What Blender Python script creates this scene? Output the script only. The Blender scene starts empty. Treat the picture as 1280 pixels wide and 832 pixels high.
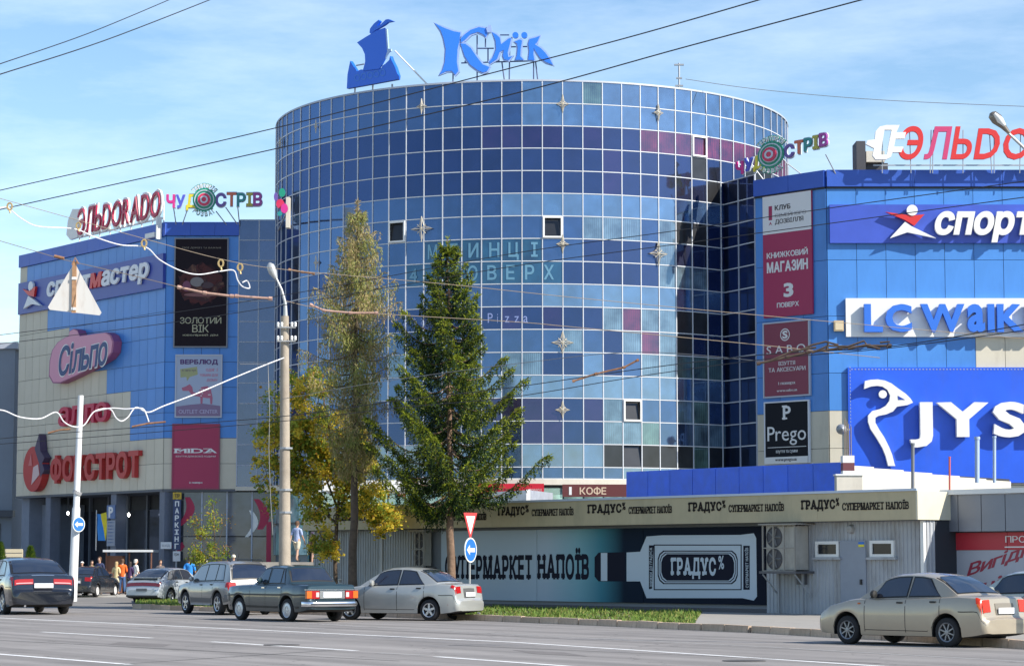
import bpy, bmesh, math, random
from math import sin, cos, pi, radians, atan, atan2, sqrt, tan, hypot
from mathutils import Vector, Matrix
from mathutils.geometry import tessellate_polygon
random.seed(7)
R = random.Random(11)
sc = bpy.context.scene
COL = sc.collection

# ---------------------------------------------------------------- camera
FP = 3000.0; CX, CY = 640.0, 416.0
PITCH = atan(288 / FP)
CAM = Vector((0, 0, 1.6))
cd = bpy.data.cameras.new('camera'); cam = bpy.data.objects.new('camera', cd); COL.objects.link(cam)
cd.sensor_width = 36.0; cd.lens = 36.0 * FP / 1280.0; cd.clip_start = 0.5; cd.clip_end = 4000
cam.location = CAM; cam.rotation_euler = (pi / 2 + PITCH, 0, 0)
sc.camera = cam

# ---------------------------------------------------------------- sun and sky
SAZ, SEL = radians(60), radians(36)
SUN = Vector((sin(SAZ) * cos(SEL), -cos(SAZ) * cos(SEL), sin(SEL)))
sd = bpy.data.lights.new('sun', 'SUN'); so = bpy.data.objects.new('sun', sd); COL.objects.link(so)
sd.energy = 4.9; sd.angle = radians(0.5); sd.color = (1.0, 0.93, 0.82)
so.rotation_euler = SUN.to_track_quat('Z', 'Y').to_euler(); so.location = (40, -40, 60)
W = bpy.data.worlds.new('World'); sc.world = W; W.use_nodes = True
nt = W.node_tree; bg = nt.nodes['Background']
sky = nt.nodes.new('ShaderNodeTexSky'); sky.sky_type = 'NISHITA'; sky.sun_disc = False
sky.sun_elevation = SEL; sky.sun_rotation = atan2(SUN.x, SUN.y)
sky.air_density = 1.0; sky.dust_density = 0.05; sky.ozone_density = 1.6; sky.altitude = 150
# thin high cloud veil over the sky colour
tc = nt.nodes.new('ShaderNodeTexCoord'); mp = nt.nodes.new('ShaderNodeMapping'); mp.inputs['Scale'].default_value = (2.0, 2.0, 9.0); mp.inputs['Rotation'].default_value = (0.0, 0.25, 0.3)
nz = nt.nodes.new('ShaderNodeTexNoise'); nz.inputs['Scale'].default_value = 3.2; nz.inputs['Detail'].default_value = 9; nz.inputs['Roughness'].default_value = 0.62
cr = nt.nodes.new('ShaderNodeValToRGB'); cr.color_ramp.elements[0].position = 0.42; cr.color_ramp.elements[1].position = 0.80
mu = nt.nodes.new('ShaderNodeMath'); mu.operation = 'MULTIPLY'; mu.inputs[1].default_value = 0.27
mx = nt.nodes.new('ShaderNodeMix'); mx.data_type = 'RGBA'; mx.inputs[7].default_value = (9.5, 10.0, 10.6, 1)
nt.links.new(tc.outputs['Generated'], mp.inputs['Vector']); nt.links.new(mp.outputs[0], nz.inputs['Vector'])
nt.links.new(nz.outputs['Fac'], cr.inputs[0]); nt.links.new(cr.outputs[0], mu.inputs[0]); nt.links.new(mu.outputs[0], mx.inputs[0])
hs_ = nt.nodes.new('ShaderNodeHueSaturation'); hs_.inputs['Saturation'].default_value = 1.12; nt.links.new(sky.outputs[0], hs_.inputs['Color']); nt.links.new(hs_.outputs[0], mx.inputs[6]); nt.links.new(mx.outputs[2], bg.inputs['Color'])
bg.inputs['Strength'].default_value = 0.125
sc.view_settings.view_transform = 'Standard'; sc.view_settings.look = 'None'
sc.view_settings.exposure = 0.55; sc.view_settings.gamma = 1

# ---------------------------------------------------------------- pixel <-> place
_c, _s = cos(PITCH), sin(PITCH)
def ray(px, py):
    u = (px - CX) / FP; v = (CY - py) / FP
    return Vector((u, _c - v * _s, _s + v * _c))
def P(px, py, Y):
    r = ray(px, py); return CAM + r * (Y / r.y)
def G(px, py, z=0.0):
    r = ray(px, py); return CAM + r * ((z - CAM.z) / r.z)
def proj(p):
    d = Vector(p) - CAM
    dep = d.y * _c + d.z * _s; up = -d.y * _s + d.z * _c
    return CX + FP * d.x / dep, CY - FP * up / dep

class Frame:
    """vertical plane from a to b (left to right as seen): local x along it, -y out of it, z up"""
    def __init__(s, a, b):
        s.a = Vector((a[0], a[1], 0)); d = Vector((b[0] - a[0], b[1] - a[1], 0)); s.len = d.length
        s.d = d.normalized(); s.n = Vector((s.d.y, -s.d.x, 0)); s.ang = atan2(s.d.y, s.d.x)
    def sz(s, px, py, out=0.0):
        o = s.a + s.n * out; r = ray(px, py)
        t = (o - CAM).dot(s.n) / r.dot(s.n); p = CAM + r * t
        return (p - o).dot(s.d), p.z
    def w(s, x, y, z): return s.a + s.d * x - s.n * y + Vector((0, 0, z))
    def rect(s, x0, y0, x1, y1, out=0.0):
        """pixel box -> s0, s1, z0, z1 on the plane"""
        xm, ym = (x0 + x1) / 2, (y0 + y1) / 2
        return s.sz(x0, ym, out)[0], s.sz(x1, ym, out)[0], s.sz(xm, y1, out)[1], s.sz(xm, y0, out)[1]
WORLD = Frame((0, 0), (1, 0))

# ---------------------------------------------------------------- materials
MATS = {}
def mat(name, col, rough=0.7, metal=0.0, var=0.0, vscale=3.0, bump=0.0, bscale=30.0, coat=0.0, emit=None, spec=0.5, dirt=None, dscale=1.0, transl=0.0, damt=0.5, hsv=0.0):
    if name in MATS: return MATS[name]
    m = bpy.data.materials.new(name); m.use_nodes = True; t = m.node_tree; b = t.nodes['Principled BSDF']
    col = tuple(col) + (1,) if len(col) == 3 else tuple(col)
    b.inputs['Base Color'].default_value = col; b.inputs['Roughness'].default_value = rough
    b.inputs['Metallic'].default_value = metal; b.inputs['Specular IOR Level'].default_value = spec
    b.inputs['Coat Weight'].default_value = coat
    if coat: b.inputs['Coat Roughness'].default_value = 0.06
    co = t.nodes.new('ShaderNodeTexCoord')
    cur = None
    if var > 0:
        n = t.nodes.new('ShaderNodeTexNoise'); n.inputs['Scale'].default_value = vscale; n.inputs['Detail'].default_value = 6; n.inputs['Roughness'].default_value = 0.65
        t.links.new(co.outputs['Object'], n.inputs['Vector'])
        mr = t.nodes.new('ShaderNodeMapRange'); mr.inputs[1].default_value = 0.3; mr.inputs[2].default_value = 0.7
        mr.inputs[3].default_value = 1 - var; mr.inputs[4].default_value = 1 + var
        t.links.new(n.outputs['Fac'], mr.inputs[0])
        vm = t.nodes.new('ShaderNodeVectorMath'); vm.operation = 'SCALE'; vm.inputs[0].default_value = col[:3]
        t.links.new(mr.outputs[0], vm.inputs['Scale']); cur = vm.outputs[0]
    if dirt:
        n = t.nodes.new('ShaderNodeTexNoise'); n.inputs['Scale'].default_value = dscale; n.inputs['Detail'].default_value = 8; n.inputs['Roughness'].default_value = 0.7
        mpp = t.nodes.new('ShaderNodeMapping'); mpp.inputs['Scale'].default_value = (1, 1, 0.25)
        t.links.new(co.outputs['Object'], mpp.inputs[0]); t.links.new(mpp.outputs[0], n.inputs['Vector'])
        rp = t.nodes.new('ShaderNodeValToRGB'); rp.color_ramp.elements[0].position = 0.5; rp.color_ramp.elements[1].position = 0.72
        t.links.new(n.outputs['Fac'], rp.inputs[0])
        ml = t.nodes.new('ShaderNodeMath'); ml.operation = 'MULTIPLY'; ml.inputs[1].default_value = damt; t.links.new(rp.outputs[0], ml.inputs[0])
        mi = t.nodes.new('ShaderNodeMix'); mi.data_type = 'RGBA'; mi.inputs[6].default_value = col; mi.inputs[7].default_value = tuple(dirt) + (1,)
        if cur: t.links.new(cur, mi.inputs[6])
        t.links.new(ml.outputs[0], mi.inputs[0]); cur = mi.outputs[2]
    if hsv > 0:   # piece-to-piece variation
        oi = t.nodes.new('ShaderNodeObjectInfo'); hs = t.nodes.new('ShaderNodeHueSaturation')
        m2 = t.nodes.new('ShaderNodeMapRange'); m2.inputs[3].default_value = 1 - hsv; m2.inputs[4].default_value = 1 + hsv
        t.links.new(oi.outputs['Random'], m2.inputs[0]); t.links.new(m2.outputs[0], hs.inputs['Value']); hs.inputs['Color'].default_value = col
        if cur: t.links.new(cur, hs.inputs['Color'])
        cur = hs.outputs[0]
    if cur: t.links.new(cur, b.inputs['Base Color'])
    if bump > 0:
        n = t.nodes.new('ShaderNodeTexNoise'); n.inputs['Scale'].default_value = bscale; n.inputs['Detail'].default_value = 5
        t.links.new(co.outputs['Object'], n.inputs['Vector'])
        bp = t.nodes.new('ShaderNodeBump'); bp.inputs['Strength'].default_value = bump; bp.inputs['Distance'].default_value = 0.02
        t.links.new(n.outputs['Fac'], bp.inputs['Height']); t.links.new(bp.outputs[0], b.inputs['Normal'])
    if emit:
        b.inputs['Emission Color'].default_value = tuple(emit[:3]) + (1,); b.inputs['Emission Strength'].default_value = emit[3]
    if transl > 0:
        tr = t.nodes.new('ShaderNodeBsdfTranslucent'); ms = t.nodes.new('ShaderNodeMixShader'); ms.inputs[0].default_value = transl
        if cur: t.links.new(cur, tr.inputs['Color'])
        else: tr.inputs['Color'].default_value = col
        t.links.new(b.outputs[0], ms.inputs[1]); t.links.new(tr.outputs[0], ms.inputs[2])
        t.links.new(ms.outputs[0], t.nodes['Material Output'].inputs['Surface'])
    MATS[name] = m; return m

# ---------------------------------------------------------------- mesh collector
class MB:
    def __init__(s): s.v = []; s.f = []; s.m = []
    def add(s, vs, fs, mi=0):
        o = len(s.v); s.v += [tuple(v) for v in vs]; s.f += [tuple(i + o for i in f) for f in fs]; s.m += [mi] * len(fs)
    def box(s, x0, x1, y0, y1, z0, z1, mi=0):
        s.add([(x0, y0, z0), (x1, y0, z0), (x1, y1, z0), (x0, y1, z0), (x0, y0, z1), (x1, y0, z1), (x1, y1, z1), (x0, y1, z1)],
              [(3, 2, 1, 0), (4, 5, 6, 7), (0, 1, 5, 4), (1, 2, 6, 5), (2, 3, 7, 6), (3, 0, 4, 7)], mi); return s
    def prism(s, poly, y0, y1, mi=0):
        """poly in (x,z); y0 is the outer (viewer) side"""
        n = len(poly); a = sum(poly[i][0] * poly[(i + 1) % n][1] - poly[(i + 1) % n][0] * poly[i][1] for i in range(n))
        if a < 0: poly = poly[::-1]
        tr = tessellate_polygon([[Vector((p[0], p[1], 0)) for p in poly]])
        def fix(t):
            A, B, C = (poly[i] for i in t)
            return t if (B[0] - A[0]) * (C[1] - A[1]) - (B[1] - A[1]) * (C[0] - A[0]) > 0 else t[::-1]
        tr = [fix(t) for t in tr]
        vs = [(p[0], y0, p[1]) for p in poly] + [(p[0], y1, p[1]) for p in poly]
        fs = [tuple(t) for t in tr] + [tuple(i + n for i in t[::-1]) for t in tr] + [(i, i + n, (i + 1) % n + n, (i + 1) % n) for i in range(n)]
        s.add(vs, fs, mi); return s
    def slab(s, poly, z0, z1, mi=0):
        """poly in (x,y) extruded in z"""
        n = len(poly); a = sum(poly[i][0] * poly[(i + 1) % n][1] - poly[(i + 1) % n][0] * poly[i][1] for i in range(n))
        if a < 0: poly = poly[::-1]
        tr = tessellate_polygon([[Vector((p[0], p[1], 0)) for p in poly]])
        def fix(t):
            A, B, C = (poly[i] for i in t)
            return t if (B[0] - A[0]) * (C[1] - A[1]) - (B[1] - A[1]) * (C[0] - A[0]) > 0 else t[::-1]
        tr = [fix(t) for t in tr]
        vs = [(p[0], p[1], z1) for p in poly] + [(p[0], p[1], z0) for p in poly]
        fs = [tuple(t) for t in tr] + [tuple(i + n for i in t[::-1]) for t in tr] + [(i, i + n, (i + 1) % n + n, (i + 1) % n) for i in range(n)]
        s.add(vs, fs, mi); return s
    def tube(s, pts, r, n=6, mi=0, caps=True):
        pts = [Vector(p) for p in pts]; rs = r if isinstance(r, (list, tuple)) else [r] * len(pts)
        rings = []; up = None
        for i, p in enumerate(pts):
            d = (pts[min(i + 1, len(pts) - 1)] - pts[max(i - 1, 0)])
            d = d.normalized() if d.length > 1e-9 else Vector((0, 0, 1))
            if up is None:
                up = Vector((0, 0, 1)) if abs(d.z) < 0.9 else Vector((1, 0, 0))
            a = d.cross(up)
            a = a.normalized() if a.length > 1e-6 else d.orthogonal().normalized()
            b = a.cross(d).normalized(); up = b
            rings.append([p + (a * cos(2 * pi * k / n) + b * sin(2 * pi * k / n)) * rs[i] for k in range(n)])
        vs = [v for rg in rings for v in rg]; fs = []
        for i in range(len(pts) - 1):
            for k in range(n):
                fs.append((i * n + k, i * n + (k + 1) % n, (i + 1) * n + (k + 1) % n, (i + 1) * n + k))
        if caps: fs += [tuple(range(n))[::-1], tuple((len(pts) - 1) * n + k for k in range(n))]
        s.add(vs, fs, mi); return s
    def lathe(s, prof, c=(0, 0, 0), n=16, mi=0, axis='z', a0=0, a1=2 * pi):
        """prof: (radius, height) list"""
        full = abs(a1 - a0 - 2 * pi) < 1e-6; m = n if full else n + 1; vs = []
        for r, h in prof:
            for k in range(m):
                a = a0 + (a1 - a0) * k / n
                x, y = r * cos(a), r * sin(a)
                v = (x, y, h) if axis == 'z' else ((x, h, y) if axis == 'y' else (h, x, y))
                vs.append((v[0] + c[0], v[1] + c[1], v[2] + c[2]))
        fs = []
        for i in range(len(prof) - 1):
            for k in range(n if full else n):
                k2 = (k + 1) % m
                q = (i * m + k, i * m + k2, (i + 1) * m + k2, (i + 1) * m + k)
                fs.append(q if axis == 'z' else q[::-1])
        s.add(vs, fs, mi); return s

OFF = {}
def link(o, parent=None):
    COL.objects.link(o)
    if parent is not None: o.parent = parent
    return o
def build(mb, name, m=None, parent=None, frame=None, loc=None, smooth=0, kind=None, label=None, cat=None, group=None, recalc=False):
    me = bpy.data.meshes.new(name)
    off = OFF[parent.name] if parent is not None else Vector(loc or (0, 0, 0))
    me.from_pydata([(v[0] - off[0], v[1] - off[1], v[2] - off[2]) for v in mb.v], [], mb.f)
    ms = m if isinstance(m, (list, tuple)) else [m]
    for x in ms:
        if x is not None: me.materials.append(x)
    if len(ms) > 1: me.polygons.foreach_set('material_index', mb.m)
    if recalc:
        bm = bmesh.new(); bm.from_mesh(me); bmesh.ops.recalc_face_normals(bm, faces=bm.faces); bm.to_mesh(me); bm.free()
    if smooth:
        me.polygons.foreach_set('use_smooth', [True] * len(me.polygons)); me.set_sharp_from_angle(angle=radians(smooth))
    me.update()
    o = bpy.data.objects.new(name, me); link(o, parent)
    if parent is None:
        fr = frame or WORLD
        o.location = fr.w(*off); o.rotation_euler = (0, 0, fr.ang)
    OFF[o.name] = off
    if kind: o['kind'] = kind
    if label: o['label'] = label
    if cat: o['category'] = cat
    if group: o['group'] = group
    return o
def thing(name, label, cat, loc=(0, 0, 0), frame=None, group=None):
    o = bpy.data.objects.new(name, None); link(o); fr = frame or WORLD
    o.location = fr.w(*loc); o.rotation_euler = (0, 0, fr.ang); o.empty_display_size = 0.3
    o['label'] = label; o['category'] = cat
    if group: o['group'] = group
    OFF[o.name] = Vector(loc); return o
def inst(name, me, parent, loc, rotz=0.0, rot=None):
    o = bpy.data.objects.new(name, me); link(o, parent)
    o.location = Vector(loc) - (OFF[parent.name] if parent is not None else Vector((0, 0, 0)))
    o.rotation_euler = rot or (0, 0, rotz); OFF[o.name] = OFF[parent.name] if parent else Vector((0, 0, 0)); return o
def mesh_of(mb, name, m, smooth=0):
    me = bpy.data.meshes.new(name); me.from_pydata(mb.v, [], mb.f)
    ms = m if isinstance(m, (list, tuple)) else [m]
    for x in ms: me.materials.append(x)
    if len(ms) > 1: me.polygons.foreach_set('material_index', mb.m)
    if smooth:
        me.polygons.foreach_set('use_smooth', [True] * len(me.polygons)); me.set_sharp_from_angle(angle=radians(smooth))
    me.update(); return me

# ---------------------------------------------------------------- glyphs from the built-in font
CHARS = 'АБВГДЕЖЗИЙКЛМНОПРСТУФХЦЧЬЮЯІЇЄЭабвгдежзийклмнопрстуфхцчьюяіїєABCDEFGHIJKLMNOPQRSTUVWXYZabcdefghijklmnopqrstuvwxyz.,1234567890%'
GL = {}
def make_glyphs():
    """outline loops of the built-in font, thickened by hand, then filled"""
    from mathutils.geometry import delaunay_2d_cdt
    obs = []
    for ch in sorted(set(CHARS)):
        c = bpy.data.curves.new('g', 'FONT'); c.body = ch; c.resolution_u = 3; c.fill_mode = 'NONE'
        o = bpy.data.objects.new('g', c); COL.objects.link(o); obs.append((ch, o))
    dg = bpy.context.evaluated_depsgraph_get(); dg.update()
    for ch, o in obs:
        me = bpy.data.meshes.new_from_object(o.evaluated_get(dg)); nb = {}
        for e in me.edges: a, b = e.vertices; nb.setdefault(a, []).append(b); nb.setdefault(b, []).append(a)
        seen = set(); loops = []
        for s0 in range(len(me.vertices)):
            if s0 in seen or s0 not in nb: continue
            lp = [s0]; seen.add(s0); c = s0
            # vertices of one contour are numbered in order: walk upwards so that its direction is kept
            while True:
                n = [x for x in nb[c] if x not in seen]
                if not n: break
                c = s0 + 1 if c == s0 and (s0 + 1) in n else n[0]; seen.add(c); lp.append(c)
            q = [(me.vertices[k].co.x, me.vertices[k].co.y) for k in lp]; q = [p for k, p in enumerate(q) if hypot(p[0] - q[k - 1][0], p[1] - q[k - 1][1]) > 1e-5]
            if len(q) > 2: loops.append(q)
        def area(q): return sum(q[k - 1][0] * q[k][1] - q[k][0] * q[k - 1][1] for k in range(len(q))) / 2
        if loops and area(max(loops, key=lambda q: abs(area(q)))) < 0: loops = [q[::-1] for q in loops]
        bpy.data.meshes.remove(me)
        for st, off in (('r', 0.0), ('b', 0.020), ('x', 0.040)):
            L2 = []
            for lp in loops:
                # split long edges so that thickening stays even
                n = len(lp); q = []
                for i in range(n):
                    a, b, c = Vector(lp[i - 1]), Vector(lp[i]), Vector(lp[(i + 1) % n]); d1 = b - a; d2 = c - b
                    if d1.length < 1e-6 or d2.length < 1e-6: continue
                    d1.normalize(); d2.normalize(); m = Vector((d1.y + d2.y, -d1.x - d2.x))
                    if m.length < .3: q.append(b + Vector((d1.y, -d1.x)) * off); q.append(b + Vector((d2.y, -d2.x)) * off); continue
                    m.normalize(); cs = max(.55, m.dot(Vector((d1.y, -d1.x)))); q.append(b + m * (off / cs))
                if len(q) > 2: L2.append(q)
            vs = []; ed = []
            for q in L2:
                o0 = len(vs); vs += q; ed += [(o0 + i, o0 + (i + 1) % len(q)) for i in range(len(q))]
            if not vs: continue
            V, E_, F, *_ = delaunay_2d_cdt(vs, ed, [], 0, 1e-5)
            def wind(x, y):
                w = 0
                for q in L2:
                    for i in range(len(q)):
                        a, b = q[i - 1], q[i]
                        if (a.y <= y) != (b.y <= y):
                            t = (y - a.y) / (b.y - a.y)
                            if a.x + t * (b.x - a.x) > x: w += 1 if b.y > a.y else -1
                return w
            nf = []
            for f in F:
                cx = sum(V[i].x for i in f) / len(f); cy = sum(V[i].y for i in f) / len(f)
                if wind(cx, cy) > 0:
                    a = (V[f[1]] - V[f[0]]).cross(V[f[2]] - V[f[0]]); nf.append(tuple(f) if a > 0 else tuple(f)[::-1])
            used = sorted(set(i for f in nf for i in f)); rm = {u: k for k, u in enumerate(used)}
            GL[(st, ch)] = ([(V[u].x, V[u].y) for u in used], [tuple(rm[i] for i in f) for f in nf])
    for ch, o in obs:
        c = o.data; bpy.data.objects.remove(o); bpy.data.curves.remove(c)
make_glyphs()
def glyph_mb(mb, g, fx, y0, y1, mi=0):
    """fx maps glyph (x,y) to (s,z)"""
    nv, nf = g; n = len(nv); q = [fx(*v) for v in nv]
    a, b, c = q[nf[0][0]], q[nf[0][1]], q[nf[0][2]]
    vs = [(p[0], y0, p[1]) for p in q]; fs = list(nf)
    if y1 - y0 > 1e-4:
        es = {}
        for f in nf:
            for i in range(len(f)):
                es[(f[i], f[(i + 1) % len(f)])] = 1
        vs += [(p[0], y1, p[1]) for p in q]
        for (a, b) in es:
            if (b, a) not in es: fs.append((a, a + n, b + n, b))
    mb.add(vs, fs, mi)
def text_layout(txt, st='b', track=0.06, space=0.32):
    x = 0; out = []
    for ch in txt:
        if ch == ' ': x += space; continue
        g = GL[(st, ch)]; xs = [v[0] for v in g[0]]; a, b = min(xs), max(xs)
        out.append((ch, g, x - a)); x += b - a + track
    ys = [v[1] for _, g, _ in out for v in g[0]]
    return out, x - track, min(ys), max(ys)
def text(txt, box, y0, y1, m, parent, st='b', shear=0.0, rise=0.0, letters=False, track=0.06, name=None, serif=0.0, space=0.32, baseline=None, full=False):
    """box s0,s1,z0,z1 in the parent's frame; rise lifts the right end"""
    s0, s1, z0, z1 = box; lay, w, ya, yb = text_layout(txt, st, track, space)
    if baseline: ya, yb = baseline
    hx = (yb - ya) * shear; kx = (s1 - s0) / (w + hx); kz = (z1 - z0) / (yb - ya)
    mb = MB(); li = 0
    for ch, g, ox in lay:
        if letters: mb = MB()
        if full: gy = [v[1] for v in g[0]]; g = ([(v[0], (v[1] - min(gy)) / (max(gy) - min(gy)) * (yb - ya) + ya) for v in g[0]], g[1])
        def fx(x, y, ox=ox):
            t = (x + ox + (y - ya) * shear) * kx
            return (s0 + t, z0 + (y - ya) * kz + rise * t / (s1 - s0))
        glyph_mb(mb, g, fx, y0, y1)
        if serif > 0:
            xs = [v[0] for v in g[0]]; a, b = min(xs) + ox, max(xs) + ox; w1 = b - a; e = 0.05
            t = (yb - ya) * serif; y2 = y0 - 0.002
            two = ch in 'АПМКНДИХЛ'
            seg = [(a - e, a + w1 * .40), (b - w1 * .40, b + e)] if two else [(a - e, a + w1 * .55)]
            if ch in 'СО': seg = []
            if ch in 'ТУІЇ': seg = [(a + w1 * .25 - e, b - w1 * .25 + e)]
            if ch in 'ЕВ': seg = [(a - e, a + w1 * .3)]
            tops = seg if ch not in 'АДЛ' else []
            if ch == 'У': tops = [(a - e, a + w1 * .4), (b - w1 * .4, b + e)]
            if ch in 'ІЇ': tops = [(a - e, b + e)]
            gz = min(v[1] for v in g[0])
            for (p, q) in seg:
                A = fx(p - ox, 0 if ch == 'Д' else max(gz, 0)); B = fx(q - ox, (0 if ch == 'Д' else max(gz, 0)) + t)
                mb.add([(A[0], y2, A[1]), (B[0], y2, A[1]), (B[0], y2, B[1]), (A[0], y2, B[1])], [(0, 1, 2, 3)])
            ct = 0.729
            for (p, q) in tops:
                A = fx(p - ox, ct - t); B = fx(q - ox, ct)
                mb.add([(A[0], y2, A[1]), (B[0], y2, A[1]), (B[0], y2, B[1]), (A[0], y2, B[1])], [(0, 1, 2, 3)])
        if letters:
            build(mb, name or 'letter', m[li % len(m)] if isinstance(m, (list, tuple)) else m, parent); li += 1
    if not letters: return build(mb, name or 'lettering', m, parent)
# ================================================================ materials used by the place
M_asph = mat('asphalt', (0.245, 0.228, 0.217), 0.9, var=0.10, vscale=0.35, bump=0.4, bscale=60, dirt=(0.15, 0.143, 0.14), dscale=0.25)
def road_detail(m):
    t = m.node_tree; b = t.nodes['Principled BSDF']; src = b.inputs['Base Color'].links[0].from_socket; co = t.nodes.new('ShaderNodeTexCoord')
    mp_ = t.nodes.new('ShaderNodeMapping'); mp_.inputs['Rotation'].default_value = (0, 0, radians(57)); t.links.new(co.outputs['Object'], mp_.inputs[0])
    m2 = t.nodes.new('ShaderNodeMapping'); m2.inputs['Scale'].default_value = (.05, 1.1, 1); t.links.new(mp_.outputs[0], m2.inputs[0])
    n = t.nodes.new('ShaderNodeTexNoise'); n.inputs['Scale'].default_value = 1.2; n.inputs['Detail'].default_value = 5; t.links.new(m2.outputs[0], n.inputs[0])
    r1 = t.nodes.new('ShaderNodeMapRange'); r1.inputs[1].default_value = .35; r1.inputs[2].default_value = .65; r1.inputs[3].default_value = .78; r1.inputs[4].default_value = 1.16; t.links.new(n.outputs[0], r1.inputs[0])
    v = t.nodes.new('ShaderNodeTexVoronoi'); v.feature = 'DISTANCE_TO_EDGE'; v.inputs['Scale'].default_value = .22
    nd = t.nodes.new('ShaderNodeTexNoise'); nd.inputs['Scale'].default_value = .9; nd.inputs['Detail'].default_value = 6; t.links.new(co.outputs['Object'], nd.inputs[0])
    ad = t.nodes.new('ShaderNodeVectorMath'); ad.operation = 'MULTIPLY_ADD'; ad.inputs[1].default_value = (2.4, 2.4, 0); t.links.new(nd.outputs['Color'], ad.inputs[0]); t.links.new(co.outputs['Object'], ad.inputs[2]); t.links.new(ad.outputs[0], v.inputs['Vector'])
    r2 = t.nodes.new('ShaderNodeMapRange'); r2.inputs[1].default_value = 0.0; r2.inputs[2].default_value = .008; r2.inputs[3].default_value = .62; r2.inputs[4].default_value = 1; t.links.new(v.outputs['Distance'], r2.inputs[0])
    mm = t.nodes.new('ShaderNodeMath'); mm.operation = 'MULTIPLY'; t.links.new(r1.outputs[0], mm.inputs[0]); t.links.new(r2.outputs[0], mm.inputs[1])
    vs_ = t.nodes.new('ShaderNodeVectorMath'); vs_.operation = 'SCALE'; t.links.new(src, vs_.inputs[0]); t.links.new(mm.outputs[0], vs_.inputs['Scale']); t.links.new(vs_.outputs[0], b.inputs['Base Color'])
road_detail(M_asph)
M_asph2 = mat('old_asphalt', (0.20, 0.19, 0.18), 0.92, var=0.2, vscale=0.3, bump=0.4, bscale=50, dirt=(0.12, 0.11, 0.10), dscale=0.4)
M_conc = mat('concrete', (0.33, 0.31, 0.28), 0.9, var=0.15, vscale=1.5, bump=0.3, dirt=(0.17, 0.15, 0.13), dscale=1.5)
M_pave = mat('paving', (0.42, 0.39, 0.35), 0.9, var=0.12, vscale=1.0, bump=0.2)
M_kerb = mat('kerbstone', (0.50, 0.38, 0.28), 0.95, var=0.3, vscale=2.0, bump=0.6, dirt=(0.20, 0.15, 0.11), dscale=3, hsv=0.25)
M_soil = mat('soil', (0.13, 0.12, 0.06), 1.0, var=0.3, vscale=1.5, bump=0.5)
M_paint = mat('road_paint', (0.75, 0.75, 0.74), 0.8, var=0.10, vscale=4, dirt=(0.3, 0.29, 0.28), dscale=3)
M_paint_old = mat('worn_road_paint', (0.36, 0.35, 0.34), 0.85, var=0.25, vscale=5, dirt=(0.16, 0.155, 0.15), dscale=2)
M_alu = mat('white_aluminium', (0.60, 0.63, 0.68), 0.45, var=0.04)
M_alu_d = mat('grey_aluminium', (0.38, 0.42, 0.50), 0.45)
M_dark = mat('dark_backing', (0.03, 0.035, 0.045), 0.8)
M_blue = mat('blue_panel', (0.062, 0.235, 0.62), 0.42, var=0.05, vscale=0.6, hsv=0.06, dirt=(0.04, 0.16, 0.44), dscale=1.2, damt=.35)
M_cream = mat('cream_panel', (0.56, 0.52, 0.42), 0.6, var=0.05, vscale=0.8, hsv=0.05, dirt=(0.40, 0.36, 0.29), dscale=0.8)
M_par = mat('parapet_blue', (0.028, 0.10, 0.48), 0.45, var=0.05, vscale=0.8, hsv=0.04)
M_par2 = mat('bright_blue_sheet', (0.008, 0.12, 0.80), 0.4, var=0.12, vscale=1.5, dirt=(.03, .12, .5), dscale=1.5, hsv=.1)
M_white = mat('white_paint', (0.78, 0.78, 0.76), 0.6, var=0.04)
M_offwhite = mat('off_white_render', (0.62, 0.58, 0.50), 0.8, var=0.08, vscale=1.2, dirt=(0.42, 0.37, 0.30), dscale=1.5)
M_greywall = mat('grey_render', (0.20, 0.23, 0.29), 0.85, var=0.12, vscale=0.8)
M_shop = mat('shop_glass_dark', (0.015, 0.018, 0.025), 0.15, spec=0.35)
M_black = mat('black_metal', (0.02, 0.02, 0.022), 0.5)
M_rust = mat('rusty_iron', (0.25, 0.12, 0.06), 0.9, var=0.4, vscale=6, dirt=(0.40, 0.28, 0.20), dscale=5)

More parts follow.
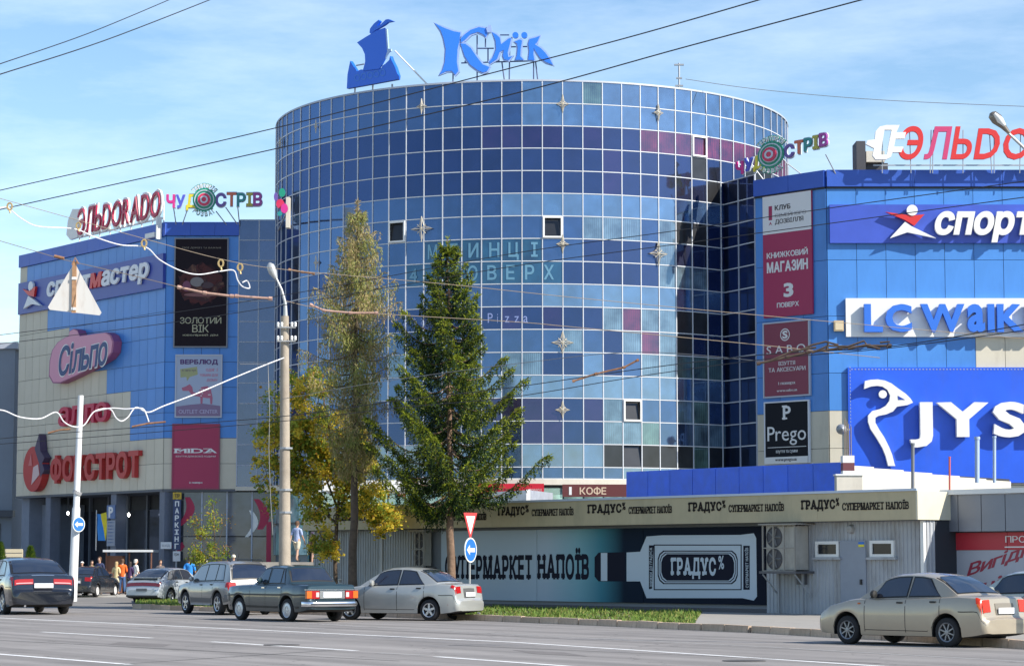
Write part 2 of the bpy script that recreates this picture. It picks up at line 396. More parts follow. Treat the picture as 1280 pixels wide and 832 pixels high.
def pane_mat(name, col, tint, metal=0.62, rough=0.045):
    """window glass: dark room behind (diffuse part) and a tinted mirror coat"""
    if name in MATS: return MATS[name]
    m = bpy.data.materials.new(name); m.use_nodes = True; t = m.node_tree; b = t.nodes['Principled BSDF']
    co = t.nodes.new('ShaderNodeTexCoord'); n = t.nodes.new('ShaderNodeTexNoise'); n.inputs['Scale'].default_value = 1.3; n.inputs['Detail'].default_value = 3
    oi = t.nodes.new('ShaderNodeObjectInfo'); ad = t.nodes.new('ShaderNodeVectorMath'); ad.operation = 'ADD'
    t.links.new(co.outputs['Object'], ad.inputs[0]); cm = t.nodes.new('ShaderNodeCombineXYZ')
    sc_ = t.nodes.new('ShaderNodeMath'); sc_.operation = 'MULTIPLY'; sc_.inputs[1].default_value = 57.0
    t.links.new(oi.outputs['Random'], sc_.inputs[0]); t.links.new(sc_.outputs[0], cm.inputs[0]); t.links.new(cm.outputs[0], ad.inputs[1])
    t.links.new(ad.outputs[0], n.inputs['Vector'])
    mr = t.nodes.new('ShaderNodeMapRange'); mr.inputs[1].default_value = .3; mr.inputs[2].default_value = .7; mr.inputs[3].default_value = 0.35; mr.inputs[4].default_value = 1.8; t.links.new(n.outputs['Fac'], mr.inputs[0])
    vm = t.nodes.new('ShaderNodeVectorMath'); vm.operation = 'SCALE'; vm.inputs[0].default_value = col; t.links.new(mr.outputs[0], vm.inputs['Scale'])
    b.inputs['Roughness'].default_value = 0.5; t.links.new(vm.outputs[0], b.inputs['Base Color'])
    gl = t.nodes.new('ShaderNodeBsdfGlossy'); gl.inputs['Roughness'].default_value = rough
    hs = t.nodes.new('ShaderNodeHueSaturation'); hs.inputs['Color'].default_value = tuple(tint) + (1,)
    m2 = t.nodes.new('ShaderNodeMapRange'); m2.inputs[3].default_value = 0.90; m2.inputs[4].default_value = 1.10
    t.links.new(oi.outputs['Random'], m2.inputs[0]); t.links.new(m2.outputs[0], hs.inputs['Value']); t.links.new(hs.outputs[0], gl.inputs['Color'])
    ms = t.nodes.new('ShaderNodeMixShader'); ms.inputs[0].default_value = metal
    t.links.new(b.outputs[0], ms.inputs[1]); t.links.new(gl.outputs[0], ms.inputs[2]); t.links.new(ms.outputs[0], t.nodes['Material Output'].inputs['Surface'])
    MATS[name] = m; return m
GM = {
 'light': pane_mat('glass_light', (0.035, 0.09, 0.20), (0.24, 0.33, 0.47)),
 'mid': pane_mat('glass_mid', (0.012, 0.036, 0.11), (0.11, 0.185, 0.345)),
 'dark': pane_mat('glass_dark', (0.005, 0.011, 0.045), (0.06, 0.105, 0.24)),
 'purple': pane_mat('glass_purple', (0.018, 0.009, 0.035), (0.07, 0.095, 0.23)),
 'red': pane_mat('glass_red_curtain', (0.17, 0.02, 0.045), (0.11, 0.125, 0.24), 0.55),
 'teal': pane_mat('glass_teal_film', (0.008, 0.06, 0.10), (0.08, 0.16, 0.28), 0.5),
 'green': pane_mat('glass_green_blind', (0.07, 0.13, 0.11), (0.18, 0.27, 0.36), 0.45),
 'curtain': pane_mat('glass_pale_curtain', (0.10, 0.16, 0.20), (0.18, 0.27, 0.40), 0.45),
 'open': pane_mat('open_window_dark', (0.012, 0.014, 0.018), (0.05, 0.06, 0.08), 0.3),
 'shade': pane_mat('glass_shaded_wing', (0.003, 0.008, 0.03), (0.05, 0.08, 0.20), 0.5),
 'grey': pane_mat('glass_grey_blue', (0.02, 0.03, 0.07), (0.13, 0.17, 0.29), 0.55),
}
def folds(m, sc_):
    t = m.node_tree; b = t.nodes['Principled BSDF']; src = b.inputs['Base Color'].links[0].from_socket; co = t.nodes.new('ShaderNodeTexCoord')
    w = t.nodes.new('ShaderNodeTexWave'); w.inputs['Scale'].default_value = sc_; w.inputs['Distortion'].default_value = 2.0; w.inputs['Detail'].default_value = 2; t.links.new(co.outputs['Object'], w.inputs[0])
    r1 = t.nodes.new('ShaderNodeMapRange'); r1.inputs[3].default_value = .65; r1.inputs[4].default_value = 1.3; t.links.new(w.outputs['Fac'], r1.inputs[0])
    vs_ = t.nodes.new('ShaderNodeVectorMath'); vs_.operation = 'SCALE'; t.links.new(src, vs_.inputs[0]); t.links.new(r1.outputs[0], vs_.inputs['Scale']); t.links.new(vs_.outputs[0], b.inputs['Base Color'])
for k in ('curtain', 'green', 'red'): folds(GM[k], 3.2)
GK = list(GM)

# ================================================================ ground, road, verge
def sheet(name, pts, z, m, th=0.0):
    mb = MB()
    if th: mb.slab([(p[0], p[1]) for p in pts], z - th, z)
    else:
        tr = tessellate_polygon([[Vector((p[0], p[1], 0)) for p in pts]]); A = []
        for t in tr:
            a, b, c = (pts[i] for i in t)
            A.append(t if (b[0] - a[0]) * (c[1] - a[1]) - (b[1] - a[1]) * (c[0] - a[0]) > 0 else t[::-1])
        mb.add([(p[0], p[1], z) for p in pts], A)
    return build(mb, name, m, kind='structure')
sheet('ground', [(-900, -300), (900, -300), (900, 2500), (-900, 2500)], 0.0, M_asph2)
def gp(px, py, z=0.0):
    g = G(px, py, z); return (g.x, g.y)
kerb_px = [(165, 760), (215, 762.5), (300, 765), (445, 769.5), (600, 775.5), (730, 781), (860, 787), (950, 791), (1040, 796.5), (1160, 803), (1280, 811), (1420, 822), (1600, 838)]
kerb = [gp(*p) for p in kerb_px]
far_px = [(1600, 815), (1350, 796), (1230, 779), (1190, 777), (1145, 774), (960, 767), (880, 764.4), (700, 759.5), (548, 755.5), (400, 751.5), (300, 750), (215, 749), (168, 750.5)]
far = [gp(*p) for p in far_px]
road = [(-140, 210)] + [gp(-260, 757)] + [gp(60, 757)] + kerb + [(40, -60), (-140, -60)]
sheet('road', road, 0.004, M_asph)
# verge: soil with grass on its left part, concrete paving on the right part
ki = 6
kin = []
for i, p in enumerate(kerb):
    a = kerb[max(i - 1, 0)]; b = kerb[min(i + 1, len(kerb) - 1)]
    d = Vector((b[0] - a[0], b[1] - a[1])).normalized(); kin.append((p[0] - d.y * 0.17, p[1] + d.x * 0.17))
split_far = far_px.index((880, 764.4))
sheet('grass_verge', kin[:ki + 1] + far[split_far:], 0.125, M_soil, th=0.12)
sheet('pavement', kin[ki:] + far[:split_far + 1], 0.121, M_conc, th=0.12)
# pavement before the left wing
pv = [gp(-300, 744.5), gp(0, 744.5), gp(60, 745), gp(215, 745.5), gp(330, 747), gp(330, 728), gp(-300, 728)]
sheet('forecourt_pavement', [(p[0], p[1]) for p in pv], 0.06, M_pave, th=0.055)

# kerbstones
def kerb_run(name, label, pts, w=0.16, h=0.175, ln=1.0, m=M_kerb):
    t = thing(name, label, 'kerb', (pts[0][0], pts[0][1], 0)); mes = []
    for k in range(4):
        b = MB(); r_ = random.Random(k); j = [r_.uniform(-.008, .008) for _ in range(8)]; L = ln - 0.03
        b.add([(-L / 2, -w / 2 + j[0], 0), (L / 2, -w / 2 + j[1], 0), (L / 2, w / 2, 0), (-L / 2, w / 2, 0),
               (-L / 2, -w / 2 + .02 + j[2], h + j[3]), (L / 2, -w / 2 + .02 + j[4], h + j[5]), (L / 2, w / 2, h + j[6]), (-L / 2, w / 2, h + j[7])],
              [(3, 2, 1, 0), (4, 5, 6, 7), (0, 1, 5, 4), (1, 2, 6, 5), (2, 3, 7, 6), (3, 0, 4, 7)])
        mes.append(mesh_of(b, 'kerbstone', m))
    carry = 0.0; n = 0
    for i in range(len(pts) - 1):
        a = Vector(pts[i]); b = Vector(pts[i + 1]); d = b - a; L = d.length; d.normalize(); s = carry + ln / 2
        while s < L:
            p = a + d * s; nn = Vector((-d.y, d.x)) * (w / 2)
            inst('kerbstone', mes[n % 4], t, (p.x + nn.x, p.y + nn.y, R.uniform(-.015, .0)), atan2(d.y, d.x) + R.uniform(-.012, .012)); n += 1; s += ln
        carry = s - ln / 2 - L
    return t
kerb_run('road_kerb', 'weathered tan kerbstones between the road and the grass verge', kerb[:])
kerb_run('forecourt_kerb', 'pale kerb in front of the people at the left shop entrance', [gp(-120, 745), gp(60, 745.5), gp(215, 746), gp(330, 747.5)], h=.085, m=mat('pale_kerbstone', (0.5, 0.48, 0.44), 0.9, hsv=0.1))

# grass blades
def grass():
    mb = MB(); r_ = random.Random(3)
    poly = [Vector(p) for p in kin[:ki + 1] + far[split_far:]]
    def inside(x, y):
        c = False; n = len(poly)
        for i in range(n):
            a, b = poly[i], poly[i - 1]
            if (a.y > y) != (b.y > y) and x < (b.x - a.x) * (y - a.y) / (b.y - a.y) + a.x: c = not c
        return c
    xs = [p.x for p in poly]; ys = [p.y for p in poly]; n = 0; tries = 0
    while n < 26000 and tries < 400000:
        tries += 1
        x = r_.uniform(min(xs), max(xs)); y = r_.uniform(min(ys), max(ys))
        if not inside(x, y): continue
        cl = sin(x * 1.7 + y) * sin(y * 1.3) + .7 * sin(x * 5.1) * sin(y * 4.3) + r_.uniform(-.8, .8)
        if cl < -0.55: continue
        h = r_.uniform(0.03, 0.10) * (1.7 if cl > .9 else 1); a = r_.uniform(0, pi); w = r_.uniform(.02, .05)
        dx, dy = cos(a) * w, sin(a) * w; lx, ly = r_.uniform(-.06, .06), r_.uniform(-.06, .06)
        mb.add([(x - dx, y - dy, .12), (x + dx, y + dy, .12), (x + lx, y + ly, .12 + h)], [(0, 1, 2)], r_.choice((0, 0, 1, 2))); n += 1
    build(mb, 'grass', [mat('grass_green', (0.15, 0.23, 0.035), 0.8, var=0.3, vscale=1, transl=0.3), mat('grass_yellow', (0.25, 0.26, 0.07), 0.85, var=0.3, transl=0.3), mat('grass_dark', (0.10, 0.18, 0.03), 0.8)],
          kind='stuff', label='green and yellowish grass on the verge by the kerb', cat='grass')
grass()
# paint markings
def stripe(p0, p1, w, m, name='lane_line', n=1):
    a = Vector(gp(*p0)); b = Vector(gp(*p1)); d = (b - a).normalized(); q = Vector((-d.y, d.x)) * w / 2
    mb = MB(); mb.add([(*(a - q), .008), (*(b - q), .008), (*(b + q), .008), (*(a + q), .008)], [(0, 1, 2, 3)])
    build(mb, name, m, kind='structure')
stripe((-120, 766.2), (640, 802.3), .19, M_paint); stripe((640, 802.3), (1300, 845.5), .17, M_paint)
stripe((150, 764.5), (460, 783.5), .14, M_paint_old); stripe((470, 784), (980, 809.5), .14, M_paint_old); stripe((985, 810), (1300, 828), .14, M_paint_old)
for a, b in (((52, 789.5), (190, 797.2)), ((265, 801.8), (445, 813)), ((545, 820.5), (760, 836)), ((-30, 815), (162, 830.3))):
    stripe(a, b, .17, M_paint, 'lane_dash')
stripe((472, 816), (532, 819), .14, M_paint_old, 'lane_dash')
for (px, py) in ((352, 806), (930, 826)):
    g = gp(px, py); mb = MB(); mb.lathe([(.36, 0.0), (.36, .010), (.30, .010), (.29, .007), (.001, .007)], (g[0], g[1], .004), 24); t_ = build(mb, 'manhole_cover', mat('manhole_iron', (.07, .065, .06), .7), loc=(g[0], g[1], .004), label='round iron manhole cover in the road %s' % ('left of the middle' if px < 600 else 'right of the middle'), cat='manhole cover')
def patch(p, m):
    q = [gp(*x) for x in p]; sheet('road_patch', q, .0065, m)
MP = mat('patch_asphalt', (.17, .155, .148), .9, var=.15, vscale=2, bump=.4, bscale=70)
patch([(640, 812), (705, 815), (735, 820), (668, 817)], MP); patch([(150, 802), (215, 805), (205, 808), (135, 805)], MP)
# tar seams and patches in the road
for a, b, w in (((0, 800), (500, 826), .05), ((560, 806), (1100, 829), .05), ((300, 780), (700, 797), .04), ((150, 830), (420, 812), .04)):
    stripe(a, b, w, mat('tar_seam', (0.06, 0.06, 0.06), 0.8), 'tar_seam')

# ================================================================ round glass tower
TC = Vector((1.07, 128.8)); TR = 13.8; DT = radians(360 / 88)
zt_top = P(703, 101.5, 115.05).z; zt_bot = P(703, 583.4, 115.05).z; RH = (zt_top - zt_bot) / 17
z_low = P(703, 598, 115.05).z
TH0 = math.asin((P(703.5, 300, 115.05).x - TC.x) / TR)
tower = thing('round_tower', 'tall round shopping centre tower of blue mirror panes in a white grid', 'building', (TC.x, TC.y, 0))
def tpt(th, r=TR): return (TC.x + r * sin(th), TC.y - r * cos(th))
b = MB(); b.lathe([(TR - .12, z_low), (TR - .12, zt_top - .1), (0.01, zt_top - .1)], (TC.x, TC.y, 0), 88); build(b, 'inner_wall', M_dark, tower)
b = MB()
# reveal: parapet cap
b.lathe([(TR - .35, zt_top + .02), (TR - .35, zt_top + .07), (TR + .05, zt_top + .07), (TR + .06, zt_top - .02)], (TC.x, TC.y, 0), 176); build(b, 'roof_edge', M_alu_d, tower, smooth=40)
cw = 2 * TR * sin(DT / 2)
pane_me = {}
for k in GK:
    for hh, tag in ((RH, 'f'), (zt_bot - z_low, 'h')):
        m_ = MB(); m_.box(-cw / 2 + .03, cw / 2 - .03, -.012, .012, .03, hh - .03); pane_me[(k, tag)] = mesh_of(m_, 'window_pane', GM[k])
def pane_kind(j, px, r_):
    # j: row from the top; px: column centre in the photograph (picks the room behind; lighter sky reflection at right is painted in)
    u = r_.random()
    if j <= 1:
        if j == 0 and 730 < px < 755: return 'green'
        return 'light' if px > 660 else 'mid'
    if j == 2:
        if px > 800: return 'red' if u < .85 else 'purple'
        if 600 < px: return 'purple' if u < .7 else 'dark'
        return 'dark'
    if j in (3, 4):
        if px > 865: return 'open' if u < .5 else 'dark'
        if u < .05: return 'mid'
        return 'dark' if u < .85 or px < 600 else 'purple'
    if j == 5: return 'light' if px > 620 else 'mid'
    if j == 6:
        if abs(px - 690) < 9 or abs(px - 494) < 9: return 'open'
        if px > 850: return 'open' if u < .4 else 'dark'
        if px > 730: return 'curtain' if u < .45 else 'mid'
        return 'mid'
    if j == 7:
        if 520 < px < 680: return 'teal'
        if px > 850: return 'open' if u < .4 else 'dark'
        if px > 725: return 'curtain' if u < .4 else 'dark'
        return 'mid'
    if j == 8:
        if 505 < px < 700: return 'teal'
        if px > 725: return 'curtain' if u < .3 else 'dark'
        return 'mid' if u < .85 else 'dark'
    if j == 9: return 'light' if px > 690 else 'mid'
    if j in (10, 11, 12):
        if px > 850: return 'green' if u < .3 else 'open' if u < .6 else 'dark'
        if px > 775: return ('red' if 775 < px < 822 and j < 12 and u < .8 else ('mid' if u < .35 else 'dark' if u < .6 else 'curtain'))
        if px > 725: return ['curtain', 'mid', 'dark', 'light', 'dark'][(j * 2 + int(px / 25)) % 5]
        if j == 10: return 'dark' if u < .7 else 'purple'
        return 'curtain' if u < .15 else ('mid' if u < .75 else 'dark')
    if j == 13: return 'light' if px > 600 else 'mid'
    if j in (14, 15):
        if px > 750:
            if abs(px - 788) < 9 and j == 14: return 'open'
            return 'curtain' if u < .4 else 'green' if u < .5 else 'mid'
        return 'purple' if px > 600 and u < .7 else 'dark'
    if j == 16: return 'light' if px < 750 else ('open' if u < .7 else 'green')
    return 'mid' if px < 780 else 'light'
cols = [k for k in range(-26, 23)]
cand = []
for k in cols:
    th = TH0 + DT * (k + .5); x, y = tpt(th)
    px = proj((x, y, 15))[0]; wv = abs(proj((*tpt(th + DT / 2), 15))[0] - proj((*tpt(th - DT / 2), 15))[0])
    for j in range(18): cand.append((-(wv if cos(th) > -.05 else 0) + (10 if j == 17 else 0), k, j, th, px))
cand.sort(key=lambda c: c[0]); single = set((c[1], c[2]) for c in cand[:300])
rest = MB(); rp = random.Random(21)
for _, k, j, th, px in sorted(cand, key=lambda c: (c[1], c[2])):
    kd = pane_kind(j, px, rp); x, y = tpt(th, TR * cos(DT / 2)); z0 = zt_top - RH * (j + 1) if j < 17 else z_low
    jx, jz = rp.gauss(0, .0035), rp.gauss(0, .0035)
    if kd == 'open' and (abs(px - 690) < 9 or abs(px - 494) < 9 or abs(px - 788) < 9): jx = -.12
    if (k, j) in single:
        inst('window_pane', pane_me[(kd, 'f' if j < 17 else 'h')], tower, (x, y, z0), rot=(jx, 0, th + jz))
    else:
        src = pane_me[(kd, 'f' if j < 17 else 'h')]; Mx = Matrix.Translation((x, y, z0)) @ Matrix.Rotation(th + jz, 4, 'Z') @ Matrix.Rotation(jx, 4, 'X')
        rest.add([Mx @ v.co for v in src.vertices], [tuple(p.vertices) for p in src.polygons], GK.index(kd))
build(rest, 'side_window_panes', [GM[k] for k in GK], tower, kind='stuff')
mul = MB(); mul.box(-.021, .021, -.05, .03, z_low, zt_top); mul_me = mesh_of(mul, 'mullion', M_alu)
for k in cols + [23]:
    th = TH0 + DT * k; x, y = tpt(th); inst('mullion', mul_me, tower, (x, y, 0), th)
for j in range(19):
    z = zt_top - RH * j if j < 18 else z_low
    b = MB(); a0 = TH0 + DT * cols[0]; n = len(cols)
    for i in range(n):
        t0, t1 = a0 + DT * i, a0 + DT * (i + 1); r0, r1 = TR + .035, TR - .03
        p = [tpt(t0, r0), tpt(t1, r0), tpt(t1, r1), tpt(t0, r1)]
        b.add([(*q, z - .021) for q in p] + [(*q, z + .021) for q in p], [(3, 2, 1, 0), (4, 5, 6, 7), (0, 1, 5, 4), (2, 3, 7, 6)])
    build(b, 'transom', M_alu, tower)
# opened vents with white frames
for (px, py) in ((494, 290), (690, 286), (788, 516), (876, 190)):
    th = math.asin(max(-1, min(1, (P(px, py, 115.5).x - TC.x) / TR))); k = math.floor((th - TH0) / DT); th = TH0 + DT * (k + .5); x, y = tpt(th, TR * cos(DT / 2) + .06)
    zc = P(px, py, y).z; j = int((zt_top - zc) / RH); z0 = zt_top - RH * (j + 1)
    fr = Frame((x - cos(th) * cw / 2, y - sin(th) * cw / 2), (x + cos(th) * cw / 2, y + sin(th) * cw / 2))
    b = MB(); c = cw
    for bx in ((0.02, .1, z0 + .03, z0 + RH - .03), (c - .1, c - .02, z0 + .03, z0 + RH - .03), (.1, c - .1, z0 + .03, z0 + .11), (.1, c - .1, z0 + RH - .11, z0 + RH - .03)):
        b.box(bx[0], bx[1], -.06, 0, bx[2], bx[3])
    wv = [(fr.w(v[0], v[1], v[2])) for v in b.v]; b.v = [tuple(v) for v in wv]
    build(b, 'vent_frame', M_white, tower)
# letters stuck behind the panes
def pane_letters(txt, pxs, j, hfrac, m, st='b', wd=.5, z_off=.2):
    for ch, px in zip(txt, pxs):
        th = math.asin((P(px, 330, 115.3).x - TC.x) / TR)
        th2 = math.asin((P(px, 330, TC.y - TR * cos(th)).x - TC.x) / TR); x, y = tpt(th2, TR + .03)
        fr = Frame((x, y), (x + cos(th2), y + sin(th2)))
        g = GL[(st, ch)]; ys = [v[1] for v in g[0]]; xs = [v[0] for v in g[0]]; h = hfrac * RH; z0 = zt_top - RH * (j + 1) + z_off * RH
        mb = MB(); ww = min(wd, wd * (max(xs) - min(xs)) / .6); cap = .73 if st == 'b' else .73
        glyph_mb(mb, g, lambda a, c: ((a - (min(xs) + max(xs)) / 2) / max(max(xs) - min(xs), .2) * ww, z0 + c / cap * h), 0, 0)
        mb.v = [tuple(fr.w(v[0], v[1], v[2])) for v in mb.v]
        build(mb, 'window_letter', m, tower)
ML = mat('faded_window_letter', (0.11, 0.26, 0.38), 0.5)
pane_letters('МЛИНЦІ', (541, 566, 592, 618, 642, 668), 7, .62, ML); pane_letters('4ПОВЕРХ', (517, 566, 591, 615, 638, 662, 686), 8, .62, ML)
pane_letters('StarPizza', (507, 519, 529, 540, 613, 622, 634, 646, 657), 10, .45, mat('faded_white_letter', (0.22, 0.28, 0.52), 0.5), 'r', .34, .3)

# base storey of the tower: ledge, shop band
b = MB(); b.lathe([(TR - .1, z_low - .02), (TR + .35, z_low - .02), (TR + .35, z_low - .30), (TR - .1, z_low - .30)], (TC.x, TC.y, 0), 120); build(b, 'ledge', M_offwhite, tower, smooth=40)
b = MB(); b.lathe([(TR - .15, z_low - .30), (TR - .15, 0)], (TC.x, TC.y, 0), 88); build(b, 'base_wall', mat('base_render', (0.16, 0.20, 0.22), .7), tower)
basep = mesh_of(MB().box(-cw / 2 + .04, cw / 2 - .04, -.02, .02, 0, 1.5), 'shop_pane', pane_mat('shop_pane_teal', (0.25, 0.45, 0.45), (0.5, 0.66, 0.7), .4))
for k in range(-22, 12):
    th = TH0 + DT * (k + .5); x, y = tpt(th, TR - .05)
    for z in (z_low - 1.95, z_low - 3.6): inst('shop_pane', basep, tower, (x, y, z), th)

# ================================================================ wings
def cell_panels(parent, fr, xs, zs, colf, th=.04, gap=.022, y=-.04, name='cladding_panel', skip=None, lim=400, mats=None):
    """panels of one wall, each its own object; colf(px,py) -> material key"""
    cache = {}
    for i in range(len(xs) - 1):
        for j in range(len(zs) - 1):
            x0, x1, z0, z1 = xs[i], xs[i + 1], zs[j], zs[j + 1]
            q = fr.w((x0 + x1) / 2, 0, (z0 + z1) / 2); m = colf(*proj(q))
            if m is None: continue
            key = (round(x1 - x0, 3), round(z1 - z0, 3), m.name)
            if key not in cache:
                b_ = MB(); w, h = x1 - x0, z1 - z0; b_.box(gap / 2, w - gap / 2, y, y + th, gap / 2, h - gap / 2); cache[key] = mesh_of(b_, name, m)
            inst(name, cache[key], parent, (x0, 0, z0), rot=(R.gauss(0, .0012), 0, R.gauss(0, .0012)))
def span(a, b, n): return [a + (b - a) * i / n for i in range(n + 1)]
def wsolid(b, fr_pts, z0, z1, back):
    b.slab(fr_pts + back, z0, z1)

# ---- left wing
YL = 127.0
LB = (P(207, 400, YL).x, YL); LC = (P(298, 400, YL).x, YL); LD = (P(348, 400, YL).x, YL)
la = P(25, 400, 141.0); LA = (la.x, la.y)
LF1 = Frame(LA, LB); LF2 = Frame(LB, LC); LF3 = Frame(LC, LD)
zl_t = P(207, 278, YL).z; zl_p = P(207, 295, YL).z; zl_b = P(250, 611, YL).z
lw = thing('left_wing', 'blue and cream clad wing left of the round tower', 'building', (LB[0], LB[1], 0))
b = MB(); b.slab([LA, LB, LC, LD, (LD[0] + 1, LD[1] + 12), (LA[0] + 6, LA[1] + 14)], zl_b, zl_t - .3); build(b, 'core_wall', M_dark, lw)
def sub(name, fr, parent_thing, loc=None):
    """an Empty part carrying a wall's own axes, so wall pieces can be written along the wall"""
    e = bpy.data.objects.new(name, None); link(e, parent_thing); o = OFF[parent_thing.name]
    q = fr.w(0, 0, 0); e.location = q - o; e.rotation_euler = (0, 0, fr.ang); OFF[e.name] = Vector((0, 0, 0)); return e
def lcol(px, py):
    if py > 538 or px < 36: return M_cream
    if px < 60 and py > 384: return M_cream
    if px < 86 and 400 < py: return M_cream
    if px < 136 and py > 467: return M_cream
    if px < 162 and py > 503: return M_cream
    return M_blue
f1 = sub('side_wall', LF1, lw); cell_panels(f1, LF1, span(0, LF1.len, 19), span(zl_b, zl_p, 10), lcol)
f2 = sub('front_wall', LF2, lw); cell_panels(f2, LF2, span(0, LF2.len, 4), span(zl_b, zl_p, 10), lambda x, y: M_cream if y > 540 else M_blue)
for f, fr, n in ((f1, LF1, 12), (f2, LF2, 3)):
    for i in range(n):
        x0, x1 = fr.len * i / n, fr.len * (i + 1) / n
        if f is f1 and i == n - 1: x1 += .12
        b = MB(); b.box(x0 + .006, x1 - .006 , -.16 if f is f2 or True else 0, .02, zl_p + .01, zl_t); build(b, 'parapet_panel', M_par, f)
    b = MB(); b.box(0, fr.len, -.05, .3, zl_b - .12, zl_b); build(b, 'soffit_trim', mat('dark_trim', (.10, .11, .13), .6), f)
# glazed strip beside the tower
f3 = sub('glazed_wall', LF3, lw); zg_t = P(320, 275, YL).z; zg_b = P(320, 607, YL).z
zs = [zg_t - i * (zg_t - zg_b) / 13 for i in range(14)][::-1]; xs = span(0, LF3.len, 2)
pm = mesh_of(MB().box(.03, LF3.len / 2 - .03, -.012, .012, .03, zs[1] - zs[0] - .03), 'window_pane', GM['grey'])
for x in xs[:-1]:
    for z in zs[:-1]: inst('window_pane', pm, f3, (x, -.02, z), rot=(R.gauss(0, .003), 0, R.gauss(0, .003)))
for x in xs: build(MB().box(x - .03, x + .03, -.07, -.01, zg_b, zg_t), 'mullion', M_alu_d, f3)
for z in zs: build(MB().box(.03, LF3.len - .03, -.055, -.005, z - .025, z + .025), 'transom', M_alu_d, f3)
build(MB().box(-.05, LF3.len, -.12, .1, zg_b - .25, zg_b - .03), 'ledge', M_offwhite, f3)
# ground storey under the overhang
def offs(fr, y): return (fr.a + fr.d * 0 - fr.n * y)
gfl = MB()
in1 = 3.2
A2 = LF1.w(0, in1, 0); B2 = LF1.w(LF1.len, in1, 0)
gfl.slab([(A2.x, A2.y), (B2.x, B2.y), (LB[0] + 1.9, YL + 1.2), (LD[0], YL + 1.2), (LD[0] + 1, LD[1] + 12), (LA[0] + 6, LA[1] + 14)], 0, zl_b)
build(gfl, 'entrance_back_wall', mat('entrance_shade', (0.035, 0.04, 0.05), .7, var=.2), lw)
build(MB().box(0.1, LF1.len, -.02, in1, zl_b - .1, zl_b - .02), 'soffit', mat('soffit_grey', (.12, .13, .15), .8), f1)
def shop_pane(parent, x0, x1, z0, z1, y, m): return build(MB().box(x0, x1, y, y + .03, z0, z1), 'shop_window', m, parent)
for i in range(7):
    x0 = 1.2 + i * 2.3
    shop_pane(f1, x0, x0 + 2.1, .3, 4.6, in1 - .12, pane_mat('entrance_glass', (.012, .016, .03), (.10, .12, .18), .35))
    build(MB().box(x0 + 2.12, x0 + 2.28, in1 - .2, in1 - .02, 0, zl_b - .1), 'door_post', mat('post_grey', (.13, .15, .19), .6), f1)
colm = mat('column_grey', (.14, .16, .21), .7, var=.08)
for px, w in ((58, .62), (140, .62), (221, .55)):
    s, _ = LF1.sz(px, 690); s2 = min(s, LF1.len - .2)
    build(MB().box(s2 - w / 2, s2 + w / 2, .05, .05 + w, 0, zl_b - .12), 'column', colm, f1)
build(MB().box(-.1, .9, .4, 3.2, 0, zl_b - .12).box(.9, 2.6, 1.2, 3.1, 0, zl_b - .5), 'end_wall', M_greywall, f1)
# storefront facing the viewer beside the entrance
sf = Frame((LB[0] + .7, YL + .25), (LD[0], YL + .25)); fs_ = sub('storefront', sf, lw); n = 4
smat = pane_mat('storefront_glass', (.04, .05, .075), (.13, .16, .23), .35); wd = sf.len / n
for i in range(n):
    for z0, z1 in ((.35, 3.0), (3.05, zl_b - .15)):
        build(MB().box(i * wd + .05, (i + 1) * wd - .05, 0, .03, z0, z1), 'shop_window', smat, fs_)
    build(MB().box(i * wd - .04, i * wd + .04, -.04, .05, 0, zl_b - .13), 'mullion', M_alu_d, fs_)
build(MB().box(0, sf.len, -.02, .2, 0, .33), 'plinth', M_conc, fs_)
crm = mat('crimson_decal', (.42, .015, .07), .5)
def swoosh(x0, z0, x1, z1, w, m=crm):
    b = MB(); n = 8; pts = []
    for i in range(n + 1):
        t = i / n; x = x0 + (x1 - x0) * t + sin(t * pi) * .35; z = z0 + (z1 - z0) * t; pts.append((x, z, w * (.4 + .6 * sin(pi * (t * .8 + .1)))))
    b.prism([(p[0] - p[2] / 2, p[1]) for p in pts] + [(p[0] + p[2] / 2, p[1]) for p in pts[::-1]], -.015, -.005)
    build(b, 'window_decal', m, fs_)
swoosh(.55, 5.1, .15, 3.6, .45); swoosh(4.2, 5.0, 4.4, 3.4, .5); swoosh(3.9, 4.4, 3.7, 3.0, .3, M_white)
build(MB().prism([(.1, 2.1), (-.25, 2.5), (-.1, 2.75), (.1, 2.55), (.3, 2.75), (.45, 2.5)], -.02, -.005), 'window_decal', crm, fs_)
build(MB().box(4.75, 5.0, -.03, -.01, .4, 3.8), 'window_decal', crm, fs_)
# two lit ceiling lamps in the entrance
for px, py in ((85, 641), (161, 643)):
    p = P(px, py, 131 if px > 100 else 136); t = thing('entrance_lamp', 'small lit round lamp under the overhang %s' % ('left of the flag' if px < 100 else 'right of the flag'), 'lamp', tuple(p), group='lit lamps under the overhang')
    build(MB().lathe([(.01, -.12), (.06, -.05), (.08, 0), (.06, .05), (.01, .12)], tuple(p), 10), 'bulb', mat('lit_bulb', (1, 1, 1), .5, emit=(1, .97, .9, 6)), t, smooth=60)
    build(MB().box(p.x - .02, p.x + .02, p.y - .02, p.y + .02, p.z + .12, max(zl_b - .1, p.z + .2)), 'stem', M_black, t)

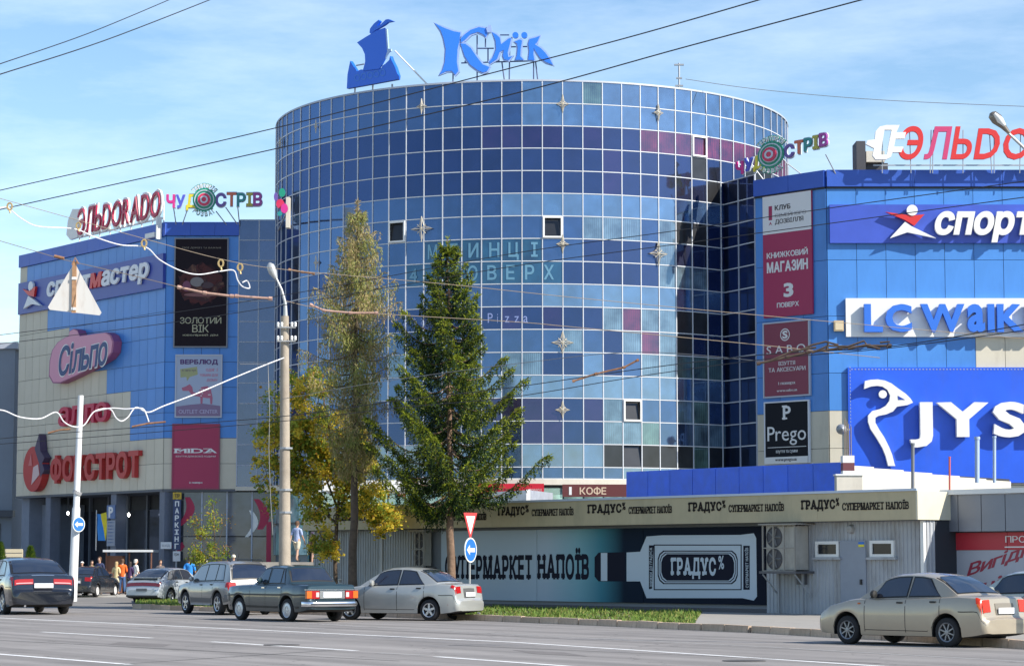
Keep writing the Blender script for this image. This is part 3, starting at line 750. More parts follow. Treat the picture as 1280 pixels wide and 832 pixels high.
# ---- right wing
RC = P(1035, 400, 113.0); RCx = (RC.x, 113.0); rj = P(905, 400, 118.9); RJ = (rj.x, rj.y); rk = P(946, 400, 116.2); RK = (rk.x, rk.y)
REnd = (40.0, 113.0)
RF1 = Frame(RJ, RK); RF2 = Frame(RK, RCx); RF3 = Frame(RCx, REnd)
zr_t = P(1100, 213, 113).z; zr_p = P(1100, 234, 113).z
rw = thing('right_wing', 'sunlit blue panel wing right of the round tower', 'building', (RCx[0], RCx[1], 0))
b = MB(); b.slab([RJ, RK, RCx, REnd, (40, 135), (12, 135)], 0, zr_t - .3); build(b, 'core_wall', M_dark, rw)
def rcol(px, py):
    if py > 513: return M_cream
    if px > 1216 and 422 < py < 470: return M_cream
    return M_blue
g2 = sub('side_wall', RF2, rw); g3 = sub('front_wall', RF3, rw)
zt2 = P(1000, 231, 114.5).z
zz = [zr_p]
for y in (280, 325, 395, 466, 513, 560, 606, 650): zz.append(P(1100, y, 113).z)
zz = [0, 2.0] + zz[::-1]; zz = sorted(set(zz))
cell_panels(g2, RF2, span(0, RF2.len, 3), zz, lambda x, y: M_cream if y > 513 else M_blue)
cell_panels(g3, RF3, span(0, RF3.len, 18), zz, rcol)
for f, fr, n in ((g2, RF2, 2), (g3, RF3, 6)):
    for i in range(n):
        x0, x1 = fr.len * i / n, fr.len * (i + 1) / n
        build(MB().box(x0 + .01, x1 - .01, -.18, .02, zr_p + .01, zr_t), 'parapet_panel', M_par, f)
    build(MB().box(0, fr.len, -.12, .02, zr_p - .07, zr_p - .005), 'parapet_strip', M_black, f)  # black strip just below the parapet panels
g1 = sub('glazed_wall', RF1, rw)
zg1 = [z for z in [zt_top - RH * j for j in range(18)] if z < P(920, 222, 117.5).z] + [z_low]
ztopg = P(920, 229, 117.5).z; zg1 = [ztopg] + zg1 if ztopg - zg1[0] > .3 else zg1
xs = span(0, RF1.len, 2)
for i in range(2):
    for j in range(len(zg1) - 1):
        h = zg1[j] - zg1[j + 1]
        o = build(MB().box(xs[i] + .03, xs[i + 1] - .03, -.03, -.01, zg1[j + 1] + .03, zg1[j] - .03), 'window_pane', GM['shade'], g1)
for x in xs: build(MB().box(x - .03, x + .03, -.08, -.01, z_low, zg1[0]), 'mullion', M_alu_d, g1)
for z in zg1: build(MB().box(.03, RF1.len - .03, -.06, -.012, z - .025, z + .025), 'transom', M_alu, g1)

# small block with a white-grey plant room on the right roof
t = thing('roof_plant_room', 'dark and cream plant room on the right roof behind the red sign', 'roof room', (P(1080, 200, 118).x, 118, zr_t - .3))
r0 = P(1069, 178, 118); r1 = P(1115, 212, 118)
build(MB().box(r0.x, r0.x + .45, 117.6, 119, zr_t - .3, r0.z), 'dark_duct', mat('duct_dark', (.06, .06, .07), .6), t)
build(MB().box(r0.x + .47, r1.x, 117.8, 119, zr_t - .3, zr_t + .35).box(r0.x + .5, r1.x - .4, 117.7, 119, zr_t + 1.2, zr_t + 1.75), 'cream_wall', M_offwhite, t)
build(MB().box(r0.x + .5, r1.x - .2, 118.0, 119, zr_t + .36, zr_t + 1.19), 'opening', mat('duct_dark', (.06, .06, .07), .6), t)

# ---- low annex behind the kiosk (blue left face, cream right face)
AC = (P(1051, 600, 90.5).x, 90.5); aL = P(785, 600, 100.0); AL = (aL.x, aL.y); aR = P(1262, 600, 101.5); AR = (aR.x, aR.y)
AF1 = Frame(AL, AC); AF2 = Frame(AC, AR)
za = P(1051, 577.5, 90.5).z
an = thing('low_annex', 'low blue sheet annex behind the drinks store roof', 'building', (AC[0], AC[1], 0))
b = MB(); b.slab([AL, AC, AR, (AR[0] - 4, AR[1] + 6), (AL[0] + 6, AL[1] + 6)], 0, za - .25); build(b, 'core_wall', M_dark, an)
e1 = sub('blue_wall', AF1, an); e2 = sub('cream_wall', AF2, an)
for i in range(9):
    x0, x1 = AF1.len * i / 9, AF1.len * (i + 1) / 9
    build(MB().box(x0 + .012, x1 - .012 + (.1 if i == 8 else 0), -.1, .05, .1, za), 'wall_sheet', M_par2, e1)
for i in range(6):
    x0, x1 = AF2.len * i / 6 + .08, AF2.len * (i + 1) / 6 + (.08 if i < 5 else 0)
    build(MB().box(x0 + .003, x1 - .003, -.06, .05, .1, za - .1 - i * .05), 'wall_sheet', M_offwhite, e2)

# ---- drinks store (long kiosk) ----
KC = (P(1147, 650, 67.6).x, 67.6); kl = P(380, 650, 90.4); KL_ = (kl.x, kl.y)
KF = Frame(KL_, KC)
zk_t = P(1147, 613, 67.6).z; zk_b = P(1147, 649, 67.6).z
ks = thing('drinks_store', 'long low drinks store with beige fascia and grey ribbed walls', 'kiosk', (KC[0], KC[1], 0))
kf = sub('front', KF, ks)
L = KF.len; wy = .45   # wall set back behind the fascia
M_fas = mat('beige_fascia', (0.47, 0.40, 0.255), 0.55, var=.06, vscale=1.2, dirt=(.28, .25, .17), dscale=1.2)
nf_ = 8
for i in range(nf_):
    build(MB().box(L * i / nf_ + .002, L * (i + 1) / nf_ - .002, -.06, 0, zk_b, zk_t), 'fascia_panel', M_fas, kf)
e_end = 1.42
KE = Frame(KC, (KC[0] + KF.n.x * -e_end, KC[1] + KF.n.y * -e_end)); ke = sub('end', KE, ks)
build(MB().box(-.06, e_end, -.06, 0, zk_b, zk_t), 'fascia_panel', mat('sunlit_fascia', (0.62, 0.58, 0.45), .55, var=.05), ke)  # end panel paler than the front: sunlight put into the colour
build(MB().box(-.06, L + .06, -.10, .12, zk_t + .002, zk_t + .07), 'roof_edge', mat('pale_flashing', (.50, .58, .70), .4), kf)
b = MB(); b.slab([(0, .0), (L, 0), (L, 7.5), (0, 7.5)], zk_t - .12, zk_t - .02); build(b, 'roof', mat('roof_felt', (.25, .26, .28), .9), kf)
build(MB().box(0.02, L - .01, .02, wy + .1, zk_b - .02, zk_b + .04), 'soffit', mat('soffit_grey', (.12, .13, .15), .8), kf)
def ribbed(x0, x1, z0, z1, y, pitch=.15, dep=.028):
    b = MB(); xs_ = []; x = x0
    while x < x1 - .001:
        for f, d in ((0, 0), (.55, 0), (.65, -dep), (.9, -dep)):
            if x + pitch * f <= x1: xs_.append((x + pitch * f, y + d))
        x += pitch
    xs_.append((x1, y))
    n = len(xs_); b.add([(p[0], p[1], z0) for p in xs_] + [(p[0], p[1], z1) for p in xs_], [(i, i + 1, i + 1 + n, i + n) for i in range(n - 1)])
    return b
M_rib = mat('ribbed_sheet', (0.38, 0.40, 0.43), .5, var=.08, vscale=1, dirt=(.20, .18, .16), dscale=1.8, damt=.7)
def ks_s(px, py=700, out=-wy): return KF.sz(px, py, out)[0]
s_pan0 = ks_s(552, 700); s_pan1 = ks_s(958, 700); s_unit0 = ks_s(950); s_unit1 = ks_s(996)
build(ribbed(0, s_pan0 - .9, 0.1, zk_b, wy), 'ribbed_wall', M_rib, kf)
build(ribbed(s_pan1, L - .02, 0.1, zk_b, wy), 'ribbed_wall', M_rib, kf)
build(MB().box(s_pan0 - .9, s_pan0, wy + .05, wy + .1, 0, zk_b).box(s_pan0, s_pan1, wy + .06, wy + .12, 0, zk_b), 'backing_wall', mat('tile_grey', (.20, .22, .25), .6), kf)
build(MB().box(0, L, wy + .02, wy + .3, 0, .24), 'plinth', mat('plinth_dark', (.10, .10, .11), .8), kf)
build(MB().box(0, L, wy + .3, 7.4, 0, zk_t - .13), 'inner_wall', M_dark, kf)
b = ribbed(wy + .0, e_end + 1.2, .1, zk_b, .03); build(b, 'ribbed_wall', M_rib, ke)
for px in (478, 522):
    s = ks_s(px); build(MB().box(s - .06, s + .06, wy - .06, wy, .1, zk_b), 'wall_post', mat('post_pale', (.5, .5, .5), .6), kf)
build(MB().box(L - .16, L - .04, wy - .16, wy - .05, 0, zk_b), 'drain_pipe', M_white, kf)
# mural sheets (print): grey to teal to dark navy
def mural_mat():
    m = bpy.data.materials.new('mural_print'); m.use_nodes = True; t = m.node_tree; bs = t.nodes['Principled BSDF']; bs.inputs['Roughness'].default_value = .85; bs.inputs['Specular IOR Level'].default_value = .15
    co = t.nodes.new('ShaderNodeTexCoord'); sp = t.nodes.new('ShaderNodeSeparateXYZ'); t.links.new(co.outputs['Object'], sp.inputs[0])
    mr = t.nodes.new('ShaderNodeMapRange'); mr.inputs[1].default_value = s_pan0; mr.inputs[2].default_value = s_pan1; t.links.new(sp.outputs[0], mr.inputs[0])
    cr_ = t.nodes.new('ShaderNodeValToRGB'); e = cr_.color_ramp.elements; e[0].position = 0; e[0].color = (.46, .54, .62, 1); e[1].position = 1; e[1].color = (.010, .013, .025, 1)
    for p_, c in ((.36, (.43, .52, .60, 1)), (.46, (.24, .44, .50, 1)), (.53, (.07, .24, .30, 1)), (.60, (.010, .02, .038, 1))):
        x = e.new(p_); x.color = c
    t.links.new(mr.outputs[0], cr_.inputs[0]); t.links.new(cr_.outputs[0], bs.inputs['Base Color']); return m
MUR = mural_mat(); zm0 = .36; zm1 = zk_b - .10
mural = thing('mural_hoarding', 'printed drinks store hoarding with a white bottle', 'billboard', (s_pan0, wy, zm0), KF)
edges = [s_pan0, ks_s(672), ks_s(805), s_pan1]
for i in range(3):
    o = build(MB().box(edges[i] - s_pan0 + .012 + s_pan0, edges[i + 1] - .012, wy - .03, wy + .04, zm0, zm1), 'printed_sheet', None, mural)
    # print runs over all sheets: use mesh coordinates of the wall
    for v in o.data.vertices: v.co.x += 0
    o.data.materials.clear(); o.data.materials.append(MUR)
for nd in MUR.node_tree.nodes:
    if nd.type == 'MAP_RANGE': nd.inputs[1].default_value = 0; nd.inputs[2].default_value = s_pan1 - s_pan0
M_ink = mat('print_navy', (.014, .016, .03), .85, spec=.15); M_pw = mat('print_white', (.50, .58, .66), .5)
def kbox(x0, y0, x1, y1): return KF.rect(x0, y0, x1, y1, -wy + .04)
yb0 = wy - .034
text('СУПЕРМАРКЕТ', kbox(556, 693, 665, 724), yb0, yb0, M_ink, mural, 'x', serif=.15, track=.10)
text('НАПОЇВ', kbox(672, 684, 736, 724), yb0, yb0, M_ink, mural, 'x', serif=.15, track=.10)
def kpoly(pts): return [KF.sz(x, y, -wy + .04) for x, y in pts]
def kp(pts, d, m, name='print'): build(MB().prism(kpoly(pts), yb0 - d, yb0 - d + .002), name, m, mural)
kp([(748, 690), (762, 690), (762, 726), (748, 726), (743, 720), (743, 696)], 0, M_ink)
kp([(751, 690.5), (759, 690.5), (759, 725.5), (751, 725.5)], .003, M_pw)
kp([(762, 690), (781, 689.5), (781, 726), (762, 726)], 0, M_ink)
kp([(783, 690), (800, 689), (808, 670), (828, 668.5), (925, 668), (942, 666), (945, 672), (946, 745), (942, 750), (928, 747), (808, 747), (800, 726), (783, 726)], 0, M_pw)
kp([(811, 681), (817, 681), (815, 735), (811, 736)], .003, M_ink)
def ring(pts_o, pts_i, d, m):
    n = len(pts_o); a = kpoly(pts_o); b_ = kpoly(pts_i); mb = MB(); y = yb0 - d
    mb.add([(p[0], y, p[1]) for p in a] + [(p[0], y, p[1]) for p in b_], [(i, i + n, (i + 1) % n + n, (i + 1) % n) for i in range(n)]); build(mb, 'print_frame', m, mural, recalc=True)
def rr(x0, y0, x1, y1): return [(x0, y0), (x1, y0), (x1, y1), (x0, y1)]
ring(rr(817, 680, 927, 737), rr(818.3, 681.3, 925.7, 735.7), .003, M_ink)
kp(rr(929, 681.5, 937, 736.5), .003, M_ink)
def oct_(x0, y0, x1, y1, c): return [(x0 + c, y0), (x1 - c, y0), (x1 - c * .3, y0 + c * .6), (x1, y0 + c * 1.5), (x1, y1 - c * 1.5), (x1 - c * .3, y1 - c * .6), (x1 - c, y1), (x0 + c, y1), (x0 + c * .3, y1 - c * .6), (x0, y1 - c * 1.5), (x0, y0 + c * 1.5), (x0 + c * .3, y0 + c * .6)]
ring(oct_(822, 687.5, 922, 729.5, 7), oct_(823.2, 688.8, 920.8, 728.2, 7), .003, M_ink)
ring(oct_(824.5, 690, 919.5, 727, 7), oct_(825.3, 691, 918.7, 726, 7), .003, M_ink)
kp(oct_(826.5, 692, 917.5, 725, 7), .003, M_ink)
text('ГРАДУС', kbox(839, 696, 895, 723), yb0 - .007, yb0 - .007, M_pw, mural, 'x', serif=.15, track=.1)
text('%', kbox(898, 694, 905, 711), yb0 - .007, yb0 - .007, M_pw, mural, 'b')
for i in range(5):   # upright lettering of the side bands
    pass
def vtext(txt, x0, y0, x1, y1, m, d):
    lay, w, ya, yb = text_layout(txt, 'b', .12, .35); mb = MB(); s0, s1, z0, z1 = kbox(x0, y0, x1, y1)
    for ch, g, ox in lay: glyph_mb(mb, g, lambda x, y, ox=ox: (s1 - (y - ya) / (yb - ya) * (s1 - s0), z0 + (x + ox) / w * (z1 - z0)), yb0 - d, yb0 - d)
    build(mb, 'lettering', m, mural, recalc=False)
vtext('СУПЕРМАРКЕТ НАПОЇВ', 931, 684, 935.5, 734, M_pw, .007); vtext('ЗНИЖКИ ДО ГРАДУСА', 812, 684, 816, 733, M_pw, .007)
# fascia lettering, five repeats
M_sign = mat('brown_black_letter', (.018, .014, .014), .8, spec=.2)
def fbox(x0, y0, x1, y1): return KF.rect(x0, y0, x1, y1, .06)
for k, (x0, xc, x1, yc) in enumerate(((371, 408, 482, 645), (522, 558, 608, 645), (623, 656, 717, 639), (735, 777, 840, 636), (861, 902, 980, 633.5), (1002, 1044, 1136, 631))):
    if k == 0: x0 = 384
    t = thing('store_lettering', ['drinks store fascia words behind the yellow tree', 'drinks store fascia words beside the green spruce trunk', 'drinks store fascia words above the give way sign', 'drinks store fascia words above the bottle cap of the mural', 'drinks store fascia words above the bottle label', 'drinks store fascia words above the grey door, largest of the six'][k], 'sign', (fbox(x0, yc, x0, yc)[0], -.06, zk_b), KF, 'fascia lettering of the drinks store')
    h = 10 + (x1 - x0) * .03
    text('ГРАДУС', fbox(x0, yc - h / 2, xc, yc + h / 2 + .5), -.075, -.062, M_sign, t, 'x', serif=.15, track=.1)
    text('%', fbox(xc + 1, yc - h / 2 - 2, xc + 5, yc + 1), -.075, -.062, M_sign, t, 'b')
    text('СУПЕРМАРКЕТ НАПОЇВ', fbox(xc + 9, yc - h / 2 + .6, x1, yc + h / 2 - 1.2), -.075, -.062, M_sign, t, 'b', serif=.13, track=.09)

# windows and door of the store
def kwin(x0, y0, x1, y1, label):
    s0, s1, z0, z1 = KF.rect(x0, y0, x1, y1, -wy + .05)
    t = sub('window', KF, ks); 
    b = MB(); f = .09
    for q in ((s0, s1, z0, z0 + f), (s0, s1, z1 - f, z1), (s0, s0 + f, z0 + f, z1 - f), (s1 - f, s1, z0 + f, z1 - f)): b.box(q[0], q[1], wy - .09, wy, q[2], q[3])
    build(b, 'frame', M_white, t); build(MB().box(s0 + f, s1 - f, wy - .05, wy - .04, z0 + f, z1 - f), 'pane', M_shop, t)
    build(MB().box(s0 - .1, s1 + .1, wy - .14, wy, z0 - .07, z0 - .005), 'sill', M_rib, t)
kwin(1020, 676, 1049, 696, ''); kwin(1088, 675, 1118, 696, '')
s0, s1, z0, z1 = KF.rect(1051, 675, 1083, 779, -wy + .05)
t = sub('door', KF, ks); build(MB().box(s0, s1, wy - .07, wy, .15, z1), 'door_leaf', mat('door_grey', (.26, .29, .35), .5, var=.05), t)
q = KF.rect(1073, 677, 1080, 683, -wy + .08); build(MB().box(q[0], q[1], wy - .085, wy - .072, q[2], (q[2] + q[3]) / 2), 'sticker', mat('yellow', (.75, .65, .05), .5), t)
build(MB().box(q[0], q[1], wy - .085, wy - .072, (q[2] + q[3]) / 2 + .001, q[3]), 'sticker', mat('flag_blue', (.02, .16, .6), .5), t)
build(MB().box(s1 - .2, s1 - .14, wy - .12, wy - .07, 1.0, 1.15), 'handle', M_black, t)
# round wall lamp above the door
p0 = KF.sz(1065, 661, -wy); t = thing('wall_lamp', 'round wall lamp above the grey door', 'lamp', (p0[0], wy, p0[1]), KF)
build(MB().lathe([(.01, wy - .14), (.10, wy - .12), (.14, wy - .03), (.14, wy)], (p0[0], 0, p0[1]), 14, axis='y'), 'lamp_glass', mat('lamp_grey', (.35, .35, .35), .4), t, smooth=50, recalc=True)
# caged air conditioner at px 950-996
def ac_unit(x0, y0, x1, y1, fans, label, dep=.75, cage=True):
    s0, s1, z0, z1 = KF.rect(x0, y0, x1, y1, -wy + dep); yo = wy - dep
    t = thing('air_conditioner', label, 'air conditioner', (s0, wy, z0), KF)
    ac = mat('ac_beige', (.42, .40, .36), .6, var=.1, dirt=(.2, .18, .15), dscale=3)
    build(MB().box(s0 + .05, s1 - .05, yo + .12, wy - .1, z0 + .03, z1 - .03), 'casing', ac, t)
    r = (z1 - z0) * .23
    for k in range(fans):
        c = (s0 + .08 + r, yo + .11, z0 + (z1 - z0) * (.26 + .48 * k if fans == 2 else .5)); b = MB()
        b.lathe([(r, yo + .12), (r, yo + .09), (r * .92, yo + .09), (r * .92, yo + .115), (.02, yo + .115)], (c[0], 0, c[2]), 20, axis='y'); fr = build(b, 'fan_ring', mat('fan_dark', (.08, .08, .09), .6), t, recalc=True)
        b = MB()
        for q in range(5):
            a = q * 2 * pi / 5; b.tube([(c[0] + cos(a) * .04, yo + .1, c[2] + sin(a) * .04), (c[0] + cos(a) * r * .85, yo + .1, c[2] + sin(a) * r * .85)], .03, 4)
        build(b, 'fan_blades', mat('fan_mid', (.2, .2, .2), .6), fr)
    if cage:
        b = MB(); bars = []
        for i in range(4): bars.append(MB().box(s0 + (s1 - s0) * i / 3 - .02, s0 + (s1 - s0) * i / 3 + .02, yo, yo + .04, z0, z1))
        for bb in bars: build(bb, 'cage_bar', mat('cage_grey', (.30, .28, .25), .7), t)
        for i in range(3):
            z = z0 + (z1 - z0) * i / 2; build(MB().box(s0, s1, yo - .012, yo - .001, z - .015, z + .015), 'cage_bar', mat('cage_grey', (.30, .28, .25), .7), t)
        build(MB().box(s0 - .1, s1 + .1, yo - .05, wy, z0 - .08, z0 - .01), 'shelf', mat('shelf_dark', (.10, .10, .11), .6), t)
        build(MB().box(s0 - .1, s1 + .15, yo - .08, wy, z1 + .01, z1 + .05), 'rain_cover', mat('cage_grey', (.30, .28, .25), .7), t)
        for s in (s0, s1): build(MB().tube([(s, yo, z0 - .1), (s, wy - .05, z0 - .75)], .025, 5), 'bracket', M_rib, t)
        build(MB().box(s0 + .12, s0 + .18, wy - .25, wy - .19, .12, z0 - .08).box(s1 - .2, s1 - .14, wy - .25, wy - .19, .12, z0 - .08), 'support_post', mat('post_rib', (.3, .31, .33), .5), t)
ac_unit(953, 656, 993, 713, 2, 'caged twin fan air conditioner beside the bottle mural')
ac_unit(513, 664, 529, 708, 2, 'narrow caged air conditioner left of the mural by the spruce trunk', .5)
s0, s1, z0, z1 = KF.rect(996, 712, 1006, 730, -wy + .1); build(MB().box(s0, s1, wy - .12, wy, z0, z1), 'meter_box', mat('shelf_dark', (.10, .10, .11), .6), kf)

# ---- grey shop at far right
SF_a = Vector(KC) - KF.n.xy * e_end; SF = Frame(tuple(SF_a), tuple(SF_a + KF.d.xy * 12)); sh = thing('corner_shop', 'grey panelled shop with red and white banner at the right edge', 'kiosk', (SF.a.x, SF.a.y, 0)); s_f = sub('front', SF, sh)
zs_t = zk_t + .02; zs_b = SF.sz(1200, 664)[1]
xs_ = [SF.sz(x, 640)[0] for x in (1186, 1199, 1228, 1258, 1288, 1318, 1348, 1378, 1408)]
gpm = mat('grey_composite', (.20, .22, .27), .38, metal=.35, var=.05, vscale=1)
for i in range(len(xs_) - 1): build(MB().box(xs_[i] + .012, xs_[i + 1] - .012, -.05, 0, zs_b, zs_t - .12), 'fascia_panel', gpm, s_f)
build(MB().box(0, 20, -.03, .4, zs_b + .02, zs_t - .13), 'fascia_backing', M_black, s_f)
build(MB().box(-.25, 20, -.16, .2, zs_t - .11, zs_t + .03), 'roof_edge', M_white, s_f)
build(MB().box(0, 20, .35, 6, 0, zs_t - .15), 'shop_wall', M_greywall, s_f)
bx = SF.sz(1187, 700)[0]
bn = thing('shop_banner', 'red topped banner with slanted red script on the corner shop', 'banner', (bx, .2, .4), SF)
zr0 = SF.sz(1230, 687)[1]
build(MB().box(bx, 20, .25, .3, .4, zr0), 'banner_sheet', mat('banner_grey', (.42, .44, .50), .5, var=.03), bn)
sx = SF.sz(1253, 680)[0]
build(MB().box(bx, sx - .02, .23, .3, zr0 + .005, zs_b - .03), 'red_band', mat('banner_red', (.48, .03, .05), .45), bn)
build(MB().box(sx, 20, .23, .3, zr0 + .005, zs_b - .03), 'red_band', mat('banner_red', (.48, .03, .05), .45), bn)
b_ = SF.rect(1257, 669, 1330, 679, -.23); text('ПРОДУКТИ', b_, .215, .228, M_white, bn, 'r', track=.1)
b_ = SF.rect(1256, 682, 1400, 683.5, -.23); build(MB().box(b_[0], b_[1], .222, .229, b_[2], b_[3]), 'line', M_white, bn)
rs = mat('banner_script', (.32, .03, .06), .5)
b_ = SF.rect(1207, 696, 1300, 726, -.24); text('Вигідні', (b_[0], b_[1], b_[2] + .05, b_[3] - .2), .24, .249, rs, bn, 'b', shear=.25, rise=.7, track=.03)
b_ = SF.rect(1224, 716, 1310, 742, -.24); text('ціни зачні', (b_[0], b_[1] + 1.4, b_[2] - .1, b_[3] - .2), .24, .249, rs, bn, 'b', shear=.25, rise=.7, track=.03)
# ================================================================ signs
M_red = mat('sign_red', (.62, .03, .03), .4); M_crim = mat('crimson_print', (.36, .02, .09), .5); M_pw2 = mat('print_offwhite', (.72, .72, .72), .5)
M_sb = mat('sign_blue', (.035, .09, .52), .4); M_dkred = mat('sign_maroon_red', (.46, .015, .07), .45); M_deep = mat('sign_deep_blue', (.02, .05, .33), .4)
M_steel = mat('steel_frame', (.35, .37, .40), .5, metal=.5)
def poster(name, label, cat, fr, box, m, th=.1, y=-.06, frame_m=None):
    s0, s1, z0, z1 = fr.rect(*box, out=.15); t = thing(name, label, cat, (s0, y, z0), fr)
    build(MB().box(s0, s1, y - th, y, z0, z1), 'panel', m, t)
    if frame_m:
        f = .07
        for nm, q in (('frame', (s0 - f, s1 + f, z0 - f, z0 - .002)), ('frame', (s0 - f, s1 + f, z1 + .002, z1 + f)), ('frame', (s0 - f, s0 - .002, z0, z1)), ('frame', (s1 + .002, s1 + f, z0, z1))):
            build(MB().box(q[0], q[1], y - th - .03, y, q[2], q[3]), nm, frame_m, t)
    return t, (s0, s1, z0, z1), y - th
def sub_box(bx, u0, v0, u1, v1):
    """fractions, v from the top"""
    s0, s1, z0, z1 = bx; return (s0 + (s1 - s0) * u0, s0 + (s1 - s0) * u1, z1 - (z1 - z0) * v1, z1 - (z1 - z0) * v0)
def ptext(t, bx, yy, txt, u0, v0, u1, v1, m, st='b', d=.012, **k):
    return text(txt, sub_box(bx, u0, v0, u1, v1), yy - d - .004, yy - .003, m, t, st, **k)

# ---- posters on the left wing
t, bx, yy = poster('poster', 'tall dark poster with gold serif lettering on the left wing', 'poster', LF2, (219, 299, 283.5, 432.5), mat('poster_dark', (.016, .011, .016), .8, spec=.2), frame_m=mat('frame_grey', (.2, .21, .24), .5))
go = mat('print_gold', (.42, .40, .27), .5)
ptext(t, bx, yy, 'ЗОЛОТИЙ', .1, .715, .9, .79, go, 'r'); ptext(t, bx, yy, 'ВІК', .34, .80, .66, .87, go, 'r'); ptext(t, bx, yy, 'ювелірний дім', .16, .885, .84, .91, go, 'r'); ptext(t, bx, yy, 'ТВОЇ ДОРОГІ ТА БАЖАНІ', .12, .07, .88, .09, mat('print_gold_dim', (.25, .22, .18), .5), 'r')
def swirl_mat():
    m = bpy.data.materials.new('poster_swirl_print'); m.use_nodes = True; tt = m.node_tree; bs = tt.nodes['Principled BSDF']; bs.inputs['Roughness'].default_value = .8; bs.inputs['Specular IOR Level'].default_value = .2
    co = tt.nodes.new('ShaderNodeTexCoord'); n = tt.nodes.new('ShaderNodeTexNoise'); n.inputs['Scale'].default_value = .9; n.inputs['Detail'].default_value = 7; n.inputs['Distortion'].default_value = 1.6
    tt.links.new(co.outputs['Object'], n.inputs[0]); r_ = tt.nodes.new('ShaderNodeValToRGB'); e = r_.color_ramp.elements
    e[0].position = .32; e[0].color = (.03, .02, .025, 1); e[1].position = .72; e[1].color = (.20, .13, .10, 1)
    for p_, c in ((.42, (.03, .014, .018, 1)), (.5, (.09, .03, .03, 1)), (.58, (.05, .03, .035, 1)), (.65, (.12, .06, .045, 1))): x = e.new(p_); x.color = c
    tt.links.new(n.outputs[0], r_.inputs[0]); tt.links.new(r_.outputs[0], bs.inputs['Base Color']); return m
def ell(bx, cu, cv, ru, rv, n=28, a0=0, a1=2 * pi):
    s0, s1, z0, z1 = bx; return [(s0 + (s1 - s0) * (cu + ru * cos(a0 + (a1 - a0) * i / n)), z1 - (z1 - z0) * (cv + rv * sin(a0 + (a1 - a0) * i / n))) for i in range(n)]
build(MB().prism([(q[0] + sin(i * 1.9) * .09, q[1] + cos(i * 2.3) * .12) for i, q in enumerate(ell(bx, .5, .42, .44, .19, 40))], yy - .006, yy - .001), 'print', swirl_mat(), t)
for cu, cv, ru, rv, c in ((.42, .40, .13, .045, (.19, .17, .17)), (.62, .43, .12, .03, (.05, .02, .03)), (.5, .52, .33, .018, (.20, .07, .07)), (.22, .44, .08, .05, (.16, .04, .09))):
    build(MB().prism(ell(bx, cu, cv, ru, rv), yy - .012, yy - .007), 'print', mat('print_%d' % int(c[0] * 100), c, .5), t)

t, bx, yy = poster('poster', 'pale blue poster with a pink spotted camel on the left wing', 'poster', LF2, (220.5, 444.5, 276, 520), mat('poster_pale', (.36, .42, .55), .5), frame_m=mat('frame_pale', (.45, .48, .55), .5))
pu = mat('print_purple', (.09, .03, .15), .5); pk = mat('print_pink', (.42, .12, .20), .5); mag = mat('print_rose', (.55, .22, .32), .5)
ptext(t, bx, yy, 'ВЕРБЛЮД', .08, .06, .93, .155, pu, 'x', d=.02)
ptext(t, bx, yy, 'ОДЯГ І', .66, .21, .93, .265, mag, 'b'); ptext(t, bx, yy, 'ТОВАРИ ДЛЯ', .52, .30, .93, .35, mag, 'b'); ptext(t, bx, yy, 'ДОМУ', .68, .38, .93, .43, mag, 'b')
build(MB().prism([sub_box(bx, u, v, u, v)[0::2] for u, v in ((.08, .22), (.46, .18), (.48, .31), (.3, .35), (.24, .42), (.22, .35), (.09, .36))], yy - .006, yy - .001), 'speech_bubble', mat('print_olive', (.35, .36, .18), .5), t)
ptext(t, bx, yy, 'А чого тут', .12, .225, .44, .265, pu, 'r', d=.014)
build(MB().prism([sub_box(bx, u, v, u, v)[0::2] for u, v in ((.12, .53), (.2, .51), (.3, .47), (.36, .52), (.38, .60), (.48, .62), (.56, .52), (.7, .50), (.78, .56), (.82, .70), (.81, .80), (.77, .80), (.76, .70), (.70, .70), (.60, .69), (.59, .80), (.55, .80), (.54, .68), (.48, .67), (.36, .66), (.28, .58), (.14, .58))], yy - .008, yy - .001), 'camel', pk, t)
rr_ = random.Random(4)
for i in range(11):
    u, v = rr_.uniform(.5, .78), rr_.uniform(.54, .67); build(MB().prism(ell(bx, u, v, .018, .009, 8), yy - .013, yy - .009), 'spot', M_pw2, t)
build(MB().prism([sub_box(bx, u, v, u, v)[0::2] for u, v in ((0, .84), (.3, .81), (.6, .79), (1, .83), (1, 1), (0, 1))], yy - .01, yy - .001), 'print', mat('print_mauve', (.22, .15, .26), .5), t)
ptext(t, bx, yy, 'OUTLET CENTER', .06, .89, .94, .955, mat('print_lilac', (.45, .42, .6), .5), 'r', d=.018)

t, bx, yy = poster('poster', 'crimson poster with white serif word on the left wing', 'poster', LF2, (216.5, 531, 273, 609.5), mat('poster_crimson', (.36, .025, .085), .5), frame_m=mat('frame_crimson', (.3, .05, .1), .5))
ptext(t, bx, yy, 'MIDA', .03, .375, .97, .445, M_pw2, 'b', serif=.13, d=.012); ptext(t, bx, yy, 'ВЗУТТЯ ДЛЯ ВСІЄЇ РОДИНИ', .06, .48, .94, .515, M_pw2, 'r'); ptext(t, bx, yy, '2 поверх', .36, .9, .66, .935, M_pw2, 'b')

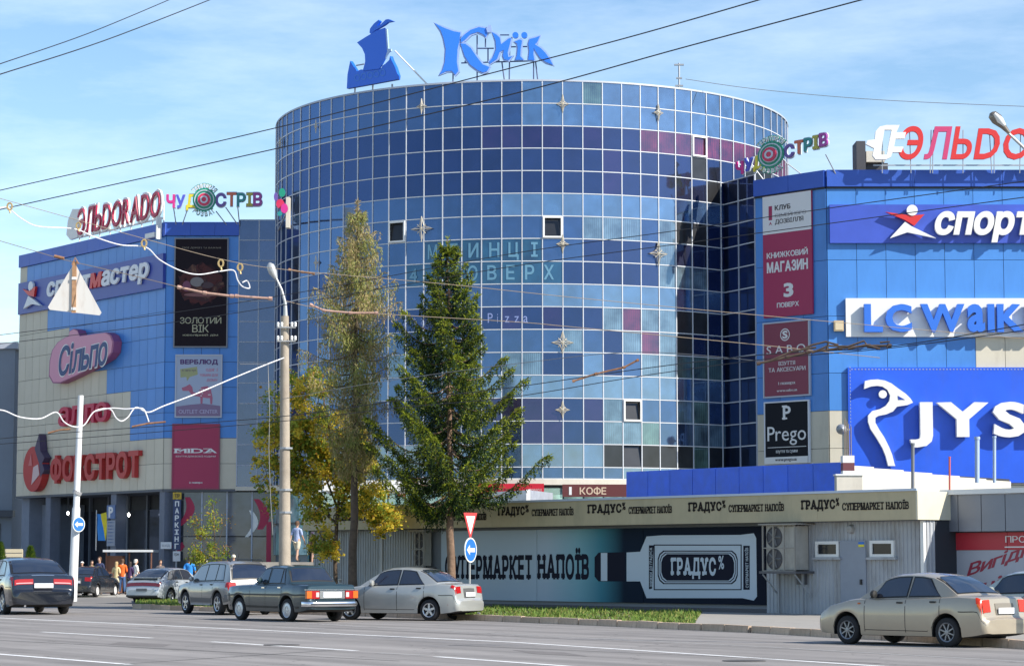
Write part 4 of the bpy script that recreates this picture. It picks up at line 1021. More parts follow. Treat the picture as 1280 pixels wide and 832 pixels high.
# ---- posters on the right wing's side wall
t, bx, yy = poster('poster', 'white and crimson bookshop poster on the right wing side wall', 'poster', RF2, (954, 242, 1015, 395), M_crim, y=-.06)
s0, s1, z0, z1 = bx; zm = z1 - (z1 - z0) * .315
build(MB().box(s0 + .01, s1 - .01, yy - .012, yy - .001, zm, z1 - .01), 'white_field', M_pw2, t)
ink = mat('print_black', (.03, .02, .03), .5); gr = mat('print_grey', (.40, .40, .42), .5)
ptext(t, bx, yy - .012, 'КЛУБ', .26, .085, .58, .125, ink); ptext(t, bx, yy - .012, 'СІМЕЙНОГО', .26, .145, .9, .185, gr, 'r'); ptext(t, bx, yy - .012, 'ДОЗВІЛЛЯ', .26, .20, .84, .245, ink, 'r')
q = sub_box(bx, .13, .085, .20, .20); build(MB().box(q[0], q[1], yy - .022, yy - .013, q[2], q[3]), 'bookmark_logo', M_crim, t); build(MB().prism([sub_box(bx, u, v, u, v)[0::2] for u, v in ((.13, .245), (.165, .215), (.20, .245), (.165, .23))], yy - .022, yy - .013), 'logo_tip', M_crim, t)
ptext(t, bx, yy, 'КНИЖКОВИЙ', .08, .455, .92, .515, M_pw2); ptext(t, bx, yy, 'МАГАЗИН', .08, .545, .92, .635, M_pw2, 'x'); ptext(t, bx, yy, '3', .42, .73, .62, .845, M_pw2, 'x'); ptext(t, bx, yy, 'ПОВЕРХ', .28, .885, .73, .925, M_pw2)
pq = mat('frame_pale', (.45, .48, .55), .5); mar = mat('poster_maroon', (.22, .035, .07), .5)
t, bx, yy = poster('poster', 'maroon shoe shop poster with round white emblem on the right wing', 'poster', RF2, (955.5, 403, 1011, 494), mar, frame_m=pq)
def ringp(t, bx, yy, cu, cv, r, m, w=.012, n=24):
    s0, s1, z0, z1 = bx; cx = s0 + (s1 - s0) * cu; cz = z1 - (z1 - z0) * cv; mb = MB()
    mb.add([(cx + (r + k * w) * cos(2 * pi * i / n), yy - .012, cz + (r + k * w) * sin(2 * pi * i / n)) for k in (0, 1) for i in range(n)], [(i, (i + 1) % n, (i + 1) % n + n, i + n) for i in range(n)])
    return build(mb, 'ring', m, t, recalc=True)
ringp(t, bx, yy, .48, .165, .25, M_pw2, .05); ptext(t, bx, yy, 'S', .42, .11, .54, .22, M_pw2, 'x')
ptext(t, bx, yy, 'SABO', .06, .31, .93, .42, M_pw2, 'r', track=.35); ptext(t, bx, yy, 'ВЗУТТЯ', .33, .53, .70, .585, M_pw2, 'r'); ptext(t, bx, yy, 'ТА АКСЕСУАРИ', .10, .61, .93, .67, M_pw2, 'r'); ptext(t, bx, yy, '1 поверх', .32, .81, .70, .86, M_pw2, 'r'); ptext(t, bx, yy, 'www.sabo.ua', .28, .91, .74, .945, M_pw2, 'r')
t, bx, yy = poster('poster', 'near black shoe shop poster with thin white lettering above the blue annex', 'poster', RF2, (957, 502.5, 1010.5, 577), mat('poster_black', (.010, .012, .018), .7, spec=.2), frame_m=mat('frame_white', (.65, .67, .72), .5))
ptext(t, bx, yy, 'P', .42, .06, .60, .29, M_pw2, 'b', serif=.12); ptext(t, bx, yy, 'Prego', .05, .40, .95, .72, M_pw2, 'r', track=.05); ptext(t, bx, yy, 'взуття та сумки', .25, .80, .75, .86, M_pw2, 'r')
q = sub_box(bx, .05, .745, .95, .755); build(MB().box(q[0], q[1], yy - .01, yy - .002, q[2], q[3]), 'line', M_pw2, t)
t, bx, yy = poster('web_address_strip', 'white web address strip with a dark strip under the near black poster', 'sign', RF2, (957, 570.5, 1010.5, 579), M_pw2, y=-.18, th=.03)

ptext(t, bx, yy, 'www.prego.ua', .25, .3, .75, .75, ink, 'r')

# ---- right front: sports shop sign, LC, JYSK
def channel(t, fr_y, txt, box_px, fr, dep, m, st='x', shear=0.0, out=.5, rise=0.0, track=.05, baseline=None, gapb=.10, names='letter'):
    s0, s1, z0, z1 = fr.rect(*box_px, out=out)
    return text(txt, (s0, s1, z0, z1), fr_y - gapb - dep, fr_y - gapb, m, t, st, shear=shear, rise=rise, letters=True, track=track, baseline=baseline, name=names)
t, bx, yy = poster('shop_sign', 'blue sign board with white sports shop letters and red figure on the right wing', 'sign', RF3, (1037, 256, 1400, 304), mat('board_blue', (.045, .09, .48), .4, var=.10, vscale=.7), th=.18)
text('спортмастер', RF3.rect(1164, 264, 1450, 303, .5), yy - .32, yy - .12, M_white, t, 'x', shear=.22, letters=True, track=.03)
def pxpoly(fr, pts, out): return [fr.sz(x, y, out) for x, y in pts]
def figure(t, fr, yy, dx=0, k=1.0, out=.5, mw=M_white, mr=M_red):
    m_ = lambda pts: pxpoly(fr, pts, out)
    build(MB().prism(m_([(1107, 265), (1139, 269.5), (1155.5, 268), (1143, 282), (1131, 275)]), yy - .30, yy - .12), 'arms', mr, t)
    build(MB().prism(m_([(1131, 277.5), (1139, 283), (1170, 298), (1134, 290.5), (1112, 298)]), yy - .34, yy - .12), 'legs', mw, t)
    c = fr.sz(1140, 263, out); build(MB().lathe([(.01, yy - .34), (.26, yy - .34), (.26, yy - .12)], (c[0], 0, c[1]), 18, axis='y'), 'head', mw, t, recalc=True)
figure(t, RF3, yy)
t, bx, yy = poster('shop_sign', 'white sign board with thick blue clothing shop letters on the right wing', 'sign', RF3, (1057, 373, 1420, 421), M_white, th=.22)
text('LC WaIKIKI', RF3.rect(1080, 380, 1338, 415, .5), yy - .34, yy - .08, mat('letter_blue', (.03, .16, .66), .4), t, 'x', letters=True, track=.07, space=.16, full=True)
t, bx, yy = poster('shop_sign', 'large blue hoarding with white goose neck logo and white letters', 'billboard', RF3, (1060.5, 459, 1440, 603), mat('board_royal', (.015, .10, .68), .4, var=.08, vscale=.8, dirt=(.05, .10, .45), dscale=.8, damt=.4), th=.15)
text('JYSK', RF3.rect(1137, 502, 1348, 559, .5), yy - .42, yy - .08, M_white, t, 'x', letters=True, track=.06)
# goose: head, beak and neck as one raised outline with an eye
neck = [(1080, 486), (1081, 476), (1088, 474.5), (1097, 474), (1106, 475.5), (1114, 479), (1122, 485), (1132, 492), (1138, 498), (1141, 503), (1134, 506), (1121, 508), (1116, 514), (1108, 517.5), (1098, 519.5), (1094, 522), (1094, 528), (1099, 537), (1105, 546), (1111, 558), (1115, 568), (1118, 580), (1119, 582), (1110, 582), (1107, 570), (1103, 560), (1096, 548), (1088, 536), (1085, 527), (1085, 519), (1090, 513.5), (1100, 511), (1107, 507), (1111.5, 501), (1112.5, 494), (1109, 487), (1103, 483), (1096, 482), (1088, 483)]
build(MB().prism(pxpoly(RF3, neck, .5), yy - .36, yy - .08), 'goose_logo', M_white, t)
build(MB().prism(pxpoly(RF3, [(1122, 494.5), (1131, 499.5), (1122.5, 499.5)], .5), yy - .375, yy - .362), 'beak_mark', M_deep, t)
c = RF3.sz(1103.5, 492.5, .5); build(MB().lathe([(.01, yy - .32), (.19, yy - .32), (.19, yy - .08)], (c[0], 0, c[1]), 18, axis='y'), 'eye', M_white, t, recalc=True)
# grommet rope round the hoarding edge
b = MB(); s0, s1, z0, z1 = bx
for i in range(90): b.box(s0 + .15 + i * .16, s0 + .23 + i * .16, yy - .012, yy - .002, z1 - .12, z1 - .07)
for i in range(34): b.box(s0 + .08, s0 + .12, yy - .012, yy - .002, z0 + .1 + i * .16, z0 + .18 + i * .16)
build(b, 'eyelets', mat('eyelet_grey', (.25, .3, .5), .5), t, kind='stuff')
s = RF3.rect(1042, 401, 1054, 414, .1); t = thing('wall_box', 'small tan electrical box on the blue wall left of the white sign', 'box', (s[0], -.05, s[2]), RF3)
build(MB().box(s[0], s[1], -.3, -.05, s[2], s[3]), 'case', mat('tan', (.55, .42, .25), .6), t); build(MB().box(s[0] + .05, s[1] - .05, -.32, -.301, s[2] + .05, s[3] - .05), 'lid', mat('tan_light', (.62, .52, .35), .6), t)
# satellite-like wall lamp near annex top
p = P(1052, 536, 112.3); t = thing('flood_lamp', 'small grey flood lamp on the cream wall beside the blue hoarding', 'lamp', tuple(p))
build(MB().lathe([(.02, -.25), (.22, -.1), (.25, .1), (.1, .2)], tuple(p), 12, axis='y'), 'lamp_head', M_steel, t, smooth=50, recalc=True); build(MB().box(p.x - .03, p.x + .4, p.y + .1, p.y + .16, p.z - .05, p.z + .03), 'arm', M_steel, t)

# ---- roof letters right: white swash then red letters
fr = Frame((P(1080, 180, 112.2).x, 112.2), (P(1480, 180, 112.2).x, 112.2))
def rp(x0, y0, x1, y1): return fr.rect(x0, y0, x1, y1)
t = thing('roof_letters', 'red rooftop letters led by a white swash on the right wing', 'sign', (rp(1090, 200, 1100, 213)[0], 0, zr_t), fr)
text('ЭЛЬDORADO', rp(1120, 158, 1432, 200), -.1, .05, [M_red, mat('sign_pinkred', (.55, .05, .16), .4), M_red, M_red, M_red], t, 'b', shear=.22, letters=True, track=.10)
sw = [(1094, 165), (1099, 159), (1108, 157), (1124, 157), (1120, 166), (1132, 166), (1130, 174), (1119, 174), (1117, 184), (1129, 184), (1126, 191), (1115, 191), (1113, 197), (1107, 200), (1094, 200), (1090, 195), (1092, 186), (1082, 181), (1084, 176), (1093, 175)]
hole = [(1105, 163), (1114, 163), (1108, 194), (1100, 194)]
def with_hole(o, h):  # keyhole polygon
    return o[:1] + h[:1] + h[:0:-1] + h[:1] + o[:1] + o[1:]
ou = [fr.sz(x, y) for x, y in sw]; hi = [fr.sz(x, y) for x, y in hole]
mb = MB(); tr = tessellate_polygon([[Vector((*p, 0)) for p in ou], [Vector((*p, 0)) for p in hi]]); al = ou + hi
mb.add([(p[0], -.15, p[1]) for p in al], [tuple(x) for x in tr]); mb.add([(p[0], .05, p[1]) for p in al], [tuple(x) for x in tr])
for lp in (list(range(len(ou))), list(range(len(ou), len(al)))):
    n = len(lp); mb.add([(al[i][0], y, al[i][1]) for y in (-.15, .05) for i in lp], [(i, (i + 1) % n, (i + 1) % n + n, i + n) for i in range(n)])
build(mb, 'white_swash', M_white, t, recalc=False)
for px in (1103, 1139, 1163, 1166, 1204, 1240, 1243, 1275):
    s, _ = fr.sz(px, 200); build(MB().tube([(s, .12, zr_t - .25), (s + R.uniform(-.1, .1), .12, P(px, 162, 112.2).z)], .025, 5), 'support_strut', M_steel, t)
build(MB().box(rp(1092, 200, 1200, 213)[0], rp(1092, 200, 1450, 213)[1], .1, .15, zr_t + .1, zr_t + .16), 'support_rail', M_steel, t)

# ---- the colourful rooftop name with round emblem
CC = [mat('balloon_%s' % n, c, .35) for n, c in (('magenta', (.62, .03, .25)), ('blue', (.08, .10, .55)), ('yellow', (.70, .60, .04)))]
CC2 = [mat('balloon_%s' % n, c, .35) for n, c in (('violet', (.14, .08, .34)), ('orange', (.60, .13, .07)), ('teal', (.02, .24, .25)), ('olive', (.42, .38, .05)), ('plum', (.36, .05, .32)))]
M_grn = mat('emblem_green', (.01, .27, .17), .4); M_rose = mat('emblem_red', (.62, .03, .10), .4); M_halo = mat('letter_halo', (.55, .62, .70), .5)
def wonder(fr, x0, x1, yc, h, cx, r, label, base_px, rise=0.0, zroof=None, legs=()):
    s0, s1, z0, z1 = fr.rect(x0, yc - h / 2, x1, yc + h / 2); cs, cz = fr.sz(cx, yc - rise * 0); rz = abs(fr.sz(cx, yc - r)[1] - cz); ks_ = abs(fr.sz(cx + r, yc)[0] - cs) / rz
    t = thing('emblem_letters', label, 'sign', (cs, 0, zroof), fr); per = rise / (x1 - x0)
    dz = abs(fr.sz(cx, yc - 10)[1] - fr.sz(cx, yc)[1]) / 10
    def zoff(px): return (px - cx) * per * dz
    a = fr.sz(x0, yc)[0]; b_ = fr.sz(cx - r * .62, yc)[0]; c = fr.sz(cx + r * .95, yc)[0]; d = fr.sz(x1, yc)[0]
    for txt, p, q, pc, pal in (('ЧУД', a, b_, (x0 + cx - r) / 2, CC), ('СТРІВ', c, d, (x1 + cx + r) / 2, CC2)):
        lay, w, ya, yb = text_layout(txt, 'x', .05); i = 0; k = (q - p) / w
        for ch, g, ox in lay:
            pz = z0 + zoff(x0 + (p + ox * k - a) / (d - a) * (x1 - x0)) + R.uniform(-.04, .04)
            for dd, m_, yo in ((.09, M_halo, .02), (0, pal[i % len(pal)], 0)):
                mb = MB(); gx = [v[0] for v in g[0]]; gy = [v[1] for v in g[0]]; mx_, my_ = (min(gx) + max(gx)) / 2, .365
                fx = lambda x, y: (p + (ox + mx_) * k + (x - mx_) * k * (1 + dd * 1.2), pz + (z1 - z0) / 2 + (y - my_) / .73 * (z1 - z0) * (1 + dd * 1.5))
                glyph_mb(mb, g, fx, -.18 if dd == 0 else -.10, -.101 if dd == 0 else -.02); o = build(mb, 'letter' if dd == 0 else 'letter_halo', m_, t)
            i += 1
    def disc(r0, r1, y0, m_, nm, n=36):
        mb = MB(); y1 = y0 + .05
        A = [(cs + rr * ks_ * cos(2 * pi * i / n), yv, cz + rr * sin(2 * pi * i / n)) for rr in (r0, r1) for yv in (y0, y1) for i in range(n)]
        f = []
        for i in range(n):
            j = (i + 1) % n; f += [(i, j, 2 * n + j, 2 * n + i), (2 * n + i, 2 * n + j, 3 * n + j, 3 * n + i)]
            if r0 > 0: f.append((n + i, n + j, j, i))
        mb.add(A, f); build(mb, nm, m_, t, recalc=True)
    disc(0.001, rz, -.22, M_grn, 'green_disc'); disc(rz * .78, rz * .86, -.25, M_halo, 'pale_ring'); disc(.001, rz * .60, -.29, M_halo, 'pale_disc'); disc(.001, rz * .53, -.35, M_rose, 'red_disc'); disc(rz * .2, rz * .33, -.38, M_halo, 'inner_ring')
    for txt, up in (('ТЕРИТОРІЯ', 1), ('РОЗВАГ', -1)):
        n = len(txt); mb = MB(); mb2 = MB(); span_ = radians(95 if up == 1 else 80)
        for i, ch in enumerate(txt):
            aa = (pi / 2 + span_ / 2 - span_ * i / (n - 1)) if up == 1 else (-pi / 2 - span_ / 2 + span_ * i / (n - 1))
            g = GL[('x', ch)]; gx = [v[0] for v in g[0]]; mx_ = (min(gx) + max(gx)) / 2; hh = rz * .30
            ro = rz * 1.22; phi = aa - pi / 2 if up == 1 else aa + pi / 2
            def fx(x, y, s=1.0):
                u = (x - mx_) * hh / .73 * .8 * s; v = (y - .365) * hh / .73 * s; return (cs + (ro * cos(aa) + u * cos(phi) - v * sin(phi)) * ks_, cz + ro * sin(aa) + u * sin(phi) + v * cos(phi))
            glyph_mb(mb, g, lambda x, y: fx(x, y, 1.35), -.2, -.16); glyph_mb(mb2, g, fx, -.23, -.201)
        build(mb, 'arc_backing', M_grn, t); build(mb2, 'arc_lettering', M_pw2, t)
    for (xa, ya, xb) in legs:
        p = fr.sz(xa, ya); q = fr.sz(xb, ya); build(MB().tube([(p[0], .0, p[1]), (q[0], .5, zroof)], .03, 5), 'support_strut', M_steel, t)
    return t
frL = Frame((P(200, 250, YL - .6).x, YL - .6), (P(330, 250, YL - .6).x, YL - .6))
wonder(frL, 208.5, 328, 250.5, 15, 256, 14.5, 'colourful rooftop name with a green round emblem on the left wing', 0, rise=3, zroof=zl_t - .2, legs=((217, 260, 219), (235, 260, 226), (270, 264, 283), (282, 259, 297), (297, 257, 298.5)))
frR = Frame((RK[0] - 3.6 * RF2.d.x + 0, RK[1] - 3.6 * RF2.d.y), (RCx[0], RCx[1]))
frR = Frame(tuple((RF2.a + RF2.n * .3 - RF2.d * 1.1).xy), tuple((RF2.a + RF2.n * .3 + RF2.d * 5).xy))
wonder(frR, 922, 1037, 194, 15, 967, 16.5, 'colourful rooftop name with a green round emblem left of the red rooftop letters', 0, rise=21, zroof=zr_t - .2, legs=((1032, 193, 1036), (985, 205, 1000), (960, 208, 962), (940, 206, 950)))
# narrow edge-on copy beside the left flank of the tower
p = P(354, 260, 118); frE = Frame((p.x - .25, 117.2), (p.x + .33, 119.0))
t = thing('emblem_letters', 'colourful name sign seen edge on against the tower left flank', 'sign', (p.x, 118, P(354, 285, 118).z))
for k, (m_, y0, y1, x0, x1) in enumerate(((M_grn, 236, 247, 349, 357), (M_rose, 250, 262, 346, 356), (CC[0], 256, 268, 352, 361), (mat('balloon_teal', (.02, .24, .25), .35), 266, 272, 348, 354), (CC2[0], 243, 254, 344, 349))):
    q = (P(x0, y1, 118), P(x1, y0, 118)); c = (q[0] + q[1]) / 2; ax = (q[1].x - q[0].x) / 2; az = (q[1].z - q[0].z) / 2; n = 20
    build(MB().prism([(c.x + ax * cos(2 * pi * i / n), c.z + az * sin(2 * pi * i / n)) for i in range(n)], 117.8 - .12 * k, 117.9 - .12 * k), 'disc', m_, t)
q0, q1 = P(357, 284, 118), P(362, 246, 118); build(MB().box(q0.x, q1.x, 118.1, 118.6, q0.z, q1.z), 'lit_side', M_offwhite, t)
build(MB().tube([(p.x, 118.3, P(354, 262, 118).z), (p.x + .2, 118.3, P(354, 262, 118).z), (tpt(radians(-76))[0], tpt(radians(-76))[1], P(354, 262, 118).z)], .05, 5), 'bracket', M_steel, t)

# ---- left side wall signs
o = .3
t, bx, yy = poster('shop_sign', 'slanting blue sign board with white sports shop letters on the left wing', 'sign', LF1, (24, 316, 203, 394), M_deep, th=.15, y=-.05)
bpy.data.objects.remove([c for c in t.children if c.name.startswith('panel')][0])
sa = LF1.sz(23, 373, .2); sb = LF1.sz(204, 340, .2); za0, za1 = LF1.sz(23, 394, .2)[1], LF1.sz(23, 355, .2)[1]
za1 = (za1 + LF1.sz(203, 316, .2)[1]) / 2; za0 = (za0 + LF1.sz(203, 359, .2)[1]) / 2
build(MB().box(sa[0], sb[0], -.22, -.05, za0, za1), 'panel', mat('board_navy_blue', (.03, .06, .34), .4), t)
s0 = LF1.sz(58, 367, .3)[0]; s1 = LF1.sz(187, 340, .3)[0]; hz = za1 - za0
whs = mat('letter_white', (.72, .74, .78), .5)
text('спортмастер', (s0, s1, za0 + hz * .22, za0 + hz * .83), -.36, -.26, [whs] * 5 + [M_red] + [whs] * 5, t, 'x', shear=.15, letters=True, track=.04)
def lp(pts, o=.3): return [LF1.sz(x, y, o) for x, y in pts]
build(MB().prism(lp([(30, 361), (38, 364), (46, 358), (44, 371), (37, 369)]), -.40, -.26), 'arms', M_red, t)
build(MB().prism(lp([(37, 370), (42, 373), (53, 382), (41, 380), (31, 386)]), -.40, -.26), 'legs', whs, t); c = LF1.sz(40, 358, .3); build(MB().lathe([(.01, -.4), (.3, -.4), (.3, -.26)], (c[0], 0, c[1]), 14, axis='y'), 'head', whs, t, recalc=True)
# pink cloud-shaped supermarket sign
cl = [(67, 451), (70, 438), (77, 428), (86, 422), (91, 420), (92, 414), (97, 411), (102, 413), (105, 420), (125, 417), (138, 415.5), (144, 419), (147.5, 427), (146, 440), (140, 448), (122, 459), (100, 470), (80, 479), (71, 479), (66, 470)]
t = thing('shop_sign', 'pink cloud shaped supermarket sign with navy script on the left wing', 'sign', (LF1.sz(67, 450, .3)[0], -.05, LF1.sz(100, 478, .3)[1]), LF1)
def grow(pts, k):
    cx_ = sum(p[0] for p in pts) / len(pts); cy_ = sum(p[1] for p in pts) / len(pts); return [(cx_ + (p[0] - cx_) * k, cy_ + (p[1] - cy_) * k) for p in pts]
build(MB().prism(lp(grow(cl, 1.0)), -.55, -.06), 'sign_body', mat('sign_rim', (.30, .09, .20), .5), t)
build(MB().prism(lp(grow(cl, .965)), -.57, -.551), 'sign_face', mat('sign_pink', (.62, .27, .38), .5), t)
s0, s1 = LF1.sz(74, 450, .5)[0], LF1.sz(138, 440, .5)[0]
zc = LF1.sz(106, 446, .5)[1]
for dd, m_, st, y0 in ((.06, M_white, 'x', -.585), (0, mat('letter_navy', (.02, .05, .17), .5), 'b', -.60)):
    text('Сільпо', (s0 - dd, s1 + dd, zc - .95 - dd, zc + .78 + dd), y0, y0 + .012, m_, t, st, shear=.2, track=.03, rise=.35)
# red letters half behind the white pole
t = thing('shop_sign', 'red lower case phone shop letters half hidden by the white pole', 'sign', (LF1.sz(73, 520, .3)[0], -.05, LF1.sz(100, 534, .3)[1]), LF1)
s0, s1 = LF1.sz(73, 520, .3)[0], LF1.sz(134, 515, .3)[0]; zc = LF1.sz(103, 518, .3)[1]
text('алло', (s0, s1, zc - .55, zc + .55), -.32, -.06, mat('letter_red', (.50, .02, .07), .45), t, 'b', letters=True, track=.05, rise=.05)
# appliance shop: oval fox emblem and letters
t = thing('shop_sign', 'red appliance shop letters with oval fox emblem on the cream wall', 'sign', (LF1.sz(33, 590, .3)[0], -.05, LF1.sz(100, 605, .3)[1]), LF1)
s0, s1 = LF1.sz(63, 585, .3)[0], LF1.sz(173, 580, .3)[0]; zc = LF1.sz(118, 583, .3)[1]
text('ФОКСТРОТ', (s0, s1, zc - .80, zc + .80), -.32, -.06, mat('letter_brick_red', (.44, .03, .03), .45), t, 'x', letters=True, track=.06)
cx0, cz0 = LF1.sz(45, 586, .3); rx = abs(LF1.sz(58, 586, .3)[0] - cx0); n = 26
fox = [(cx0 + rx * .95 * cos(2 * pi * i / n), cz0 + 1.3 * sin(2 * pi * i / n)) for i in range(n)]
build(MB().prism(fox, -.5, -.06), 'emblem_body', mat('letter_brick_red', (.44, .03, .03), .45), t)
build(MB().prism([(cx0 + .2, cz0 + 1.15), (cx0 + .75, cz0 + 2.0), (cx0 + .95, cz0 + 1.0), (cx0 + 1.5, cz0 + .6), (cx0 + 1.2, cz0 + .3), (cx0 + 1.5, cz0 - .1), (cx0 + 1.0, cz0 - .5), (cx0 + .8, cz0 + .3)], -.515, -.07), 'emblem_ears', mat('emblem_dark', (.06, .04, .09), .5), t)
build(MB().prism([(cx0 - .1, cz0 - .9), (cx0 + .9, cz0 - .35), (cx0 + .7, cz0 + .25), (cx0 + .1, cz0 + .1)], -.53, -.517), 'emblem_face', mat('emblem_pale', (.6, .45, .45), .5), t)
build(MB().prism([(cx0 - .55, cz0 + .2), (cx0 - .2, cz0 + .9), (cx0 - .05, cz0 + .2)], -.53, -.517), 'emblem_shine', mat('emblem_pink', (.55, .15, .15), .5), t)

# left roof letters on the left side wall
t = thing('roof_letters', 'slanting maroon rooftop letters with white rims on the left wing', 'sign', (LF1.sz(84, 290)[0], 0, zl_t - .2), LF1)
s0, s1 = LF1.sz(98, 275)[0], LF1.sz(203, 250)[0]; zb_ = LF1.sz(98, 294)[1]; zt_ = LF1.sz(203, 236)[1]; zb2 = LF1.sz(203, 271)[1]; zt2_ = LF1.sz(98, 262)[1]
z0_, z1_ = (zb_ + zb2) / 2, (zt_ + zt2_) / 2
lay, w, ya, yb = text_layout('ЭЛЬDORADO', 'b', .1)
for pad, m_, y0, y1, nm in ((.13, M_white, -.05, .05, 'letter_rim'), (0, M_dkred, -.14, -.055, 'letter')):
    text('ЭЛЬDORADO', (s0 - pad, s1 + pad, z0_ - pad, z1_ + pad), y0, y1, m_, t, 'x' if pad else 'r', shear=.15, letters=True, track=.06 if pad else .13, name=nm)
s2 = LF1.sz(85, 285)[0]
build(MB().prism([(s2, z0_ + .2), (s2 + .5, z0_ - .15), (s0 + .1, z0_ - .1), (s0 + .35, z1_), (s2 + .7, z1_ + .1), (s2 + .15, z1_ - .5)], -.1, .05), 'white_swash', M_white, t)
for i in range(9):
    s = s0 + (s1 - s0) * i / 8; build(MB().tube([(s, .1, zl_t - .25), (s, .1, z0_ + .8)], .04, 5), 'support_strut', M_white, t)
build(MB().box(s0, s1, .06, .14, z0_ - .12, z0_ - .04), 'support_rail', M_white, t)
t = thing('flood_lamp', 'small white flood lamp at the corner of the left roof edge', 'lamp', (LF1.len - .7, -.3, zl_t - .7), LF1)
build(MB().box(LF1.len - 1.5, LF1.len - .5, -.5, -.3, zl_t - .75, zl_t - .5), 'lamp_head', M_white, t); build(MB().box(LF1.len - .3, LF1.len - .2, -.5, -.2, zl_t - .9, zl_t + .3), 'post', M_white, t)

# column signs and shade objects under the left wing
s, _ = LF1.sz(140, 655); 
def colsign(name, label, px0, y0, px1, y1, m, y=.03):
    s0, s1, z0, z1 = LF1.rect(px0, y0, px1, y1, -.03); s1 = min(s1, LF1.len + .05) if px1 > 215 else s1
    t = thing(name, label, 'sign', (s0, y, z0), LF1); build(MB().box(s0, s1, y - .05, y, z0, z1), 'panel', m, t); return t, (s0, s1, z0, z1), y - .05
t, bx, yy = colsign('parking_sign', 'blue and white letter P sign on the second entrance column', 134.5, 631, 144.5, 648, mat('sign_grey_blue', (.10, .17, .35), .5)); ptext(t, bx, yy, 'P', .25, .12, .8, .9, M_pw2, 'x')
t, bx, yy = colsign('notice_board', 'pale notices stacked on the second entrance column', 134.5, 650, 144.5, 682, mat('notice_grey', (.30, .33, .40), .6))
for i in range(7): ptext(t, bx, yy, 'інфо', .15, .05 + i * .13, .85, .11 + i * .13, mat('sign_grey_blue', (.10, .17, .35), .5), 'r')
VF = Frame((P(216, 650, YL - .25).x, YL - .25), (P(230, 650, YL - .25).x, YL - .25))
def vsign(name, label, x0, y0, x1, y1, m):
    bx = VF.rect(x0, y0, x1, y1); t = thing(name, label, 'sign', (bx[0], 0, bx[2]), VF); build(MB().box(bx[0], bx[1], -.06, 0, bx[2], bx[3]), 'panel', m, t); return t, bx, -.06
build(MB().box(LF1.len - .5, LF1.len - .05, .1, .5, 0, zl_b - .12), 'column', colm, f1)
t, bx, yy = vsign('vertical_parking_sign', 'tall navy sign with white letters reading downwards on the corner column', 216.2, 624, 226, 687, mat('sign_navy', (.03, .05, .13), .5))
for i, ch in enumerate('ПАРКІНГ'): ptext(t, bx, yy, ch, .25, .03 + i * .14, .78, .135 + i * .14, M_pw2, 'x')
t, bx, yy = vsign('yellow_sign', 'small yellow sign above the vertical navy sign', 216.2, 615, 227, 623.5, mat('sign_yellow', (.50, .34, .03), .5)); ptext(t, bx, yy, 'ТІР', .2, .25, .8, .75, ink, 'b')
t, bx, yy = vsign('white_notice', 'white notice below the vertical navy sign', 216.2, 688.5, 225.5, 701, M_pw2); ptext(t, bx, yy, 'грн', .2, .2, .8, .5, ink, 'r')
t, bx, yy = vsign('white_notice', 'small white notice left of the vertical navy sign', 201, 677, 214.5, 685.5, M_pw2); ptext(t, bx, yy, 'вхід', .15, .25, .85, .75, gr, 'r')
# flag
p = P(121, 642, 126); q = P(134, 676, 126); t = thing('flag', 'blue and yellow flag hanging in the entrance shade', 'flag', (p.x, 126, q.z))
for nm, cc, a, b_ in (('blue_band', (.03, .20, .55), 0, 1), ('yellow_band', (.62, .52, .03), 1, 2)):
    mb = MB(); n = 6
    for i in range(n + 1):
        u = i / n; zz1 = p.z - (p.z - q.z) * u * .98; wob = .06 * sin(u * 9)
        xl = p.x + .05 + (.35 * u if a == 0 else -.0); 
        x0_, x1_ = (p.x + .12 + .25 * u, p.x + .5 + .05 * u) if a == 1 else (p.x + .02 + .05 * u, p.x + .12 + .25 * u)
        if a == 0: x0_, x1_ = p.x + .02, p.x + .20 + .28 * u
        else: x0_, x1_ = p.x + .20 + .28 * u, p.x + .55 - .1 * abs(u - .5)
        if a == 0: mb.v += [(x0_ + .05 * u, 126 + wob, zz1), (x1_, 126 - wob, zz1)]
        else: mb.v += [(x0_, 126 - wob, zz1), (x1_, 126 + wob, zz1 + .1)]
    mb.f = [(2 * i, 2 * i + 2, 2 * i + 3, 2 * i + 1) for i in range(n)]; mb.m = [0] * n
    build(mb, nm, mat(nm, cc, .8), t, smooth=80)
build(MB().tube([(p.x - .02, 126, p.z + .2), (p.x - .02, 126, p.z - 1.9)], .025, 6), 'pole', M_steel, t)
# small stall with white awning
p0, p1 = P(131, 689, 124), P(191, 689, 124)
t = thing('stall', 'low market stall with a white flat awning behind the people', 'stall', (p0.x, 124, 0))
build(MB().box(p0.x, p1.x, 123.4, 126, p0.z - .02, p0.z + .09), 'awning', mat('awning_white', (.6, .62, .64), .5), t)
for x in (p0.x + .05, (p0.x + p1.x) / 2, p1.x - .1): build(MB().box(x, x + .06, 124, 124.06, .1, p0.z - .03), 'post', mat('stall_brown', (.18, .08, .05), .7), t)
build(MB().box(p0.x + .1, p0.x + .9, 124.1, 124.9, .1, 2.0), 'poster_board', mat('stall_brown', (.18, .08, .05), .7), t); build(MB().box(p0.x + 1.0, p1.x - .1, 124.2, 125.5, .1, 1.0), 'counter', mat('counter_dark', (.05, .05, .06), .7), t)

